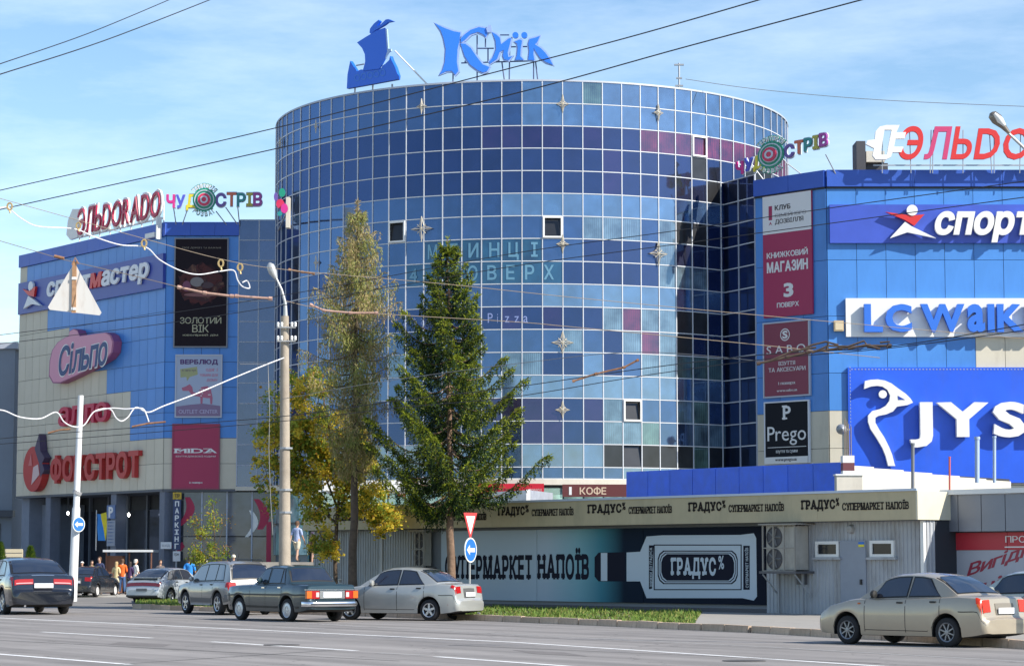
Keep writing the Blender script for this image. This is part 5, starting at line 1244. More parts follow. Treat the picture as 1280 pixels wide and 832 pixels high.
# shop band at the tower foot
TF = Frame((P(595, 610, 114.4).x, 114.4), (P(790, 610, 114.4).x, 114.4))
def tsign(label, x0, y0, x1, y1, m, words, mt=M_pw2):
    bx = TF.rect(x0, y0, x1, y1); t = thing('shop_sign', label, 'sign', (bx[0], 0, bx[2]), TF); build(MB().box(bx[0], bx[1], 0, .12, bx[2], bx[3]), 'panel', m, t)
    for w, u0, v0, u1, v1, m2 in words: ptext(t, bx, 0, w, u0, v0, u1, v1, m2, 'b')
tsign('long red sign at the tower foot right of the spruce', 596, 604, 680, 620, mat('board_red', (.50, .01, .03), .4), [('другий поверх', .25, .3, .55, .65, mat('dim_red', (.25, .02, .03), .5)), ('поверх', .78, .4, .97, .7, mat('pink_print', (.6, .3, .3), .5))])
tsign('brown coffee sign at the tower foot beside the blue annex', 703, 605, 786, 620.5, mat('board_brown', (.12, .03, .03), .5), [('1', .10, .2, .14, .85, M_pw2), ('КОФЕ', .26, .2, .66, .85, mat('coffee_cream', (.6, .45, .33), .5))])
bx = TF.rect(722, 606, 763, 619.5); 
tsign('small red sign left of the green spruce trunk over the ledge', 495, 606, 506, 620, mat('board_red2', (.28, .04, .03), .5), [('М', .2, .2, .8, .8, mat('pink_print', (.6, .3, .3), .5))])
tsign('red lit square sign behind the yellow tree', 390, 634, 402, 643, mat('lit_red', (.7, .02, .01), .5, emit=(.9, .03, .02, .5)), [('24', .2, .2, .8, .8, mat('orange_print', (.8, .2, .1), .5))])
# silver duct-like canopy over the store roof
p0, p1 = P(575, 628, 96), P(661, 613, 93); t = thing('roof_canopy', 'silver metal canopy on the store roof left of the red sign', 'canopy', (p0.x, 95, p0.z))
mb = MB(); a0, a1 = P(575, 626, 96), P(575, 617, 96); b0, b1 = P(661, 629, 93), P(661, 612, 93)
mb.add([tuple(a0), tuple(b0), tuple(b1), tuple(a1), (a0.x + 1, 99, a0.z), (b0.x + 1, 97, b0.z), (b1.x + 1, 97, b1.z), (a1.x + 1, 99, a1.z)], [(0, 1, 2, 3), (3, 2, 6, 7), (1, 5, 6, 2), (4, 0, 3, 7)]); build(mb, 'sheet', mat('silver_sheet', (.5, .53, .56), .4, metal=.3, var=.15), t)
build(MB().box(b0.x - .1, b0.x + .06, 92.9, 93, b0.z - .05, b1.z + .02), 'edge_post', M_white, t)
p0, p1 = P(462, 613, 104), P(545, 597, 104); t = thing('entrance_canopy', 'white entrance canopy between the two spruces at the tower foot', 'canopy', (p0.x, 104, p0.z))
build(MB().box(p0.x - 2, p1.x, 104, 108, p0.z, p0.z + .45), 'roof_slab', M_white, t)
for i in range(6): x = p0.x + (p1.x - p0.x) * i / 5; build(MB().box(x - .03, x + .03, 104.2, 104.3, 3.0, p0.z - .005), 'post', mat('steel_teal', (.1, .25, .27), .5), t)
p0 = P(386, 638, 108); p1 = P(436, 618, 108); t = thing('glass_porch', 'teal glass porch behind the yellow tree', 'porch', (p0.x, 108, 0))
for i in range(3):
    x0, x1 = p0.x + (p1.x - p0.x) * i / 3, p0.x + (p1.x - p0.x) * (i + 1) / 3
    build(MB().box(x0 + .03, x1 - .03, 108, 108.04, p0.z, p1.z), 'pane', pane_mat('porch_glass', (.40, .6, .6), (.6, .75, .8), .3), t); build(MB().box(x0 - .03, x0 + .03, 107.95, 108.05, 0, p1.z + .05), 'post', mat('steel_teal', (.1, .25, .27), .5), t)
build(MB().box(p0.x - .1, p1.x + .1, 107.9, 109, p1.z + .06, p1.z + .3), 'roof', M_white, t)
build(MB().box(p0.x, p1.x, 108.3, 108.4, 0, p0.z - .02), 'dark_entry', M_shop, t)

# ---- tower roof: ship, name, antenna
SHF = Frame((P(436, 80, 121).x, 121), (P(502, 80, 118.4).x, 118.4)); M_ship = mat('ship_blue', (.012, .14, .75), .35); M_ship2 = mat('ship_line', (.05, .22, .68), .35)
t = thing('ship_sign', 'blue sailing longship sign on the tower roof', 'sign', (SHF.sz(436, 80)[0], 0, zt_top), SHF)
def sp(pts): return [SHF.sz(420 + x / 4.414, 10 + y / 4.414) for x, y in pts]
build(MB().prism(sp([(90, 295), (75, 370), (71, 448), (200, 425), (350, 397), (353, 375), (338, 330), (318, 290), (310, 268), (305, 290), (285, 310), (268, 322), (262, 335), (170, 345), (150, 342), (128, 352), (118, 340)]), -.15, .05), 'hull', M_ship, t)
build(MB().prism(sp([(133, 195), (180, 165), (240, 130), (285, 114), (297, 150), (302, 220), (300, 262), (270, 318), (255, 340), (165, 350), (178, 300), (176, 260), (160, 225)]), -.22, -.152), 'sail', M_ship, t)
build(MB().prism(sp([(200, 140), (203, 118), (225, 90), (250, 70), (258, 78), (240, 105), (262, 95), (290, 68), (305, 66), (332, 78), (300, 84), (282, 98), (262, 110), (230, 128), (208, 148)]), -.2, -.05), 'pennant', M_ship, t)
build(MB().prism(sp([(296, 120), (304, 122), (312, 230), (326, 232), (328, 244), (314, 250), (300, 285), (294, 285), (306, 245)]), -.3, -.225), 'mast_edge', mat('ship_pale', (.35, .5, .75), .4), t)
for i in range(5):
    cx_, cy_ = 130 + i * 35, 388 - i * 7; r = 15; n = 14; mb = MB(); A = [sp([(cx_ + rr * cos(2 * pi * k / n), cy_ + 1.25 * rr * sin(2 * pi * k / n))])[0] for rr in (12, 15.5) for k in range(n)]
    mb.add([(p[0], -.165, p[1]) for p in A], [(k, (k + 1) % n, (k + 1) % n + n, k + n) for k in range(n)]); build(mb, 'shield', M_ship2, t, recalc=True)
for x in (105, 203, 310): a = sp([(x, 420)])[0]; build(MB().tube([(a[0], 0, a[1]), (a[0], 0, zt_top)], .05, 5), 'support_strut', M_steel, t)
a = sp([(318, 235)])[0]; c = sp([(470, 412)])[0]; build(MB().tube([(a[0], .1, a[1]), (c[0], .4, c[1])], .045, 5), 'guy_rod', M_white, t)
a = sp([(120, 320)])[0]; c = sp([(165, 312)])[0]; build(MB().tube([(a[0], -.1, a[1]), (c[0], -.1, c[1])], .04, 5), 'rail', M_steel, t)
KYF = Frame((P(545, 80, 117).x, 117), (P(692, 80, 116.6).x, 116.6)); M_ky = mat('name_blue', (.03, .20, .80), .35); M_kyr = mat('name_rim', (.30, .42, .72), .45)
t = thing('name_sign', 'ornate blue city name letters on the tower roof', 'sign', (KYF.sz(545, 80)[0], 0, zt_top), KYF)
def kp_(pts): return [KYF.sz(420 + x / 4.414, 10 + y / 4.414) for x, y in pts]
LET = {'letter_k_stem': [(545, 88), (600, 115), (650, 133), (688, 140), (682, 190), (672, 230), (668, 300), (676, 352), (660, 372), (640, 350), (610, 352), (572, 372), (590, 345), (603, 300), (607, 230), (595, 170), (580, 130)],
 'letter_k_arm': [(690, 195), (690, 172), (712, 150), (745, 125), (790, 110), (835, 118), (842, 130), (828, 165), (815, 150), (785, 136), (745, 148), (715, 178)],
 'letter_k_leg': [(688, 200), (715, 202), (745, 225), (775, 270), (810, 315), (848, 330), (835, 352), (812, 360), (780, 345), (740, 315), (712, 270)],
 'letter_y': [(862, 138), (885, 150), (905, 168), (912, 205), (955, 172), (968, 170), (960, 205), (948, 250), (952, 275), (975, 270), (955, 292), (930, 288), (922, 268), (928, 235), (905, 245), (890, 285), (850, 312), (848, 300), (868, 275), (885, 230), (882, 185)],
 'letter_yi': [(985, 190), (1015, 178), (1028, 185), (1020, 230), (1018, 270), (1036, 290), (990, 290), (1000, 265), (1004, 225), (1000, 200)],
 'letter_v': [(1070, 175), (1100, 168), (1127, 158), (1110, 195), (1098, 205), (1130, 225), (1155, 250), (1180, 285), (1198, 318), (1160, 302), (1128, 280), (1108, 250), (1092, 225), (1090, 260), (1096, 292), (1062, 290), (1068, 240), (1062, 200)]}
for nm, pts in LET.items():
    pp = kp_(pts)
    cx_ = sum(p[0] for p in pp) / len(pp); cz_ = sum(p[1] for p in pp) / len(pp); n = len(pp)
    A = sum(pp[i][0] * pp[(i + 1) % n][1] - pp[(i + 1) % n][0] * pp[i][1] for i in range(n)); sg = 1 if A > 0 else -1; q = []
    for i in range(n):
        a, b_, c = Vector(pp[i - 1]), Vector(pp[i]), Vector(pp[(i + 1) % n]); d1 = (b_ - a).normalized(); d2 = (c - b_).normalized(); nn = Vector((-(d1.y + d2.y), d1.x + d2.x))
        nn = nn.normalized() * sg * .075 if nn.length > 1e-3 else Vector((0, 0)); q.append(tuple(b_ - nn * 1.1))
    o = build(MB().prism(q, -.12, .02), 'letter', M_kyr, t); build(MB().prism(pp, -.15, -.121), 'letter_face', M_ky, t)
for (cx_, cy_) in ((991, 154), (1040, 154)):
    pp = kp_([(cx_ + 17 * cos(2 * pi * k / 16), cy_ + 17 * sin(2 * pi * k / 16)) for k in range(16)]); build(MB().prism(pp, -.16, .0), 'dot', M_ky, t)
pp = kp_([(836, 140), (830, 118), (845, 98), (858, 102), (862, 125), (852, 142)]); build(MB().prism(pp, -.2, .02), 'ornament', M_kyr, t)
for (a, b_) in (((778, 150), (778, 400)), ((824, 165), (824, 215)), ((778, 222), (870, 222)), ((680, 152), (708, 152)), ((905, 148), (955, 148)), ((838, 222), (838, 300)), ((690, 303), (1060, 292)), ((958, 205), (955, 392)), ((1090, 250), (1090, 388)), ((645, 345), (645, 405)), ((965, 214), (1065, 212)), ((712, 290), (712, 305)), ((898, 250), (898, 296)), ((915, 300), (935, 392)), ((1100, 290), (1118, 388))):
    p, q = kp_([a])[0], kp_([b_])[0]; build(MB().tube([(p[0], .08, p[1]), (q[0], .08, q[1] if b_[1] < 380 else zt_top)], .035, 5), 'support_bar', mat('frame_navy', (.05, .08, .2), .5), t)
p = P(849, 112, 122); t = thing('antenna', 'short aerial mast on the tower roof right of centre', 'antenna', (p.x, 122, zt_top))
zt3 = P(849, 79, 122).z; build(MB().tube([(p.x, 122, zt_top), (p.x, 122, zt3)], .05, 6), 'mast', M_steel, t)
for dz, w in ((0.05, .25), (.75, .15), (1.15, .2)): build(MB().box(p.x - w, p.x + w, 121.95, 122.05, zt3 - dz - .08, zt3 - dz), 'crossbar', M_steel, t)

# ---- star light ornaments on the tower mullions
def star(cx_, cy_, hw, hh, label):
    Y = 115.5
    for _ in range(3):
        th = math.asin(max(-1, min(1, (P(cx_, cy_, Y).x - TC.x) / TR))); Y = TC.y - TR * cos(th) - .12
    z = P(cx_, cy_, Y).z; x, y = tpt(th, TR + .12); fr = Frame((x, y), (x + cos(th), y + sin(th)))
    t = thing('star_ornament', label, 'ornament', (0, 0, z), fr, 'wire star lights on the tower')
    a, b_ = hw / 26, hh / 26; c = .22
    P4 = [(0, b_), (c * a, c * b_), (a, 0), (c * a, -c * b_), (0, -b_), (-c * a, -c * b_), (-a, 0), (-c * a, c * b_)]
    mw = mat('ornament_wire', (.55, .50, .40), .5)
    build(MB().tube([(q[0], 0, z + q[1]) for q in P4 + P4[:1]], .022, 4), 'outline', mw, t)
    for k in range(4):
        q = P4[2 * k]; build(MB().tube([(0, -.05, z), (q[0] * .95, 0, z + q[1] * .95)], .02, 4), 'ray', mw, t)
    for k in range(4):
        aa = pi / 4 + k * pi / 2; build(MB().tube([(0, -.05, z), (cos(aa) * a * .55, 0, z + sin(aa) * a * .55)], .018, 4), 'short_ray', mw, t)
for x, y, w, h, l in ((528, 133, 7, 10, 'top row wire star left of the ship sign guy rod'), (703, 130, 8, 12, 'top row wire star right of the city name'), (822, 141, 7, 11, 'top row wire star nearest the right edge'), (397, 158, 4, 9, 'top row wire star second from the tower left edge'),
                      (352, 178, 2, 8, 'top row wire star at the tower left edge'), (528, 286, 15, 16, 'wide wire star between the two spruce tops'), (703, 305, 8, 12, 'small wire star under the open window above the poster letters'), (822, 317, 13, 16, 'wide wire star near the curtained windows on the right'),
                      (397, 328, 5, 10, 'wire star behind the brown spruce top'), (703, 428, 14, 14, 'wide wire star in line with the pizza lettering'), (703, 512, 9, 11, 'lowest wire star right of the green spruce')):
    star(x, y, w, h, l)

# roof pipes behind the store fascia on the right
def pipe(label, x, y0, y1, Y, r, m, nm='vent_pipe', lean=0):
    a, b_ = P(x, y1, Y), P(x + lean, y0, Y); t = thing(nm, label, 'pipe', (a.x, Y, a.z)); build(MB().tube([tuple(a), tuple(b_)], r, 10), 'tube', m, t, smooth=60)
    build(MB().tube([(b_.x, b_.y, b_.z), (b_.x, b_.y, b_.z + r * 1.2)], r * 1.25, 10), 'cap', m, t, smooth=40); return t
pm_ = mat('pipe_blue_grey', (.35, .45, .62), .5)
pipe('thick pale blue vent pipe before the letter gap of the hoarding', 1221.5, 549, 603, 88, .085, pm_); pipe('pale blue vent pipe under the third hoarding letter', 1243, 547, 603, 88, .06, pm_)
pipe('dark mast with a white lamp before the first hoarding letter', 1141, 556, 612, 70, .05, mat('mast_dark', (.15, .16, .18), .5), 'roof_mast'); pipe('short red roof stake under the hoarding', 1187, 572, 614, 70, .03, mat('stake_red', (.5, .1, .08), .6), 'roof_mast')
t = thing('chimney_box', 'white box with a brown band at the annex corner', 'chimney', (P(1054, 600, 89.6).x, 89.6, 3.3))
a, b_ = P(1054, 612, 89.6), P(1068, 569, 89.6)
z1, z2 = P(1060, 588, 89.6).z, P(1060, 578, 89.6).z
build(MB().box(a.x, b_.x, 89.6, 90.2, a.z, z1), 'lower_box', M_white, t); build(MB().box(a.x, b_.x, 89.6, 90.2, z1 + .002, z2), 'brown_band', mat('brown_band', (.16, .05, .06), .6), t); build(MB().box(a.x, b_.x, 89.6, 90.2, z2 + .002, b_.z), 'top_box', M_white, t)
for i in range(4): x = a.x + .12 + i * .08; build(MB().tube([(x, 89.9, b_.z), (x + R.uniform(-.02, .02), 89.9, b_.z + 1.4 - .1 * i)], .02, 5), 'rod', mat('rod_wood', (.25, .20, .15), .8), t)
q = P(1046, 606, 84); t = thing('roof_bin', 'small cream container with dark scribble on the store roof', 'container', (q.x, 84, zk_t)); build(MB().box(q.x, q.x + .9, 84, 84.6, zk_t - .05, P(1050, 594, 84).z), 'box', M_offwhite, t)
build(MB().box(q.x - .04, q.x + .94, 83.96, 84.64, P(1050, 594, 84).z + .002, P(1050, 592, 84).z), 'lid', M_white, t)

# ---- left edge: grey building, fence rail
p0, p1 = P(-60, 436, 150), P(23, 436, 150); t = thing('far_grey_building', 'plain grey building at the left edge behind the left wing', 'building', (p0.x, 150, 0))
build(MB().box(p0.x - 30, p1.x - .2, 150, 170, 0, p0.z), 'wall', mat('far_grey', (.26, .30, .36), .85, var=.08, vscale=.4), t); build(MB().box(p0.x - 30, p1.x, 149.8, 170, p0.z + .002, p0.z + .4), 'roof_edge', M_alu_d, t)
for k in range(5): build(MB().box(p1.x - 3.0 - k * 4, p1.x - .9 - k * 4, 149.93, 149.995, .9, 4.1), 'shop_window', M_shop, t)
build(MB().box(p0.x - 30, p1.x, 149.3, 149.99, 4.5, 4.9), 'canopy', mat('canopy_dark', (.08, .09, .11), .6), t)
p0, p1 = P(-80, 690, 118), P(28, 690, 118); t = thing('rail_fence', 'cream rail fence between the shrubs at the left edge', 'fence', (p0.x, 118, 0))
for z in (P(0, 688, 118).z, P(0, 693.5, 118).z): build(MB().box(p0.x, p1.x, 118, 118.08, z - .09, z + .09), 'rail', mat('rail_cream', (.55, .48, .33), .7), t)
for i in range(5): x = p1.x - .1 - i * 1.5; build(MB().box(x, x + .1, 118.09, 118.16, 0, P(0, 687, 118).z), 'post', mat('rail_cream', (.55, .48, .33), .7), t)
# ================================================================ cars
def itp(tab, x):
    if x <= tab[0][0]: return tab[0][1]
    for i in range(len(tab) - 1):
        if x <= tab[i + 1][0]:
            a, b = tab[i], tab[i + 1]; t = (x - a[0]) / (b[0] - a[0]); return a[1] + (b[1] - a[1]) * t
    return tab[-1][1]
M_tyre = mat('tyre_rubber', (.018, .018, .02), .85); M_under = mat('underbody', (.012, .012, .013), .8); M_glass_car = mat('car_glass', (.012, .018, .035), .04, spec=1.0, coat=.6)
M_gask = mat('window_rubber', (.012, .012, .013), .5); M_plate = mat('number_plate', (.75, .76, .78), .5); M_chrome = mat('chrome', (.75, .76, .78), .18, metal=.95); M_lampred = mat('lamp_red', (.36, .008, .010), .25); M_lampor = mat('lamp_orange', (.60, .13, .015), .25); M_plas = mat('black_plastic', (.02, .02, .02), .55)
M_alloy = mat('alloy_silver', (.55, .57, .60), .3, metal=.7)
BASEW = [(0, .80), (.03, .87), (.10, .93), (.30, .975), (.7, 1.0)]
def car(S, wheel_px, dirv, label, cat, paint, scale=1.0, name='parked_car', wheel_side=1, rim='star5', rim_m=None, zoff=0.0):
    L, Wd, r, xr, xf = S['L'], S['W'] / 2, S['r'], S['xr'], S['xf']
    d = Vector(dirv).normalized(); ang = atan2(d.y, d.x); g = G(*wheel_px)
    trk = S['W'] / 2 - .12
    org = Vector((g.x, g.y, 0)) - Matrix.Rotation(ang, 3, 'Z') @ (Vector((xr - L / 2, trk * wheel_side, 0)) * scale)
    T = bpy.data.objects.new(name, None); link(T); T.location = (org.x, org.y, .004 + zoff); T.rotation_euler = (0, 0, ang); T.scale = (scale,) * 3; T['label'] = label; T['category'] = cat
    OFF[T.name] = Vector((L / 2, 0, 0))
    sill = S.get('sill', .19)
    def wid(x):
        a = itp(BASEW, x); b = itp(BASEW, L - x); return Wd * min(a, b if L - x < .7 else 1)
    def zb(x):
        z = sill if S.get('flat') else itp([(0, sill + .08), (.25, sill + .03), (.5, sill), (L - .5, sill), (L - .2, sill + .02), (L, sill + .06)], x)
        for xw in (xr, xf):
            ra = r + .065
            if abs(x - xw) < ra: z = max(z, r + sqrt(ra * ra - (x - xw) ** 2))
        return z
    def sec(x):
        w, B = wid(x), itp(S['belt'], x); H = max(0, itp(S['roof'], x) - B) if S['roof'][0][0] <= x <= S['roof'][-1][0] else 0
        z0 = zb(x); s0 = min(itp([(0, sill + .08), (.5, sill), (L, sill + .05)], x), B - .1); z0 = min(z0, B - .12)
        wb = w * .885; k8 = wb - S.get('tumble', .30) * H - .02; k8 = min(k8, wb - .01)
        return [(0, z0), (w * .80, z0), (w * .955, z0 + .012), (w * .995, max(z0 + .02, s0 + (B - s0) * .25)), (w, max(z0 + .04, s0 + (B - s0) * .58)), (w * .985, max(z0 + .06, s0 + (B - s0) * .84)), (w * .94, B - .02), (wb, B),
                (k8, B + H * .93 + .006), (k8 - .12, B + H + .012), (0, B + H + .028)]
    def Sp(x, k):
        s = sec(x); i = min(int(k), 9); t = k - i; return Vector((x, s[i][0] + (s[i + 1][0] - s[i][0]) * t, s[i][1] + (s[i + 1][1] - s[i][1]) * t))
    def nrm(x, k):
        a = Sp(x + .01, k) - Sp(x - .01, k); k2 = min(k + .05, 10); b = Sp(x, k2) - Sp(x, k2 - .1); n = a.cross(b); return n.normalized() if n.length > 1e-9 else Vector((0, 1, 0))
    xs = set(round(L * i / 60, 3) for i in range(61)) | set(round(p[0], 3) for p in S['belt'] + S['roof'])
    for xw in (xr, xf):
        for i in range(25): xs.add(round(xw + (r + .065) * cos(pi * i / 24), 3)); 
        xs.add(round(xw - r - .067, 3)); xs.add(round(xw + r + .067, 3))
    for e in (.03, .06, .1, .2): xs.add(round(e, 3)); xs.add(round(L - e, 3))
    xs = sorted(x for x in xs if 0 <= x <= L); xs = [x for i, x in enumerate(xs) if i == 0 or x - xs[i - 1] > .0015]
    mb = MB(); R_ = []
    for x in xs:
        s = sec(x); R_.append([(x, p[0], p[1]) for p in s] + [(x, -p[0], p[1]) for p in s[9:0:-1]])
    n = len(R_[0])
    mb.v = [v for q in R_ for v in q]
    for i in range(len(xs) - 1):
        for k in range(n):
            k2 = (k + 1) % n; under = k in (0, n - 1) or k in (1,) or k == n - 2
            mb.f.append((i * n + k, (i + 1) * n + k, (i + 1) * n + k2, i * n + k2)); mb.m.append(1 if under else 0)
    mb.f.append(tuple(range(n))); mb.m.append(0); mb.f.append(tuple((len(xs) - 1) * n + k for k in range(n))[::-1]); mb.m.append(0)
    build(mb, 'body', [paint, M_under], T, smooth=32)
    def side_patch(c, off, m, nm, nx=6, nk=4, sides=(1, -1), parent=None):
        """c: four (x,k) corners bottom-rear, bottom-front, top-front, top-rear"""
        for sd_ in sides:
            b = MB()
            for j in range(nk + 1):
                for i in range(nx + 1):
                    u, v = i / nx, j / nk
                    x = (c[0][0] * (1 - u) + c[1][0] * u) * (1 - v) + (c[3][0] * (1 - u) + c[2][0] * u) * v
                    k = (c[0][1] * (1 - u) + c[1][1] * u) * (1 - v) + (c[3][1] * (1 - u) + c[2][1] * u) * v
                    p = Sp(x, k) + nrm(x, k) * -off if False else Sp(x, k) + Vector((0, 1, 0)).lerp(nrm(x, k) * (1 if nrm(x, k).y > 0 else -1), .9) * off
                    b.v.append((p.x, p.y * sd_, p.z))
            for j in range(nk):
                for i in range(nx):
                    q = (j * (nx + 1) + i, j * (nx + 1) + i + 1, (j + 1) * (nx + 1) + i + 1, (j + 1) * (nx + 1) + i); b.f.append(q if sd_ == -1 else q[::-1]); b.m.append(0)
            o = build(b, nm, m, parent or T, smooth=60)
        return o
    def top_pt(x, y, off):
        s = sec(x); pts = s[6:]; ya = abs(y)
        for i in range(len(pts) - 1):
            if pts[i + 1][0] <= ya <= pts[i][0] + 1e-9:
                t = (ya - pts[i + 1][0]) / max(pts[i][0] - pts[i + 1][0], 1e-6); z = pts[i + 1][1] + (pts[i][1] - pts[i + 1][1]) * t; break
        else: z = pts[0][1]
        return Vector((x, y, z))
    def top_patch(x0, x1, y0, y1, off, m, nm, nx=5, ny=8, y0t=None, y1t=None, parent=None):
        b = MB(); y0t = y0 if y0t is None else y0t; y1t = y1 if y1t is None else y1t
        for i in range(nx + 1):
            for j in range(ny + 1):
                u = i / nx; x = x0 + (x1 - x0) * u; a, c = y0 + (y0t - y0) * u, y1 + (y1t - y1) * u; y = a + (c - a) * j / ny
                e = .012; p = top_pt(x, y, 0); tx = top_pt(x + e, y, 0) - top_pt(x - e, y, 0); ty = top_pt(x, y + e, 0) - top_pt(x, y - e, 0); nn = tx.cross(ty).normalized(); p += nn * off; b.v.append(tuple(p))
        for i in range(nx):
            for j in range(ny): b.f.append((i * (ny + 1) + j, (i + 1) * (ny + 1) + j, (i + 1) * (ny + 1) + j + 1, i * (ny + 1) + j + 1)); b.m.append(0)
        return build(b, nm, m, parent or T, smooth=60)
    # side windows
    for w in S['wins']:
        x0, x1, x1t, x0t = w[:4]; kt = w[4] if len(w) > 4 else 7.90
        side_patch([(x0 - .03, 7.03), (x1 + .03, 7.03), (x1t + .03, kt + .06), (x0t - .03, kt + .06)], .004, M_gask, 'window_rubber')
        side_patch([(x0, 7.10), (x1, 7.10), (x1t, kt), (x0t, kt)], .009, M_glass_car, 'side_window')
    # rear and front windows
    rx0, rx1 = S['rear']; ww = lambda x: sec(x)[8][0]
    top_patch(rx0 + .015, rx1 - .02, -(ww(rx0) - .03), ww(rx0) - .03, .004, M_gask, 'window_rubber', y0t=-(ww(rx1) - .03), y1t=ww(rx1) - .03)
    top_patch(rx0 + .04, rx1 - .05, -(ww(rx0) - .08), ww(rx0) - .08, .009, M_glass_car, 'rear_window', y0t=-(ww(rx1) - .09), y1t=ww(rx1) - .09)
    fx0, fx1 = S['front']
    top_patch(fx0 + .03, fx1 - .04, -(ww(fx0) - .06), ww(fx0) - .06, .008, M_glass_car, 'windscreen', y0t=-(ww(fx1) - .06), y1t=ww(fx1) - .06)
    # seams and handles
    for xd in S['seams']: side_patch([(xd, 2.35), (xd + .014, 2.35), (xd + .014, 6.95), (xd, 6.95)], .003, M_gask, 'door_seam', nx=1, nk=8)
    k_ = S.get('seamk', 2.5); side_patch([(S['seams'][-1], k_), (S['seams'][0], k_), (S['seams'][0], k_ + .07), (S['seams'][-1], k_ + .07)], .003, M_gask, 'door_seam', nx=6, nk=1)
    for xh in S['handles']:
        for sd_ in (1, -1):
            p = Sp(xh, 5.35); b = MB().box(xh - .07, xh + .07, p.y * sd_ - .025, p.y * sd_ + .025, p.z - .016, p.z + .018); build(b, 'door_handle', S.get('handle_m', M_plas), T)
    if S.get('strip'):
        side_patch([(S['strip'][0], 4.02), (S['strip'][1], 4.02), (S['strip'][1], 4.28), (S['strip'][0], 4.28)], .012, S['strip'][2], 'side_moulding', nx=20, nk=1)
    # mirrors
    xm = S['front'][1] - .42
    for sd_ in (1, -1):
        p = Sp(xm, 7.15); c = Vector((xm, p.y + .10, p.z + .05)); b = MB()
        b.lathe([(.001, -.05), (.075, -.035), (.085, .02), (.05, .06), (.001, .07)], (c.x, c.y * sd_, c.z), 12, axis='x'); b.box(c.x - .02, c.x + .03, min(p.y * sd_, c.y * sd_), max(p.y * sd_, c.y * sd_), c.z - .05, c.z - .01)
        build(b, 'wing_mirror', S.get('mirror_m', paint), T, smooth=50)
    # wheels
    for xw in (xr, xf):
        for sd_ in (1, -1):
            wo = bpy.data.objects.new('wheel', None); link(wo, T); wo.location = Vector((xw, trk * sd_, r)) - OFF[T.name]; OFF[wo.name] = Vector((0, 0, 0)); wo.rotation_euler = (0, 0, 0 if sd_ == 1 else pi)
            hw = .095; b = MB(); b.lathe([(r * .62, -hw), (r * .90, -hw), (r * .985, -hw * .75), (r, -hw * .4), (r, hw * .4), (r * .985, hw * .75), (r * .90, hw), (r * .64, hw * .96)], (0, 0, 0), 30, axis='y')
            build(b, 'tyre', M_tyre, wo, smooth=50, recalc=True)
            rm = rim_m or M_alloy; b = MB(); b.lathe([(r * .66, hw * .9), (r * .64, hw * 1.0), (r * .56, hw * .82), (r * .54, hw * .2), (.001, hw * .1)], (0, 0, 0), 30, axis='y')
            ri = build(b, 'rim', [mat('rim_shadow', (.05, .05, .055), .5)], wo, smooth=50, recalc=True)
            b = MB(); b.lathe([(r * .67, hw * .92), (r * .655, hw * 1.04), (r * .58, hw * .9), (r * .57, hw * .6)], (0, 0, 0), 30, axis='y')
            ns = {'star5': 5, 'star6': 6, 'multi': 8, 'steel': 10}[rim]; sw = {'star5': .19, 'star6': .14, 'multi': .085, 'steel': .12}[rim]
            for q in range(ns):
                a = 2 * pi * q / ns + .3; c_, s_ = cos(a), sin(a)
                def pt(rr, ww_, y): return (rr * c_ - ww_ * s_, y, rr * s_ + ww_ * c_)
                w0, w1 = r * sw * .55, r * sw * .5
                b.add([pt(.02, -w0, hw * .88), pt(.02, w0, hw * .88), pt(r * .58, w1, hw * .88), pt(r * .58, -w1, hw * .88), pt(.02, -w0, hw * .4), pt(.02, w0, hw * .4), pt(r * .58, w1, hw * .4), pt(r * .58, -w1, hw * .4)], [(0, 1, 2, 3), (0, 4, 5, 1), (1, 5, 6, 2), (3, 2, 6, 7), (0, 3, 7, 4)])
            b.lathe([(.001, hw * 1.0), (r * .16, hw * .97), (r * .2, hw * .6)], (0, 0, 0), 14, axis='y')
            if rim == 'steel': b.lathe([(r * .60, hw * .85), (r * .34, hw * .98), (r * .30, hw * .6)], (0, 0, 0), 24, axis='y')
            build(b, 'spokes', rm, wo, smooth=40, recalc=True)
    S['extra'](T, side_patch, top_patch, sec, Sp, paint)
    return T
def rear_plate(T, x, z, w=.52, h=.115, m=None, y=0):
    b = MB().box(x - .012, x, -w / 2 + y, w / 2 + y, z, z + h); o = build(b, 'number_plate', m or M_plate, T); return o
def bumper_rear(T, sec, z0, z1, m, out=.05, x=0.0, wrap=.45, Wd=.8):
    """wrap-round bumper: follows the plan curve of the body"""
    pts = []; n = 12
    for i in range(n + 1):
        t = i / n; xx = x + wrap * (1 - sin(t * pi / 2)) ** 1.0; pts.append(xx)
    ring = []
    for i in range(15):
        a = i / 14 * pi; xx = -out + (wrap) * (1 - sin(a)) ** 1.6; yy = -cos(a); yy = (abs(yy) ** .55) * (1 if yy > 0 else -1) * (Wd + .015); ring.append((xx, yy))
    b = MB(); m_ = len(ring)
    prof = [(.02, z0), (0, z0 + .03), (0, z1 - .03), (.02, z1), (.12, z1)]
    for (dx, z) in prof:
        for (xx, yy) in ring: b.v.append((xx + dx, yy * (1 - dx * .4), z))
    for j in range(len(prof) - 1):
        for i in range(m_ - 1): b.f.append((j * m_ + i, j * m_ + i + 1, (j + 1) * m_ + i + 1, (j + 1) * m_ + i)); b.m.append(0)
    return build(b, 'rear_bumper', m, T, smooth=50, recalc=False)

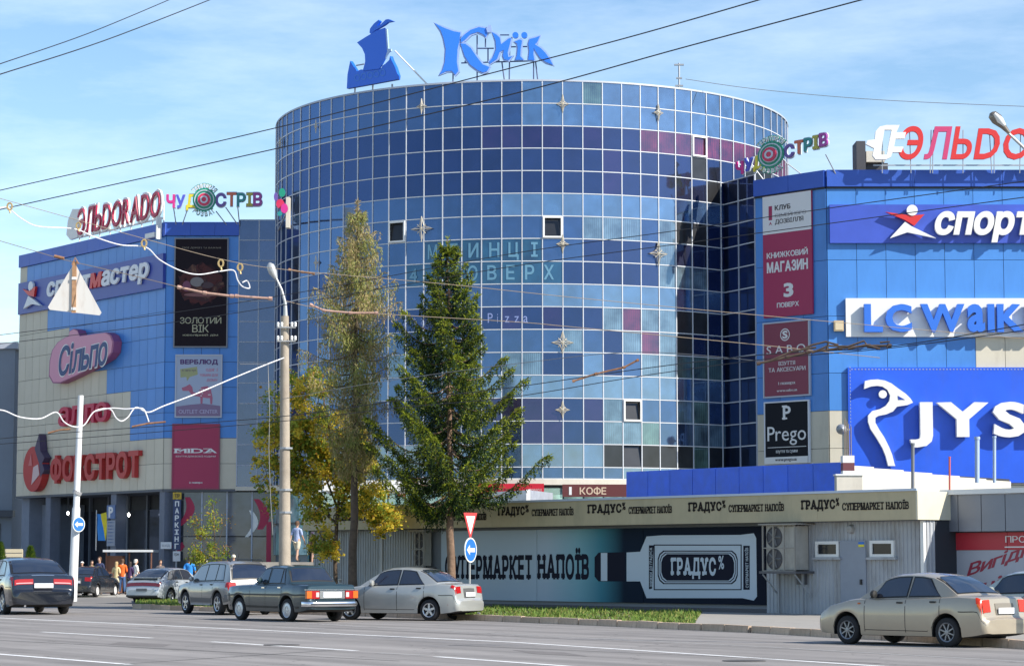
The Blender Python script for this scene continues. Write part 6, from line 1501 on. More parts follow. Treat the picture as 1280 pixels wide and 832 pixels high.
M_lampr2 = mat('lamp_red_orange', (.48, .03, .008), .25)
def x_lanos(T, sp, tp, sec, Sp, paint):
    for sg in (1, -1):
        a, b_ = (.46, .71) if sg > 0 else (-.71, -.46); tp(.098, .128, a, b_, .012, M_lampred, 'tail_lamp', 2, 4)
    sp([(.098, 5.4), (.24, 5.3), (.23, 6.2), (.128, 7.0)], .012, M_lampred, 'tail_lamp', 4, 3)
    tp(.075, .118, -.30, .30, .010, mat('plate_recess', (.10, .10, .10), .5), 'plate_recess', 2, 4); rear_plate(T, .055, .66)
    sp([(.02, 4.15), (.60, 4.15), (.60, 4.24), (.02, 4.24)], .006, M_gask, 'bumper_seam', 8, 1)
    b = MB(); b.tube([(.05, -.4, .2), (-.03, -.4, .19)], .025, 8); build(b, 'exhaust', M_steel, T)
    sp([(.30, 3.0), (.305, 3.0), (.305, 3.2), (.30, 3.2)], .01, M_lampred, 'reflector', 1, 1)
LANOS = dict(L=4.24, W=1.68, r=.292, xr=.90, xf=3.42, belt=[(0, .53), (.06, .57), (.075, .60), (.13, .93), (.20, .975), (.62, .995), (1.3, .965), (2.5, .93), (3.12, .93), (3.4, .90), (3.9, .78), (4.15, .66), (4.24, .5)],
             roof=[(.66, .995), (.85, 1.12), (1.08, 1.27), (1.32, 1.37), (1.6, 1.415), (1.95, 1.43), (2.25, 1.415), (2.48, 1.36), (2.8, 1.16), (3.14, .93)], rear=(.70, 1.33), front=(2.48, 3.12),
             wins=[(1.10, 1.86, 1.80, 1.42), (1.94, 2.85, 2.52, 1.90)], seams=(2.94, 1.90, 1.05), handles=(2.05, 1.22), extra=x_lanos)
car(LANOS, (538, 775.6), (-.885, .465), 'silver sedan parked between the green boxy sedan and the road sign', 'car', mat('paint_silver', (.44, .45, .43), .35, metal=.35, coat=.8, var=.03), rim='star5', scale=1.03)
L2 = dict(LANOS)
def x_lanos2(T, sp, tp, sec, Sp, paint):
    for sg in (1, -1):
        a, b_ = (.47, .71) if sg > 0 else (-.71, -.47); tp(.088, .128, a, b_, .014, M_lampr2, 'tail_lamp', 2, 4); 
    sp([(.088, 5.3), (.19, 5.0), (.23, 6.4), (.128, 7.0)], .014, M_lampr2, 'tail_lamp', 4, 3); sp([(.11, 4.7), (.17, 4.8), (.17, 5.2), (.12, 5.2)], .017, M_lampor, 'indicator', 2, 2)
    tp(.078, .115, -.30, .30, .010, mat('plate_recess_beige', (.20, .18, .15), .5), 'plate_recess', 2, 4); rear_plate(T, .050, .66)
    sp([(.02, 4.15), (.60, 4.15), (.60, 4.24), (.02, 4.24)], .006, M_gask, 'bumper_seam', 8, 1)
    sp([(3.05, 5.0), (3.12, 5.0), (3.12, 5.3), (3.05, 5.3)], .012, M_lampor, 'indicator', 1, 1)
    b = MB().box(2.3, 2.32, .815, .83, .60, .62); build(b, 'reflector', M_lampred, T)
L2['extra'] = x_lanos2; L2['mirror_m'] = M_plas
car(L2, (1187, 808.5), (-.675, .738), 'beige sedan parked alone at the right kerb', 'car', mat('paint_beige', (.40, .345, .265), .36, metal=.35, coat=.8, var=.03), rim='multi', rim_m=mat('alloy_dark', (.25, .26, .28), .35, metal=.6), scale=.975)
L3 = dict(LANOS); car(L3, (1334, 799.5), (-.70, .71), 'pale green grey car mostly hidden behind the beige sedan at the right edge', 'car', mat('paint_pale_green', (.42, .47, .44), .3, metal=.3, coat=.8), rim='star5')

M_vazp = mat('paint_dark_green', (.014, .036, .048), .3, metal=.3, coat=1.0, var=.05)
def x_vaz(T, sp, tp, sec, Sp, paint):
    bumper_rear(T, sec, .40, .52, M_chrome, out=.09, wrap=.30, Wd=.80); build(MB().box(-.10, -.086, -.70, .70, .445, .475), 'bumper_rubber', M_plas, T)
    for sg in (1, -1):
        f = lambda a, b_: (a, b_) if sg > 0 else (-b_, -a)
        a, b_ = f(.40, .775); b = MB().box(.012, .09, a, b_, .60, .80); build(b, 'tail_lamp', M_lampred, T)
        a, b_ = f(.63, .777); b = MB().box(.004, .09, a, b_, .61, .79); build(b, 'indicator', M_lampor, T)
        a, b_ = f(.41, .50); b = MB().box(.004, .02, a, b_, .64, .76); build(b, 'reverse_lamp', mat('lamp_white', (.7, .5, .5), .2), T)
    build(MB().box(.02, .06, -.38, .38, .60, .80), 'plate_surround', M_chrome, T); rear_plate(T, .018, .63, .55, .14)
    build(MB().box(.05, .09, -.80, .80, .82, .835), 'trunk_trim', M_chrome, T)
    tp(.10, .88, -.55, -.545, .01, M_gask, 'trunk_seam', 4, 1); tp(.10, .88, .545, .55, .01, M_gask, 'trunk_seam', 4, 1)
    sp([(.4, 1.5 + 1.0), (3.9, 2.5), (3.9, 2.8), (.4, 2.8)], .005, M_plas, 'sill_trim', 24, 1)
    for k in (-.25, .2): build(MB().lathe([(.001, 0), (.07, .02), (.09, .10), (.06, .18), (.001, .2)], (1.62, k, .98), 10), 'headrest', M_plas, T)
    build(MB().tube([(.10, -.45, .26), (-.02, -.45, .24)], .022, 6), 'exhaust', M_steel, T)
VAZ = dict(L=4.13, W=1.62, r=.30, xr=.98, xf=3.40, tumble=.24, sill=.24, belt=[(0, .55), (.03, .57), (.045, .60), (.075, .90), (.12, .945), (.9, .965), (1.6, .95), (2.8, .94), (3.4, .92), (4.05, .88), (4.09, .85), (4.13, .5)],
            roof=[(.93, .965), (1.08, 1.15), (1.24, 1.34), (1.34, 1.41), (1.7, 1.435), (2.1, 1.435), (2.3, 1.40), (2.5, 1.20), (2.76, .94)], rear=(.95, 1.29), front=(2.30, 2.74),
            wins=[(1.20, 1.36, 1.36, 1.33), (1.42, 1.98, 1.94, 1.42), (2.06, 2.64, 2.34, 2.04)], seams=(2.82, 2.02, 1.22), handles=(2.14, 1.34), extra=x_vaz, handle_m=M_chrome, strip=(.10, 4.05, M_gask))
car(VAZ, (362, 776.6), (-.60, .80), 'dark green boxy old sedan with chrome bumper parked beside the silver sedan', 'car', M_vazp, scale=1.07, rim='steel', rim_m=mat('hubcap_grey', (.50, .52, .55), .35, metal=.5))

def x_suv(T, sp, tp, sec, Sp, paint):
    for sg in (1, -1): sp([(.06, 4.9), (.24, 4.7), (.26, 7.0), (.12, 7.0)], .014, M_lampred, 'tail_lamp', 4, 4); break
    for sg in (1, -1):
        a, b_ = (.56, .80) if sg > 0 else (-.80, -.56); tp(.07, .115, a, b_, .014, M_lampred, 'tail_lamp', 2, 3)
    cl_ = mat('cladding_grey', (.13, .13, .13), .5)
    sp([(.05, 2.4), (4.25, 2.4), (4.25, 3.15), (.05, 3.15)], .008, cl_, 'lower_cladding', 40, 2)
    for sd_ in (1, -1):
        b = MB().box(1.35, 2.95, sd_ * .83 - .07, sd_ * .83 + .07, .30, .35); build(b, 'side_step', M_steel, T)
        p = Sp(2, 8.3); b = MB().tube([(.55, sd_ * (p.y - .04), p.z + .03), (.65, sd_ * (p.y - .02), p.z + .09), (2.5, sd_ * (p.y - .02), p.z + .10), (2.65, sd_ * (p.y - .04), p.z + .03)], .018, 6); build(b, 'roof_rail', M_plas, T)
    rear_plate(T, .03, .80); bumper_rear(T, sec, .42, .66, cl_, out=.05, wrap=.35, Wd=.86)
    build(MB().tube([(.6, .3, 1.70), (.45, .3, 1.95)], .008, 4), 'aerial', M_black, T)
SUV = dict(L=4.32, W=1.80, r=.355, xr=.84, xf=3.47, sill=.30, tumble=.24, belt=[(0, .66), (.05, .70), (.065, .76), (.11, 1.02), (.5, 1.05), (2.2, 1.02), (3.3, 1.02), (3.5, 1.0), (4.1, .92), (4.26, .80), (4.32, .6)],
            roof=[(.11, 1.02), (.2, 1.20), (.34, 1.48), (.45, 1.60), (.8, 1.66), (1.5, 1.68), (2.3, 1.66), (2.65, 1.60), (2.95, 1.36), (3.4, 1.01)], rear=(.13, .46), front=(2.65, 3.36),
            wins=[(.55, 1.15, 1.15, .72), (1.22, 1.98, 1.95, 1.22), (2.05, 3.0, 2.66, 2.04)], seams=(3.1, 2.02, 1.18), handles=(2.15, 1.32), extra=x_suv)
car(SUV, (274.5, 768.3), (-.50, .866), 'silver grey off-road car with roof rails parked left of the green boxy sedan', 'car', mat('paint_warm_silver', (.29, .285, .275), .34, metal=.35, coat=.8, var=.03), rim='star5', scale=.99)

def x_hatch(T, sp, tp, sec, Sp, paint):
    tp(.088, .112, -.76, .76, .012, mat('lamp_dark_red', (.16, .01, .02), .2, coat=.5), 'tail_lamp', 2, 8)
    sp([(.09, 5.0), (.20, 5.0), (.20, 6.0), (.12, 6.0)], .012, mat('lamp_dark_red', (.16, .01, .02), .2, coat=.5), 'tail_lamp', 3, 2)
    build(MB().box(.18, .42, -.62, .62, 1.02, 1.05), 'spoiler', paint, T); build(MB().box(.28, .34, -.60, -.55, .93, 1.02).box(.28, .34, .55, .60, .93, 1.02), 'spoiler_leg', paint, T)
    rear_plate(T, -.002, .50, .5, .11, mat('plate_grey', (.12, .13, .15), .4)); build(MB().box(-.015, .06, -.72, .72, .27, .34), 'bumper_lip', M_plas, T)
HAT = dict(L=4.17, W=1.68, r=.29, xr=.88, xf=3.38, belt=[(0, .55), (.06, .60), (.08, .64), (.12, .87), (.22, .92), (.6, .95), (2.5, .93), (3.12, .93), (3.9, .78), (4.1, .66), (4.17, .5)],
           roof=[(.30, .93), (.6, 1.10), (.95, 1.27), (1.2, 1.36), (1.6, 1.40), (2.0, 1.41), (2.3, 1.39), (2.5, 1.34), (2.8, 1.15), (3.12, .93)], rear=(.36, 1.1), front=(2.5, 3.1),
           wins=[(.75, 1.15, 1.15, .98), (1.22, 1.88, 1.84, 1.25), (1.96, 2.85, 2.52, 1.92)], seams=(2.94, 1.92, 1.18), handles=(2.06, 1.32), extra=x_hatch)
car(HAT, (172.5, 753.7), (.40, .916), 'pale silver hatchback with rear spoiler and wide dark tail lamp', 'car', mat('paint_cool_silver', (.42, .47, .52), .35, metal=.35, coat=.8), rim='star6')

def x_dark(T, sp, tp, sec, Sp, paint):
    for sg in (1, -1):
        a, b_ = (.27, .76) if sg > 0 else (-.76, -.27); tp(.094, .118, a, b_, .012, M_lampred, 'tail_lamp', 2, 6); 
        a, b_ = (.29, .72) if sg > 0 else (-.72, -.29); tp(.097, .102, a, b_, .017, mat('lamp_pale', (.7, .35, .35), .2), 'lamp_stripe', 1, 6)
    sp([(.10, 5.0), (.30, 5.2), (.28, 5.9), (.13, 6.0)], .012, M_lampred, 'tail_lamp', 3, 2); rear_plate(T, .045, .70, .5, .12)
    tp(.14, .20, -.3, .3, .008, M_chrome, 'trunk_chrome', 1, 4); sp([(.02, 4.15), (.60, 4.15), (.60, 4.22), (.02, 4.22)], .006, M_gask, 'bumper_seam', 8, 1)
    build(MB().tube([(.06, .5, .24), (-.02, .5, .23)], .03, 8), 'exhaust', M_chrome, T)
DK = dict(L=4.6, W=1.78, r=.32, xr=1.0, xf=3.66, belt=[(0, .58), (.06, .63), (.075, .67), (.13, .98), (.22, 1.02), (.62, 1.03), (1.3, 1.0), (2.6, .96), (3.3, .96), (3.6, .93), (4.25, .80), (4.5, .68), (4.6, .5)],
          roof=[(.55, 1.03), (.85, 1.18), (1.15, 1.33), (1.4, 1.41), (1.75, 1.455), (2.1, 1.47), (2.4, 1.455), (2.65, 1.40), (2.95, 1.20), (3.36, .96)], rear=(.60, 1.40), front=(2.65, 3.34),
          wins=[(1.15, 1.98, 1.94, 1.50), (2.06, 3.05, 2.70, 2.02)], seams=(3.12, 2.02, 1.15), handles=(2.18, 1.32), extra=x_dark)
car(DK, (7, 767.5), (-.42, .907), 'black sedan with wide red tail lamps driving at the left edge, nearest to the viewer', 'car', mat('paint_black_blue', (.010, .013, .022), .18, metal=.2, coat=1.0), scale=1.2, rim='star6', name='moving_car')
D2 = dict(LANOS); car(D2, (83, 745.8), (.17, .985), 'black sedan standing beyond the first black sedan near the people', 'car', mat('paint_black', (.018, .022, .028), .22, metal=.2, coat=1.0), rim='steel', rim_m=mat('hubcap_pale', (.55, .55, .55), .4), scale=1.02)
WH = dict(HAT); car(WH, (413, 758), (-.35, .94), 'white hatchback half hidden behind the green boxy sedan and the spruce trunk', 'car', mat('paint_white', (.80, .80, .80), .25, coat=.8), scale=.98, rim='steel')
# ================================================================ trees
M_bark = mat('bark_spruce', (.11, .08, .06), .95, var=.35, vscale=5, bump=.8, bscale=14); M_bark2 = mat('bark_warm', (.20, .13, .09), .95, var=.35, vscale=4, bump=.8, bscale=12)
def leafm(n, c, tr=.25): return mat(n, c, .65, var=.25, vscale=1.2, transl=tr, spec=.25)
def itp2(tab, z):
    if z <= tab[0][0]: return tab[0][1:]
    for i in range(len(tab) - 1):
        if z <= tab[i + 1][0]:
            a, b = tab[i], tab[i + 1]; t = (z - a[0]) / (b[0] - a[0]); return tuple(a[k] + (b[k] - a[k]) * t for k in range(1, len(a)))
    return tab[-1][1:]
def spruce(base_px, Y, top_px, env, label, mats, seed, live=True, nb=130, trunk_r=.17, z_first=None, trunk_m=M_bark):
    r_ = random.Random(seed); g = P(base_px[0], base_px[1], Y); bx, by = g.x, Y; top = P(top_px[0], top_px[1], Y); H = top.z
    t = thing('spruce_tree', label, 'tree', (bx, by, .1))
    n = 14; tp_ = [(bx + (top.x - bx) * (i / n) + r_.uniform(-.03, .03) * (i > 0), by + r_.uniform(-.03, .03) * (i > 0), .05 + (H - .05) * i / n) for i in range(n + 1)]
    build(MB().tube(tp_, [trunk_r * (1 - .93 * i / n) * (1.25 if i == 0 else 1) for i in range(n + 1)], 10), 'trunk', trunk_m, t, smooth=70)
    ez = sorted((P(e[0] * 0 + top_px[0], e[0], Y).z, e[1], e[2]) for e in env)   # height, left px, right px of the crown
    zlo, zhi = ez[0][0], H
    crown = MB(); limbs = MB()
    def leafstrip(p, d, L, wd, mi):
        # one needle-covered spray: crossed thin blades tapering to the tip
        a = d.cross(Vector((r_.uniform(-1, 1), r_.uniform(-1, 1), r_.uniform(-1, 1)))); a = a.normalized() * wd if a.length > 1e-4 else Vector((wd, 0, 0))
        b = p + d * L; m_ = p + d * L * .45
        crown.add([p, m_ + a, b, m_ - a], [(0, 1, 2, 3)], mi)
    k = 0; z = zlo
    ga = 2.399
    nw = nb // 5
    for k in range(nb):
        wl = k // 5; f = (wl + .5) / nw; z = zlo + (zhi - zlo - .25) * (1 - (1 - f) ** (1.15 if live else 1.0)) + r_.uniform(-.07, .07)
        lf, rt = itp2(ez, z); hx = bx + (top.x - bx) * (z / H); xl = abs(P(lf, 500, Y).x - hx); xr_ = abs(P(rt, 500, Y).x - hx)
        az = (k % 5) * 2 * pi / 5 + wl * 1.13 + r_.uniform(-.22, .22); c = cos(az)
        if not live and r_.random() < .16: continue
        Ls = (xl + xr_) / 2; Lm = xr_ if c > 0 else xl; L = (Lm * abs(c) ** .6 + Ls * (1 - abs(c) ** .6)) * (r_.uniform(.86, 1.22) if live else r_.uniform(.55, 1.22))
        L = max(L, .18); zt = z
        up = (.26 if live else .02) * (1 if f < .75 else 1.8); dr = .20 if live else .16
        z0 = zt - up * L * .8
        def bp(s): return Vector((bx + (top.x - bx) * (z0 / H) + cos(az) * L * s, by + sin(az) * L * s, z0 + L * (-dr * sin(pi * min(s * 1.1, 1)) + up * s * s)))
        ns = max(3, int(L / .22)); pts = [bp(i / ns) for i in range(ns + 1)]
        limbs.tube(pts, [max(.006, .035 * (1 - i / ns) * min(1, L)) for i in range(ns + 1)], 4)
        step = .085 if live else .10; q = max(4, int(L / step)); base_mi = r_.choice((0, 0, 1, 2)) if live else r_.choice((0, 1, 1, 2))
        for i in range(q):
            s = (i + .7) / q
            if s < (.12 if live else .05): continue
            p = bp(s); T_ = (bp(min(s + .05, 1)) - bp(s - .05)).normalized(); side = Vector((-sin(az), cos(az), 0))
            tl = (.16 + .50 * min(1, L / 1.6) * (1 - s) ** .6 * (s + .25) ** .3) * r_.uniform(.7, 1.2)
            for sg in (1, -1, 0):
                if live:
                    d0 = (T_ * .75 + side * sg * .9 + Vector((0, 0, -.35 if sg else .15))).normalized(); cnt = 12 if sg else 6; ln = tl if sg else .16
                    for w in range(cnt):
                        u = (w + .5) / cnt; pp = p + d0 * ln * u + Vector((0, 0, -.28 * (u * ln) * 1.0)); mi = (1 if s + u * .25 > .74 + r_.gauss(0, .14) else base_mi if s > .3 else 2) if r_.random() < .8 else r_.choice((0, 1, 2))  # needles pale at tips, dark inside: growth tone plus painted light and shade
                        dd = (d0 + Vector((r_.gauss(0, .45), r_.gauss(0, .45), r_.gauss(-.15, .45)))).normalized(); leafstrip(pp, dd, r_.uniform(.08, .16), r_.uniform(.011, .024), mi)
                    if sg and r_.random() < .9:   # hanging twigs
                        hp = p + d0 * ln * r_.uniform(.2, .9); hl = r_.uniform(.12, .42) * min(1, L)
                        for w in range(9): leafstrip(hp + Vector((r_.gauss(0, .02), r_.gauss(0, .02), -hl * w / 9)), Vector((r_.gauss(0, .5), r_.gauss(0, .5), -1)).normalized(), .11, .018, r_.choice((0, 2, 2)))
                else:
                    hl = r_.uniform(.25, .75) * (.5 + .5 * min(1, L)); out = side * sg * r_.uniform(.05, .3) + T_ * .08; hp = p + out
                    if r_.random() < .86:
                        cnt = 12
                        for w in range(cnt):
                            u = w / cnt; pp = hp + Vector((r_.gauss(0, .03), r_.gauss(0, .03), -hl * u)); dd = Vector((r_.gauss(0, .5), r_.gauss(0, .5), -1)).normalized(); leafstrip(pp, dd, r_.uniform(.08, .15), r_.uniform(.010, .020), base_mi if r_.random() < .6 else r_.choice((0, 1, 2)))
                    dd = (T_ + side * sg).normalized(); leafstrip(p, dd, .2, .012, 1)
        # tip tuft
        for w in range(8 if live else 4): leafstrip(bp(r_.uniform(.86, 1)), Vector((cos(az) + r_.gauss(0, .4), sin(az) + r_.gauss(0, .4), r_.gauss(.25, .4))).normalized(), .17, .022, 1 if live else r_.choice((0, 1)))
    for w in range(60): leafstrip(Vector((top.x, by, H - r_.uniform(0, .6))), Vector((r_.gauss(0, .5), r_.gauss(0, .5), r_.uniform(.1, 1))).normalized(), .16, .02, 1)
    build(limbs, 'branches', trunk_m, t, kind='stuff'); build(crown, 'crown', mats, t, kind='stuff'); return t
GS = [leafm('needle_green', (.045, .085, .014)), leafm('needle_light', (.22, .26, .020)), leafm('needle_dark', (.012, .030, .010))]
spruce((564, 764), 80, (560, 297), [(298, 557, 563), (332, 541, 578), (374, 528, 595), (412, 499, 606), (440, 508, 608), (462, 494, 642), (490, 492, 640), (513, 486, 650), (542, 466, 641), (576, 474, 668), (600, 469, 612), (618, 500, 592), (632, 520, 588)],
       'dense green spruce with long drooping boughs and bare lower trunk', GS, 5, True, 115, .16, trunk_m=M_bark2)
DS = [leafm('dry_needle_olive', (.27, .28, .08)), leafm('dry_needle_tan', (.38, .30, .14)), leafm('dry_needle_green', (.22, .24, .07))]
spruce((441, 761), 82, (447, 251), [(252, 445, 449), (272, 436, 461), (305, 418, 478), (335, 408, 470), (355, 392, 498), (380, 393, 499), (405, 396, 494), (435, 380, 488), (470, 392, 492), (500, 396, 494), (535, 402, 490), (565, 410, 484), (590, 418, 470)],
       'thin brown dying spruce with hanging dry twigs left of the green spruce', DS, 9, False, 150, .17)
def leafy(name, label, base, Y, trunk_px, blobs, mats, n, size, seed, limbs=(), tr=.09, dy=1.2):
    r_ = random.Random(seed); b0 = P(base[0], base[1], Y); t = thing(name, label, 'tree', (b0.x, Y, max(b0.z, .05)))
    tp_ = [P(x, y, Y) for x, y in trunk_px]; m_ = MB(); m_.tube([tuple(p) for p in tp_], [tr * (1 - .6 * i / len(tp_)) for i in range(len(tp_))], 8); build(m_, 'trunk', M_bark, t, smooth=60)
    lm = MB()
    for l in limbs: q = [P(x, y, Y) + Vector((0, r_.uniform(-.3, .3) * i, 0)) for i, (x, y) in enumerate(l)]; lm.tube([tuple(p) for p in q], [tr * .5 * (1 - .75 * i / len(q)) for i in range(len(q))], 5)
    cr_ = MB(); tot = sum(b[2] * b[3] * (b[4] if len(b) > 4 else 1) for b in blobs)
    for b in blobs:
        cx_, cy_, rx, ry = b[:4]; dens = b[4] if len(b) > 4 else 1; cnt = int(n * rx * ry * dens / tot); ncl = max(3, int(rx * ry / 35))
        cls = []
        for _ in range(ncl):
            a = r_.uniform(0, 2 * pi); q = sqrt(r_.random()); cls.append((cx_ + rx * q * cos(a), cy_ + ry * q * sin(a), r_.gauss(0, dy * .5), r_.uniform(3.5, 8), r_.choice((0, 0, 1, 1, 2))))
        for c in cls[:ncl // 2]:
            p = P(c[0], c[1], Y + c[2]); q = P(cx_ + (c[0] - cx_) * .2, cy_ + (c[1] - cy_) * .2 + 4, Y); lm.tube([tuple(q), tuple((p + q) / 2 + Vector((0, 0, .12))), tuple(p)], [.014, .01, .005], 3)
        for _ in range(cnt):
            c = r_.choice(cls); x = r_.gauss(c[0], c[3] * .72); y = r_.gauss(c[1], c[3] * .75); p = P(x, y, Y + c[2] + r_.gauss(0, .3))
            d = Vector((r_.gauss(0, 1), r_.gauss(0, 1), r_.gauss(-.4, .6))).normalized(); a = d.orthogonal().normalized(); a = (a * cos(r_.uniform(0, pi)) + d.cross(a) * sin(r_.uniform(0, pi))); s = size * r_.uniform(.6, 1.3)
            cr_.add([p, p + d * s * .5 + a * s * .33, p + d * s, p + d * s * .5 - a * s * .33], [(0, 1, 2, 3)], c[4] if r_.random() < .65 else r_.choice(range(len(mats))))
    build(lm, 'branches', M_bark, t, kind='stuff'); build(cr_, 'crown', mats, t, kind='stuff'); return t
YG = [leafm('leaf_olive', (.34, .37, .05), .5), leafm('leaf_yellow', (.70, .54, .06), .5), leafm('leaf_green', (.16, .23, .03), .5), leafm('leaf_orange', (.36, .19, .03), .35)]
leafy('birch_tree', 'yellowing leafy tree behind the brown spruce with drooping right lobe', (418, 757), 85, [(420, 757), (419, 700), (421, 650), (424, 618)],
      [(345, 500, 16, 20, .35), (337, 545, 20, 28, .5), (332, 590, 15, 25, .4), (362, 560, 22, 40), (365, 480, 14, 14, .6), (390, 520, 25, 40), (400, 580, 30, 35), (430, 560, 25, 45, .9), (455, 590, 20, 30), (440, 630, 22, 20), (470, 625, 22, 22, 1.1), (488, 642, 16, 12, 1.2), (472, 655, 14, 14, 1.1), (395, 640, 14, 22, .7), (400, 675, 18, 20, .8), (412, 690, 14, 14, .6), (375, 610, 16, 25, .6), (345, 630, 12, 10, .35), (400, 480, 20, 20, .5)],
      YG, 40000, .115, 12, limbs=[[(424, 640), (408, 600), (392, 560), (372, 515)], [(422, 650), (432, 610), (450, 575), (455, 540)], [(421, 655), (405, 640), (385, 610), (350, 580)], [(424, 630), (445, 615), (475, 620), (490, 640)], [(422, 620), (416, 570), (410, 520), (400, 480)], [(420, 690), (405, 675), (398, 665)]])
leafy('young_tree', 'thin staked sapling with sparse leaves before the shop window', (269, 752), 96, [(269, 752), (268.5, 700), (268, 660), (266, 630)],
      [(265, 635, 4, 9, .8), (270, 655, 9, 8, .5), (280, 648, 5, 4, .4), (256, 672, 10, 10, .6), (250, 690, 12, 12, 1), (270, 690, 10, 12, .8), (285, 690, 10, 6, .6), (245, 655, 7, 8, .35), (262, 705, 14, 7, 1)], [YG[2], YG[0], YG[3]], 3200, .085, 14, limbs=[[(268, 700), (258, 680), (248, 665)], [(268, 690), (276, 670), (282, 652)]], tr=.03, dy=.5)
for px, py, w, h, l in ((0, 712, 9, 34, 'clipped yellow green conical shrub cut by the left edge'), (38, 715, 9, 32, 'round topped green conical shrub behind the first black sedan'), (48, 716, 7, 18, 'small yellow green shrub touching the taller conical shrub')):
    Y = 104; b0 = P(px, 700, Y); t = thing('shrub', l, 'shrub', (b0.x, Y, .02)); zt_ = P(px, py - h, Y).z; rr0 = w / FP * Y; mb = MB(); r_ = random.Random(px)
    build(MB().tube([(b0.x, Y, 0), (b0.x, Y, zt_ * .8)], .04, 6), 'stem', M_bark, t)
    for _ in range(2600):
        z = r_.uniform(.05, zt_); rad = rr0 * (1 - (z / zt_) ** 2.4) ** .5 * r_.uniform(.75, 1.05); a = r_.uniform(0, 2 * pi); p = Vector((b0.x + cos(a) * rad, Y + sin(a) * rad, z)); d = Vector((cos(a), sin(a), 1.2)).normalized(); q = Vector((-sin(a), cos(a), 0)) * .03
        mb.add([p - q, p + q, p + d * .12], [(0, 1, 2)], r_.choice((0, 1)))
    build(mb, 'foliage', [leafm('shrub_green', (.05, .11, .02)), leafm('shrub_light', (.12, .19, .02))], t, kind='stuff')

# ================================================================ poles, signs, wires
M_pole = mat('concrete_pole', (.36, .31, .25), .9, var=.2, vscale=1.5, bump=.4, dirt=(.22, .16, .11), dscale=2); M_ins = mat('insulator_white', (.72, .72, .70), .3); M_wire = mat('wire_black', (.02, .02, .022), .5); M_wg = mat('wire_grey', (.22, .22, .22), .5); M_wt = mat('wire_tan', (.36, .28, .20), .6); M_cab = mat('cable_white', (.72, .72, .74), .5); M_lh = mat('lamp_housing', (.45, .46, .46), .4, metal=.3)
YP = 76.0
pb, pt_ = P(356, 764, YP), P(356, 395, YP); t = thing('lamp_pole', 'tall tapering concrete lamp pole beside the yellow tree with white insulators', 'lamp pole', (pb.x, YP, .05))
b = MB(); n = 12; b.tube([(pb.x + (pt_.x - pb.x) * i / n, YP, .05 + (pt_.z - .05) * i / n) for i in range(n + 1)], [.205 - .075 * i / n for i in range(n + 1)], 10); build(b, 'post', M_pole, t, smooth=50)
for y in (560, 612, 640): z = P(356, y, YP).z; build(MB().tube([(pb.x, YP, z - .03), (pb.x, YP, z + .03)], .205, 10), 'band', M_steel, t)
for y in (410, 427):
    z = P(356, y, YP).z; build(MB().tube([(pb.x - .30, YP - .18, z), (pb.x + .28, YP - .18, z)], .028, 6), 'crossarm', M_lh, t)
    for dx in (-.28, -.16, .16, .27): build(MB().lathe([(.02, 0), (.05, .03), (.035, .07), (.05, .10), (.03, .15), (.01, .16)], (pb.x + dx, YP - .18, z + .02), 8), 'insulator', M_ins, t, smooth=50)
a = [P(*q, YP) for q in ((357, 397), (356.5, 378), (352, 362), (345, 347), (343, 343))]; build(MB().tube([tuple(p) for p in a], [.075, .05, .04, .035, .03], 8), 'lamp_arm', M_lh, t, smooth=60)
a = [P(*q, YP) for q in ((345, 348), (341, 340), (338, 332), (336.5, 328.5))]; build(MB().tube([tuple(p) for p in a], [.06, .14, .13, .04], 10), 'lamp_head', M_lh, t, smooth=60)
# white tram pole at left
a, b_ = P(90.5, 752, 100), P(101, 494, 100); t = thing('wire_pole', 'leaning white metal pole with a round blue arrow sign', 'pole', (a.x, 100, .05))
b = MB(); b.tube([(a.x, 100, .05), tuple((a * .55 + b_ * .45)), tuple((a * .54 + b_ * .46)), tuple(b_)], [.19, .17, .135, .12], 12); build(b, 'post', mat('pole_white', (.66, .67, .68), .5, var=.05), t, smooth=50)
q = P(96.5, 617, 100); build(MB().tube([(q.x - .03, 100, q.z), (q.x + .03, 100, q.z + .12)], .2, 12), 'collar', mat('pole_band', (.35, .35, .36), .6), t)
def arrow_sign(px, py, w, h, Y, label, parent_name='road_sign', tilt=55):
    c = P(px, py, Y); r_ = h / 2 / FP * Y; fr = Frame((c.x, c.y), (c.x + cos(radians(tilt)), c.y + sin(radians(tilt)))); t = thing(parent_name, label, 'road sign', (0, 0, c.z), fr)
    b = MB(); b.lathe([(.001, -.03), (r_ * .9, -.03), (r_ * .9, -.005)], (0, 0, c.z), 28, axis='y'); build(b, 'blue_disc', mat('roadsign_blue', (.03, .17, .62), .4), t, recalc=True)
    b = MB(); b.lathe([(r_ * .9, -.028), (r_, -.028), (r_, .0), (.001, .0)], (0, 0, c.z), 28, axis='y'); build(b, 'white_rim', M_white, t, recalc=True)
    k = r_ * .8; build(MB().prism([(x * k, c.z + z * k) for x, z in ((-.85, 0), (-.25, .5), (-.25, .2), (.8, .2), (.8, -.2), (-.25, -.2), (-.25, -.5))], -.04, -.031), 'white_arrow', M_white, t)
    return t
arrow_sign(98, 655, 12, 19, 99.7, 'round blue arrow sign on the leaning white pole', tilt=48)
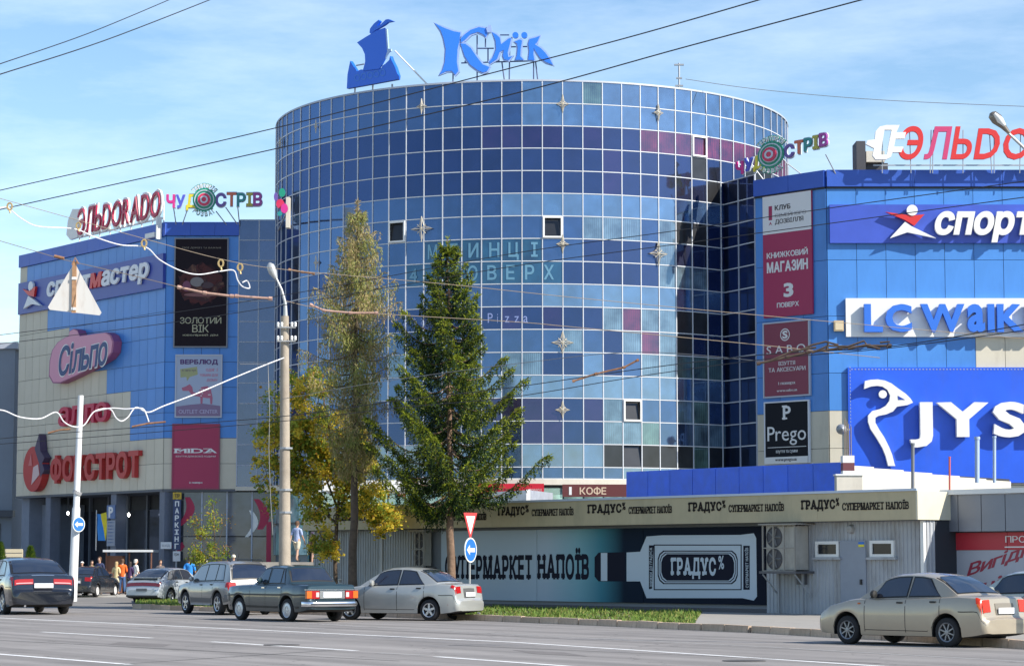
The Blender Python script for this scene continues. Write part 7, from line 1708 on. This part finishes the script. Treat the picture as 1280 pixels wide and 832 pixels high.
# road sign pair by the store
Ys = 74.0; c = P(587.5, 657, Ys); a = P(587, 768, Ys); t = thing('sign_post', 'thin grey post carrying the give way and arrow signs beside the silver sedan', 'post', (a.x, Ys, .1)); build(MB().tube([(a.x, Ys, .1), (c.x, Ys, c.z)], .028, 8), 'post', M_lh, t)
arrow_sign(587.5, 687, 13, 31, Ys - .06, 'round blue arrow sign below the give way triangle', tilt=62)
fr = Frame((c.x, Ys - .06), (c.x + cos(radians(50)), Ys - .06 + sin(radians(50)))); t = thing('give_way_sign', 'red rimmed white give way triangle above the blue arrow sign', 'road sign', (0, 0, c.z), fr)
zt_, zb_ = P(588, 640.5, Ys).z, P(588, 675, Ys).z; w = 8.2 / FP * Ys / cos(radians(50)); hz = zt_ - zb_
build(MB().prism([(-w, zt_), (w, zt_), (0, zb_)], -.02, 0), 'red_rim', mat('roadsign_red', (.62, .06, .06), .4), t); build(MB().prism([(-w * .66, zt_ - hz * .12), (w * .66, zt_ - hz * .12), (0, zb_ + hz * .22)], -.025, -.021), 'white_field', M_white, t)
# street lamp at upper right
YR = 46.0; t = thing('lamp_pole', 'street lamp arm reaching in from the right edge', 'lamp pole', (P(1345, 700, YR).x, YR, .05)); bx_ = P(1345, 700, YR).x
pp = [P(*q, YR) for q in ((1345, 275), (1330, 235), (1296, 200), (1262, 168), (1256, 162))]; build(MB().tube([(bx_, YR, .05), tuple(pp[0])], [.12, .06], 10), 'post', M_lh, t, smooth=60); build(MB().tube([tuple(p) for p in pp], [.045, .04, .032, .028, .028], 8), 'lamp_arm', M_lh, t, smooth=60)
pp = [P(*q, YR) for q in ((1262, 167), (1254, 158), (1246, 149), (1240, 143), (1238.5, 141))]; build(MB().tube([tuple(p) for p in pp], [.03, .06, .115, .09, .03], 10), 'lamp_head', mat('lamp_head_brown', (.22, .19, .16), .3, metal=.4), t, smooth=60)
pp = [P(*q, YR - .1) for q in ((1256, 157), (1250, 150), (1243, 142))]; build(MB().tube([tuple(p) for p in pp], [.03, .07, .03], 8), 'lamp_glass', M_white, t, smooth=60)
# triangular sign seen from behind, hung on a span wire
YT = 52.0; c = P(93, 328, YT); t = thing('hanging_sign', 'white triangular sign seen from behind hanging on the span wire at left', 'road sign', tuple(c))
A_, B_, C_ = P(93, 331, YT), P(61, 387, YT), P(125.5, 394, YT); b = MB(); b.prism([(A_.x - .03, A_.z), (A_.x + .03, A_.z), (C_.x + .02, C_.z + .06), (C_.x - .02, C_.z), (B_.x + .02, B_.z), (B_.x - .02, B_.z + .06)], YT, YT + .02); build(b, 'plate', mat('sign_back_white', (.66, .64, .60), .5, dirt=(.45, .36, .28), dscale=4), t)
a, b_ = P(93.5, 327, YT), P(93, 391, YT); build(MB().box(a.x - .045, a.x + .045, YT - .04, YT - .003, b_.z, a.z), 'rusty_bar', mat('rusty_bar', (.42, .24, .13), .8, var=.3, vscale=8), t); 
for y in (348, 386): z = P(93, y, YT).z; build(MB().box(a.x - .05, a.x + .05, YT - .055, YT - .041, z - .03, z + .03), 'clamp', M_white, t)
build(MB().tube([tuple(P(90, 331, YT - .05)), tuple(P(94, 322, YT - .05)), tuple(P(98, 330, YT - .05))], .02, 5), 'hook', M_rust, t)
def wire(label, pts, Y0, Y1, wpx, m, name='overhead_wire', group=None, smooth=True, cat='wire'):
    """pts: where the wire passes; Y0..Y1: its distance at both ends"""
    x0, x1 = pts[0][0], pts[-1][0]; q = []
    P_ = [pts[0]] + list(pts) + [pts[-1]]
    for i in range(1, len(P_) - 2):
        p0, p1, p2, p3 = P_[i - 1:i + 3]; n = 8 if smooth else 1
        for k in range(n):
            t = k / n; f = [.5 * ((2 * p1[c]) + (-p0[c] + p2[c]) * t + (2 * p0[c] - 5 * p1[c] + 4 * p2[c] - p3[c]) * t * t + (-p0[c] + 3 * p1[c] - 3 * p2[c] + p3[c]) * t ** 3) for c in (0, 1)] if smooth else [p1[0], p1[1]]
            q.append(f)
    q.append(list(P_[-1])); dx = (x1 - x0) or 1
    w = [P(f[0], f[1], Y0 + (Y1 - Y0) * (f[0] - x0) / dx) for f in q]; r_ = wpx / 2 * (Y0 + Y1) / 2 / FP
    mid = w[len(w) // 2]; t = thing(name, label, cat, tuple(w[0]), group=group); build(MB().tube([tuple(p) for p in w], r_, 5), 'strand' if wpx < 3 else 'cable', m, t, smooth=60); return t
wire('upper black wire over the left sky corner', [(-20, 88), (0, 80), (110, 42), (230, -8)], 45, 60, 1.3, M_wire)
wire('lower black wire over the left sky corner', [(-20, 100), (0, 93), (130, 51), (285, -9)], 45, 60, 1.5, M_wire)
wire('upper long black wire crossing the tower below the city name', [(-20, 245), (0, 238), (345, 160), (640, 85), (800, 43), (970, -6)], 70, 45, 1.5, M_wire)
wire('lower long black wire crossing the tower top row of panes', [(-20, 268), (0, 262), (345, 186), (640, 118), (860, 58), (1100, -6)], 70, 45, 1.6, M_wire)
wire('thin grey wire from the antenna to the right edge', [(857, 99), (950, 112), (1100, 125), (1300, 134)], 118, 112, .8, M_wg)
wire('black wire crossing the blue sports sign on the right, upper of two', [(-20, 421), (200, 393), (400, 361), (640, 317), (840, 289), (1017, 263), (1300, 224)], 70, 42, 1.0, M_wire)
wire('black wire crossing the blue sports sign on the right, lower of two', [(-20, 432), (200, 405), (400, 374), (640, 333), (840, 306), (1017, 282), (1300, 244)], 70, 42, 1.0, M_wire)
wire('contact wire running low behind the pole, upper of two', [(-20, 550), (90, 540), (345, 521), (500, 500), (640, 484), (800, 461), (955, 443), (1120, 432), (1300, 402)], 66, 40, 1.1, M_wire)
wire('contact wire running low behind the pole, lower of two', [(-20, 556), (90, 548), (345, 527), (500, 509), (640, 496), (800, 470), (955, 449), (1120, 434), (1300, 410)], 66, 40, 1.0, M_wire)
wire('thin span wire from the left edge down to the lamp pole', [(-20, 243), (0, 248), (86, 272), (179, 298), (277, 324), (357, 337), (557, 355), (710, 371), (950, 394), (1300, 425)], 60, 60, .8, M_wt)
wire('span wire carrying the hanging triangle', [(-20, 296), (0, 301), (75, 323), (95, 328), (160, 343), (213, 356), (226, 360)], 54, 50, .9, M_wt)
wire('thin tan wire across the spruces toward the maroon posters', [(357, 376), (392, 384), (440, 390), (640, 402), (710, 408), (950, 431), (1100, 447)], 62, 60, .9, M_wt)
wire('thin grey wire in front of the yellow tree down to the low cable', [(300, 455), (335, 455), (337, 520), (336, 560), (338, 620), (341, 668)], 75, 75, .9, M_wg, smooth=False)
wire('grey wire pair across the lower tower', [(345, 500), (470, 478), (640, 455), (800, 440), (960, 452)], 66, 52, .8, M_wg)
# white insulated cable with eyelets
wc = wire('looping white cable with brass hangers in front of the left wing roof', [(-10, 262), (8, 259), (14, 263), (28, 274), (48, 283), (92, 286), (118, 296), (150, 306), (182, 309), (200, 325), (225, 338), (248, 343), (275, 339), (292, 338), (297, 350), (303, 358), (312, 360), (309, 351), (303, 353)], 54, 58, 1.6, M_cab, 'feeder_cable', cat='cable')
for x, y, s in ((12, 258, 4.5), (98, 282, 4), (180, 304, 4.5), (276, 329, 4.5), (300, 334, 4.5)):
    Y = 54 + 4 * x / 300; c = P(x, y, Y - .1); r_ = s * Y / FP; mb = MB(); mb.tube([(c.x + r_ * .7 * cos(a * pi / 5), c.y, c.z + r_ * sin(a * pi / 5)) for a in range(11)], r_ * .28, 5); mb.tube([(c.x, c.y, c.z - r_), (c.x + .02, c.y, c.z - r_ * 1.9)], r_ * .25, 5)
    t_ = thing('hanger', 'brass cable hanger ring %s' % {12: 'at the left edge beside the long black wires', 98: 'below the rooftop letters', 180: 'right of the sports sign', 276: 'over the dark gold-lettered poster', 300: 'beside the rusty rod'}[x], 'hanger', (c.x, c.y, c.z), group='cable hanger rings'); build(mb, 'ring', mat('brass', (.50, .36, .16), .5, metal=.4), t_)
lc = wire('low sagging white cable from the left edge up to the concrete pole', [(-10, 512), (5, 513), (25, 521), (50, 523), (70, 515), (80, 527), (92, 533), (105, 531), (118, 514), (137, 511), (145, 522), (152, 526), (160, 521), (170, 509), (185, 515), (205, 507), (245, 492), (290, 473), (334, 455), (355, 447)], 70, 75.8, 1.6, M_cab, 'feeder_cable', cat='cable')
lc2 = wire('short white cable loop hanging beside the red phone letters', [(118, 514), (138, 510), (157, 511), (172, 510), (180, 512), (186, 527)], 70.3, 70.5, 1.8, M_cab, 'feeder_cable', cat='cable')
def rod(label, pts, Y, w, m=M_rust, kn=True):
    t = thing('insulator_rod', label, 'rod', tuple(P(*pts[0], Y)), group=None); q = [P(x, y, Y) for x, y in pts]; r_ = w / 2 * Y / FP
    build(MB().tube([tuple(p) for p in q], r_, 7), 'rod', m, t, smooth=60)
    if kn:
        for i, p in enumerate(q):
            d = (q[min(i + 1, len(q) - 1)] - q[max(i - 1, 0)]).normalized() * r_ * 1.4; build(MB().tube([tuple(p - d), tuple(p + d)], r_ * 1.6, 7), 'joint', m, t, smooth=40)
M_rp = mat('rusty_pink', (.45, .28, .22), .8, var=.3, vscale=8)
rod('rusty insulator rod crossing the dark gold-lettered poster', [(224, 359), (256, 366), (290, 370), (296, 370), (338, 373)], 57.5, 3.2, M_rp)
rod('rusty insulator rod hanging before the brown spruce', [(389, 381), (405, 388), (438, 391), (471, 391)], 61, 2.6, M_rp)
rod('rusty insulator rod over the tower near the curtained windows', [(717, 476), (745, 467), (780, 459), (797, 450)], 55, 2.4)
rod('small rusty joint beside the hanging triangle', [(68, 320), (80, 323)], 52.2, 4, M_rust, False)
rod('rusty rod on the low wire at the red phone letters', [(60, 541), (75, 537), (88, 536)], 67, 2.4, M_rust, False)
rod('rusty rod on the low wire below the red phone letters', [(165, 533), (185, 529), (207, 527)], 66, 2.4, M_rust, False)
rod('short rusty hanger rod left of the brown spruce at the pole height', [(362, 337), (378, 340), (392, 342)], 61, 2.2)
rod('long dark trolley wire switch in front of the maroon shoe poster', [(948, 454), (985, 446), (1010, 440), (1050, 435), (1086, 432), (1112, 432)], 44, 3.2, mat('dark_rust', (.06, .04, .03), .8, var=.4, vscale=8))
t = thing('wire_switch', 'tangled dark trolley wire switch parts above the long rod', 'wire switch', tuple(P(1010, 434, 43.8)))
for k, pl in enumerate((((1000, 438), (1015, 431), (1032, 427), (1048, 431)), ((1015, 441), (1035, 432), (1060, 433), (1080, 426), (1084, 432)), ((1060, 436), (1082, 431), (1100, 436)), ((1036, 427), (1033, 437)), ((960, 452), (990, 439), (1020, 434)), ((1100, 428), (1112, 427), (1108, 434)))):
    build(MB().tube([tuple(P(x, y, 43.7 - .1 * k)) for x, y in pl], .02, 5), 'arm', mat('dark_rust', (.06, .04, .03), .8, var=.4, vscale=8), t, smooth=60)
# ================================================================ people
SKIN = mat('skin', (.50, .30, .21), .6); HAIRS = {'brown': mat('hair_brown', (.10, .05, .025), .7), 'fair': mat('hair_fair', (.42, .30, .15), .7), 'dark': mat('hair_dark', (.03, .02, .018), .7), 'grey': mat('hair_grey', (.55, .52, .48), .7)}
def skinned(verts, edges, sub=1):
    """verts: (x,y,z,rx,ry); first vertex is the root"""
    me = bpy.data.meshes.new('b'); me.from_pydata([v[:3] for v in verts], edges, []); o = bpy.data.objects.new('b', me); COL.objects.link(o)
    o.modifiers.new('s', 'SKIN')
    for i, v in enumerate(verts): me.skin_vertices[0].data[i].radius = (v[3], v[4]); me.skin_vertices[0].data[i].use_root = (i == 0)
    m = o.modifiers.new('u', 'SUBSURF'); m.levels = sub; m.render_levels = sub; return o
def pose_defs():
    D = {}
    def base(pose):
        st = {'stand': (.0, .0, .10), 'walk': (.26, -.22, .10), 'wide': (.06, -.04, .16)}[pose]
        hipz = .93; V = [(0, 0, hipz, .155, .11), (0, 0, 1.10, .135, .10), (0, -.01, 1.30, .165, .11), (0, 0, 1.43, .10, .07), (0, .0, 1.50, .048, .050), (0, -.008, 1.555, .052, .060), (0, -.02, 1.63, .076, .098), (0, -.015, 1.71, .080, .102), (0, -.005, 1.775, .058, .075)]
        E_ = [(0, 1), (1, 2), (2, 3), (3, 4), (4, 5), (5, 6), (6, 7), (7, 8)]
        def add(p, par): V.append(p); E_.append((par, len(V) - 1)); return len(V) - 1
        n_ = add((0, -.122, 1.645, .013, .02), 6)
        legs = []
        for sg, fy in ((1, -st[0]), (-1, -st[1])):
            h = add((sg * .09, 0, .84, .088, .09), 0); k = add((sg * (.09 + st[2] * .1), fy * .55 - .02, .50, .058, .062), h); a = add((sg * (.09 + st[2] * .4), fy, .11 + abs(fy) * .12, .038, .042), k); f = add((sg * (.10 + st[2] * .4), fy - .07, .05 + abs(fy) * .08, .042, .032), a); add((sg * (.105 + st[2] * .4), fy - .16, .04 + abs(fy) * .05, .036, .022), f); legs.append((h, k, a, f))
        arms = []
        for sg, kind in ((1, 'down'), (-1, 'bent' if pose == 'wide' else 'down')):
            s = add((sg * .185, 0, 1.415, .055, .055), 3); 
            sw = (.12 if sg > 0 else -.12) if pose == 'walk' else 0
            e = add((sg * .235, .02 + sw * .6, 1.14, .040, .042), s)
            if kind == 'down': w = add((sg * .245, -.04 + sw * 1.6, .90, .026, .028), e); hp = (sg * .245, -.055 + sw * 1.8, .83); dz, dy = -1, -.15
            else: w = add((sg * .20, -.20, 1.18, .026, .028), e); hp = (sg * .13, -.26, 1.22); dz, dy = .25, -.6
            p = add((*hp, .026, .038), w)
            for q, (off, ln) in enumerate(((-.03, .07), (-.012, .085), (.008, .08), (.027, .065))):
                f1 = add((hp[0], hp[1] + off, hp[2] + dz * .05, .0095, .0095), p); add((hp[0] - sg * .015, hp[1] + off + dy * .02, hp[2] + dz * (.05 + ln * .6), .008, .008), f1)
            add((hp[0] - sg * .02, hp[1] - .05, hp[2] + dz * .03, .009, .009), p); arms.append((s, e, w))
        return V, E_, legs, arms
    for pose in ('stand', 'walk', 'wide'):
        V, E_, legs, arms = base(pose); D[(pose, 'body')] = skinned(V, E_)
        g = .022
        T_ = [(V[i][0], V[i][1], V[i][2], V[i][3] + g, V[i][4] + g) for i in (1, 0, 2, 3)]; T_[3] = (*T_[3][:2], 1.45, .125, .095); T_[1] = (0, 0, .80, .185, .145); te = [(0, 1), (0, 2), (2, 3)]
        for (s, e, w) in arms:
            a = V[s]; b = V[e]; T_.append((a[0], a[1], a[2], a[3] + .018, a[4] + .018)); te.append((3, len(T_) - 1)); T_.append((b[0], b[1], b[2], b[3] + .018, b[4] + .018)); te.append((len(T_) - 2, len(T_) - 1))
        D[(pose, 'shirt')] = skinned(T_, te)
        T2 = list(T_); te2 = list(te)
        for i, (s, e, w) in enumerate(arms): c = V[w]; T2.append((c[0], c[1], c[2] + .02, c[3] + .016, c[4] + .016)); te2.append((5 + 2 * i, len(T2) - 1))
        D[(pose, 'jacket')] = skinned(T2, te2)
        Q = [(0, 0, 1.0, .150, .115)]; qe = []
        for (h, k, a, f) in legs:
            p = 0
            for i, gg in ((h, .02), (k, .022), (a, .022)): c = V[i]; Q.append((c[0], c[1], c[2], c[3] + gg, c[4] + gg)); qe.append((p, len(Q) - 1)); p = len(Q) - 1
        D[(pose, 'trousers')] = skinned(Q, qe)
        Q = [(0, 0, 1.0, .150, .115)]; qe = []
        for (h, k, a, f) in legs:
            p = 0
            for i, gg in ((h, .02), (k, .03)): c = V[i]; Q.append((c[0], c[1], c[2], c[3] + gg, c[4] + gg)); qe.append((p, len(Q) - 1)); p = len(Q) - 1
        D[(pose, 'shorts')] = skinned(Q, qe)
        for j, (h, k, a, f) in enumerate(legs):
            c = V[f]; D[(pose, 'shoe%d' % j)] = skinned([(c[0], c[1] + .07, c[2], .05, .045), (c[0], c[1] - .02, c[2] - .005, .052, .042), (c[0], c[1] - .12, c[2] - .012, .045, .03)], [(0, 1), (1, 2)])
    D[('any', 'bag')] = skinned([(.2, .12, .95, .06, .10), (.2, .12, .75, .06, .12)], [(0, 1)]); D[('any', 'backpack')] = skinned([(0, .20, 1.38, .13, .07), (0, .22, 1.08, .15, .09)], [(0, 1)])
    dg = bpy.context.evaluated_depsgraph_get(); dg.update(); out = {}
    for k, o in D.items(): out[k] = bpy.data.meshes.new_from_object(o.evaluated_get(dg))
    for o in D.values(): me = o.data; bpy.data.objects.remove(o); bpy.data.meshes.remove(me)
    def shell(low, front, brim=False):
        mb = MB(); n, m = 16, 9
        for i in range(m + 1):
            for k in range(n):
                a = 2 * pi * k / n; fr = max(0, -sin(a)); zl = low + (front - low) * min(1, fr * 1.6); z = 1.79 - (1.79 - zl) * (i / m) ** 1.2; zz = max(-1, min(1, (z - 1.69) / .115)); rr = sqrt(max(0, 1 - zz * zz)) if z > 1.67 else 1.0 - .12 * (1.67 - z) / .2
                mb.v.append((cos(a) * .094 * rr, sin(a) * .116 * rr + (-.008 if z > 1.6 else .01), z))
        mb.f = [(i * n + k, (i + 1) * n + k, (i + 1) * n + (k + 1) % n, i * n + (k + 1) % n) for i in range(m) for k in range(n)] + [tuple(range(n))]
        if brim: mb.box(-.07, .07, -.19, -.10, 1.715, 1.728)
        mb.m = [0] * len(mb.f); return mesh_of(mb, 'hair', M_black)
    out[('any', 'short_hair')] = shell(1.60, 1.735); out[('any', 'long_hair')] = shell(1.42, 1.735); out[('any', 'cap')] = shell(1.665, 1.725, True)
    for me in out.values(): me.polygons.foreach_set('use_smooth', [True] * len(me.polygons))
    return out
PD = pose_defs()
def person(px, py_feet, face, pose, label, top, topc, bot, botc, hair, hairc, h=1.75, extra=(), group=None, Y=None, z0=None):
    if Y is None: g = P(px, py_feet, 121.0); g.z = .06
    else: g = P(px, py_feet, Y); g.z = z0 if z0 is not None else g.z
    t = bpy.data.objects.new('person', None); link(t); t.location = g; t.rotation_euler = (0, 0, radians(face)); k = h / 1.80; t.scale = (k, k, k); t['label'] = label; t['category'] = 'person'; OFF[t.name] = Vector((0, 0, 0))
    if group: t['group'] = group
    def put(key, nm, m): me = PD[key].copy(); me.materials.clear(); me.materials.append(m); me.name = nm; o = bpy.data.objects.new(nm, me); link(o, t); return o
    put((pose, 'body'), 'body', SKIN); put((pose, top), top, mat('cloth_%s' % '_'.join('%d' % (c * 100) for c in topc), topc, .85, var=.1, vscale=4)); put((pose, bot), bot, mat('cloth_%s' % '_'.join('%d' % (c * 100) for c in botc), botc, .85, var=.1, vscale=4))
    for j in (0, 1): put((pose, 'shoe%d' % j), 'shoe', mat('shoe_dark', (.05, .045, .04), .7))
    put(('any', hair), hair if hair != 'short_hair' and hair != 'long_hair' else 'hair', HAIRS.get(hairc) or hairc)
    for sx in (-1, 1): build(MB().lathe([(.001, -.01), (.010, 0), (.001, .01)], (sx * .032, -.108, 1.675), 6), 'eye', M_black, t)
    build(MB().box(-.022, .022, -.112, -.100, 1.600, 1.608), 'mouth', mat('lips', (.35, .10, .09), .6), t)
    for e, m in extra: put(('any', e), e, m)
    return t
wc_ = mat('cap_white', (.72, .70, .68), .8)
person(102, 742.5, 0, 'stand', 'person in a white cap and red top left of the yellow shirt', 'shirt', (.45, .08, .08), 'trousers', (.10, .10, .12), 'cap', wc_, 1.66)
person(114, 742.5, 30, 'wide', 'person in a pale yellow shirt behind the black sedan', 'shirt', (.60, .60, .28), 'trousers', (.08, .09, .12), 'short_hair', 'dark', 1.72)
person(124, 743.5, -20, 'stand', 'tall person in a dark navy jacket right of the yellow shirt', 'jacket', (.025, .035, .09), 'trousers', (.03, .04, .07), 'short_hair', 'brown', 1.90)
person(145, 743.5, 160, 'wide', 'person with long fair hair in pale yellow beside the orange shirt', 'shirt', (.62, .52, .28), 'trousers', (.58, .55, .40), 'long_hair', 'fair', 1.66, extra=(('bag', mat('bag_black', (.02, .02, .02), .7)),))
person(152.5, 743.5, 175, 'wide', 'person in a bright orange shirt and blue jeans seen from behind', 'jacket', (.75, .14, .02), 'trousers', (.06, .12, .26), 'short_hair', 'brown', 1.80)
person(162, 743, 150, 'walk', 'person in a dark violet top between the orange and the white shirt', 'shirt', (.06, .03, .10), 'trousers', (.03, .03, .04), 'long_hair', 'dark', 1.66)
person(169, 743.5, 120, 'walk', 'person in a loose white shirt and black trousers right of the orange shirt', 'shirt', (.78, .78, .76), 'trousers', (.03, .03, .035), 'short_hair', 'grey', 1.78)
person(200, 741, 20, 'stand', 'person standing in the dark entrance left of the white notice', 'shirt', (.12, .10, .10), 'trousers', (.04, .04, .05), 'short_hair', 'brown', 1.74)
person(236.5, 747, 170, 'walk', 'person in a bright blue shirt behind the pale hatchback', 'shirt', (.03, .25, .70), 'trousers', (.03, .03, .05), 'short_hair', 'dark', 1.80, Y=104, z0=.13)
person(291.5, 745, 200, 'stand', 'person in a teal top with a pale cap above the off-road car roof', 'shirt', (.03, .26, .30), 'trousers', (.04, .05, .08), 'cap', mat('cap_pale', (.72, .68, .55), .8), 1.75, Y=104, z0=.25)
person(256.5, 745, 180, 'walk', 'person with grey hair in black beyond the off-road car', 'shirt', (.04, .04, .05), 'trousers', (.04, .04, .05), 'short_hair', 'grey', 1.72, Y=104, z0=.1)
person(371, 700, 150, 'walk', 'person in a blue white shirt and pale shorts on the steps behind the pole', 'shirt', (.35, .42, .62), 'shorts', (.55, .50, .38), 'short_hair', 'brown', 1.78, Y=104, z0=P(371, 702, 104).z, extra=())
person(393.5, 704, 190, 'stand', 'person with blond hair in a dark patterned dress on the steps', 'jacket', (.10, .07, .12), 'shorts', (.12, .06, .05), 'long_hair', 'fair', 1.70, Y=104, z0=P(393, 705, 104).z)
# raised terrace with steps behind the trees
a, b_ = P(352, 702, 106), P(440, 702, 103.0); zt_ = P(371, 702, 104).z
t = thing('entrance_terrace', 'low raised terrace with steps at the tower entrance behind the yellow tree', 'steps', (a.x, 103, 0))
for i in range(5): build(MB().box(a.x - .8, b_.x, 103.1 - i * .3, 103.4 - i * .3 if i else 108, 0.01, zt_ - (i + 0) * zt_ / 5 - (0.002 if i else 0)), 'step', M_conc, t)
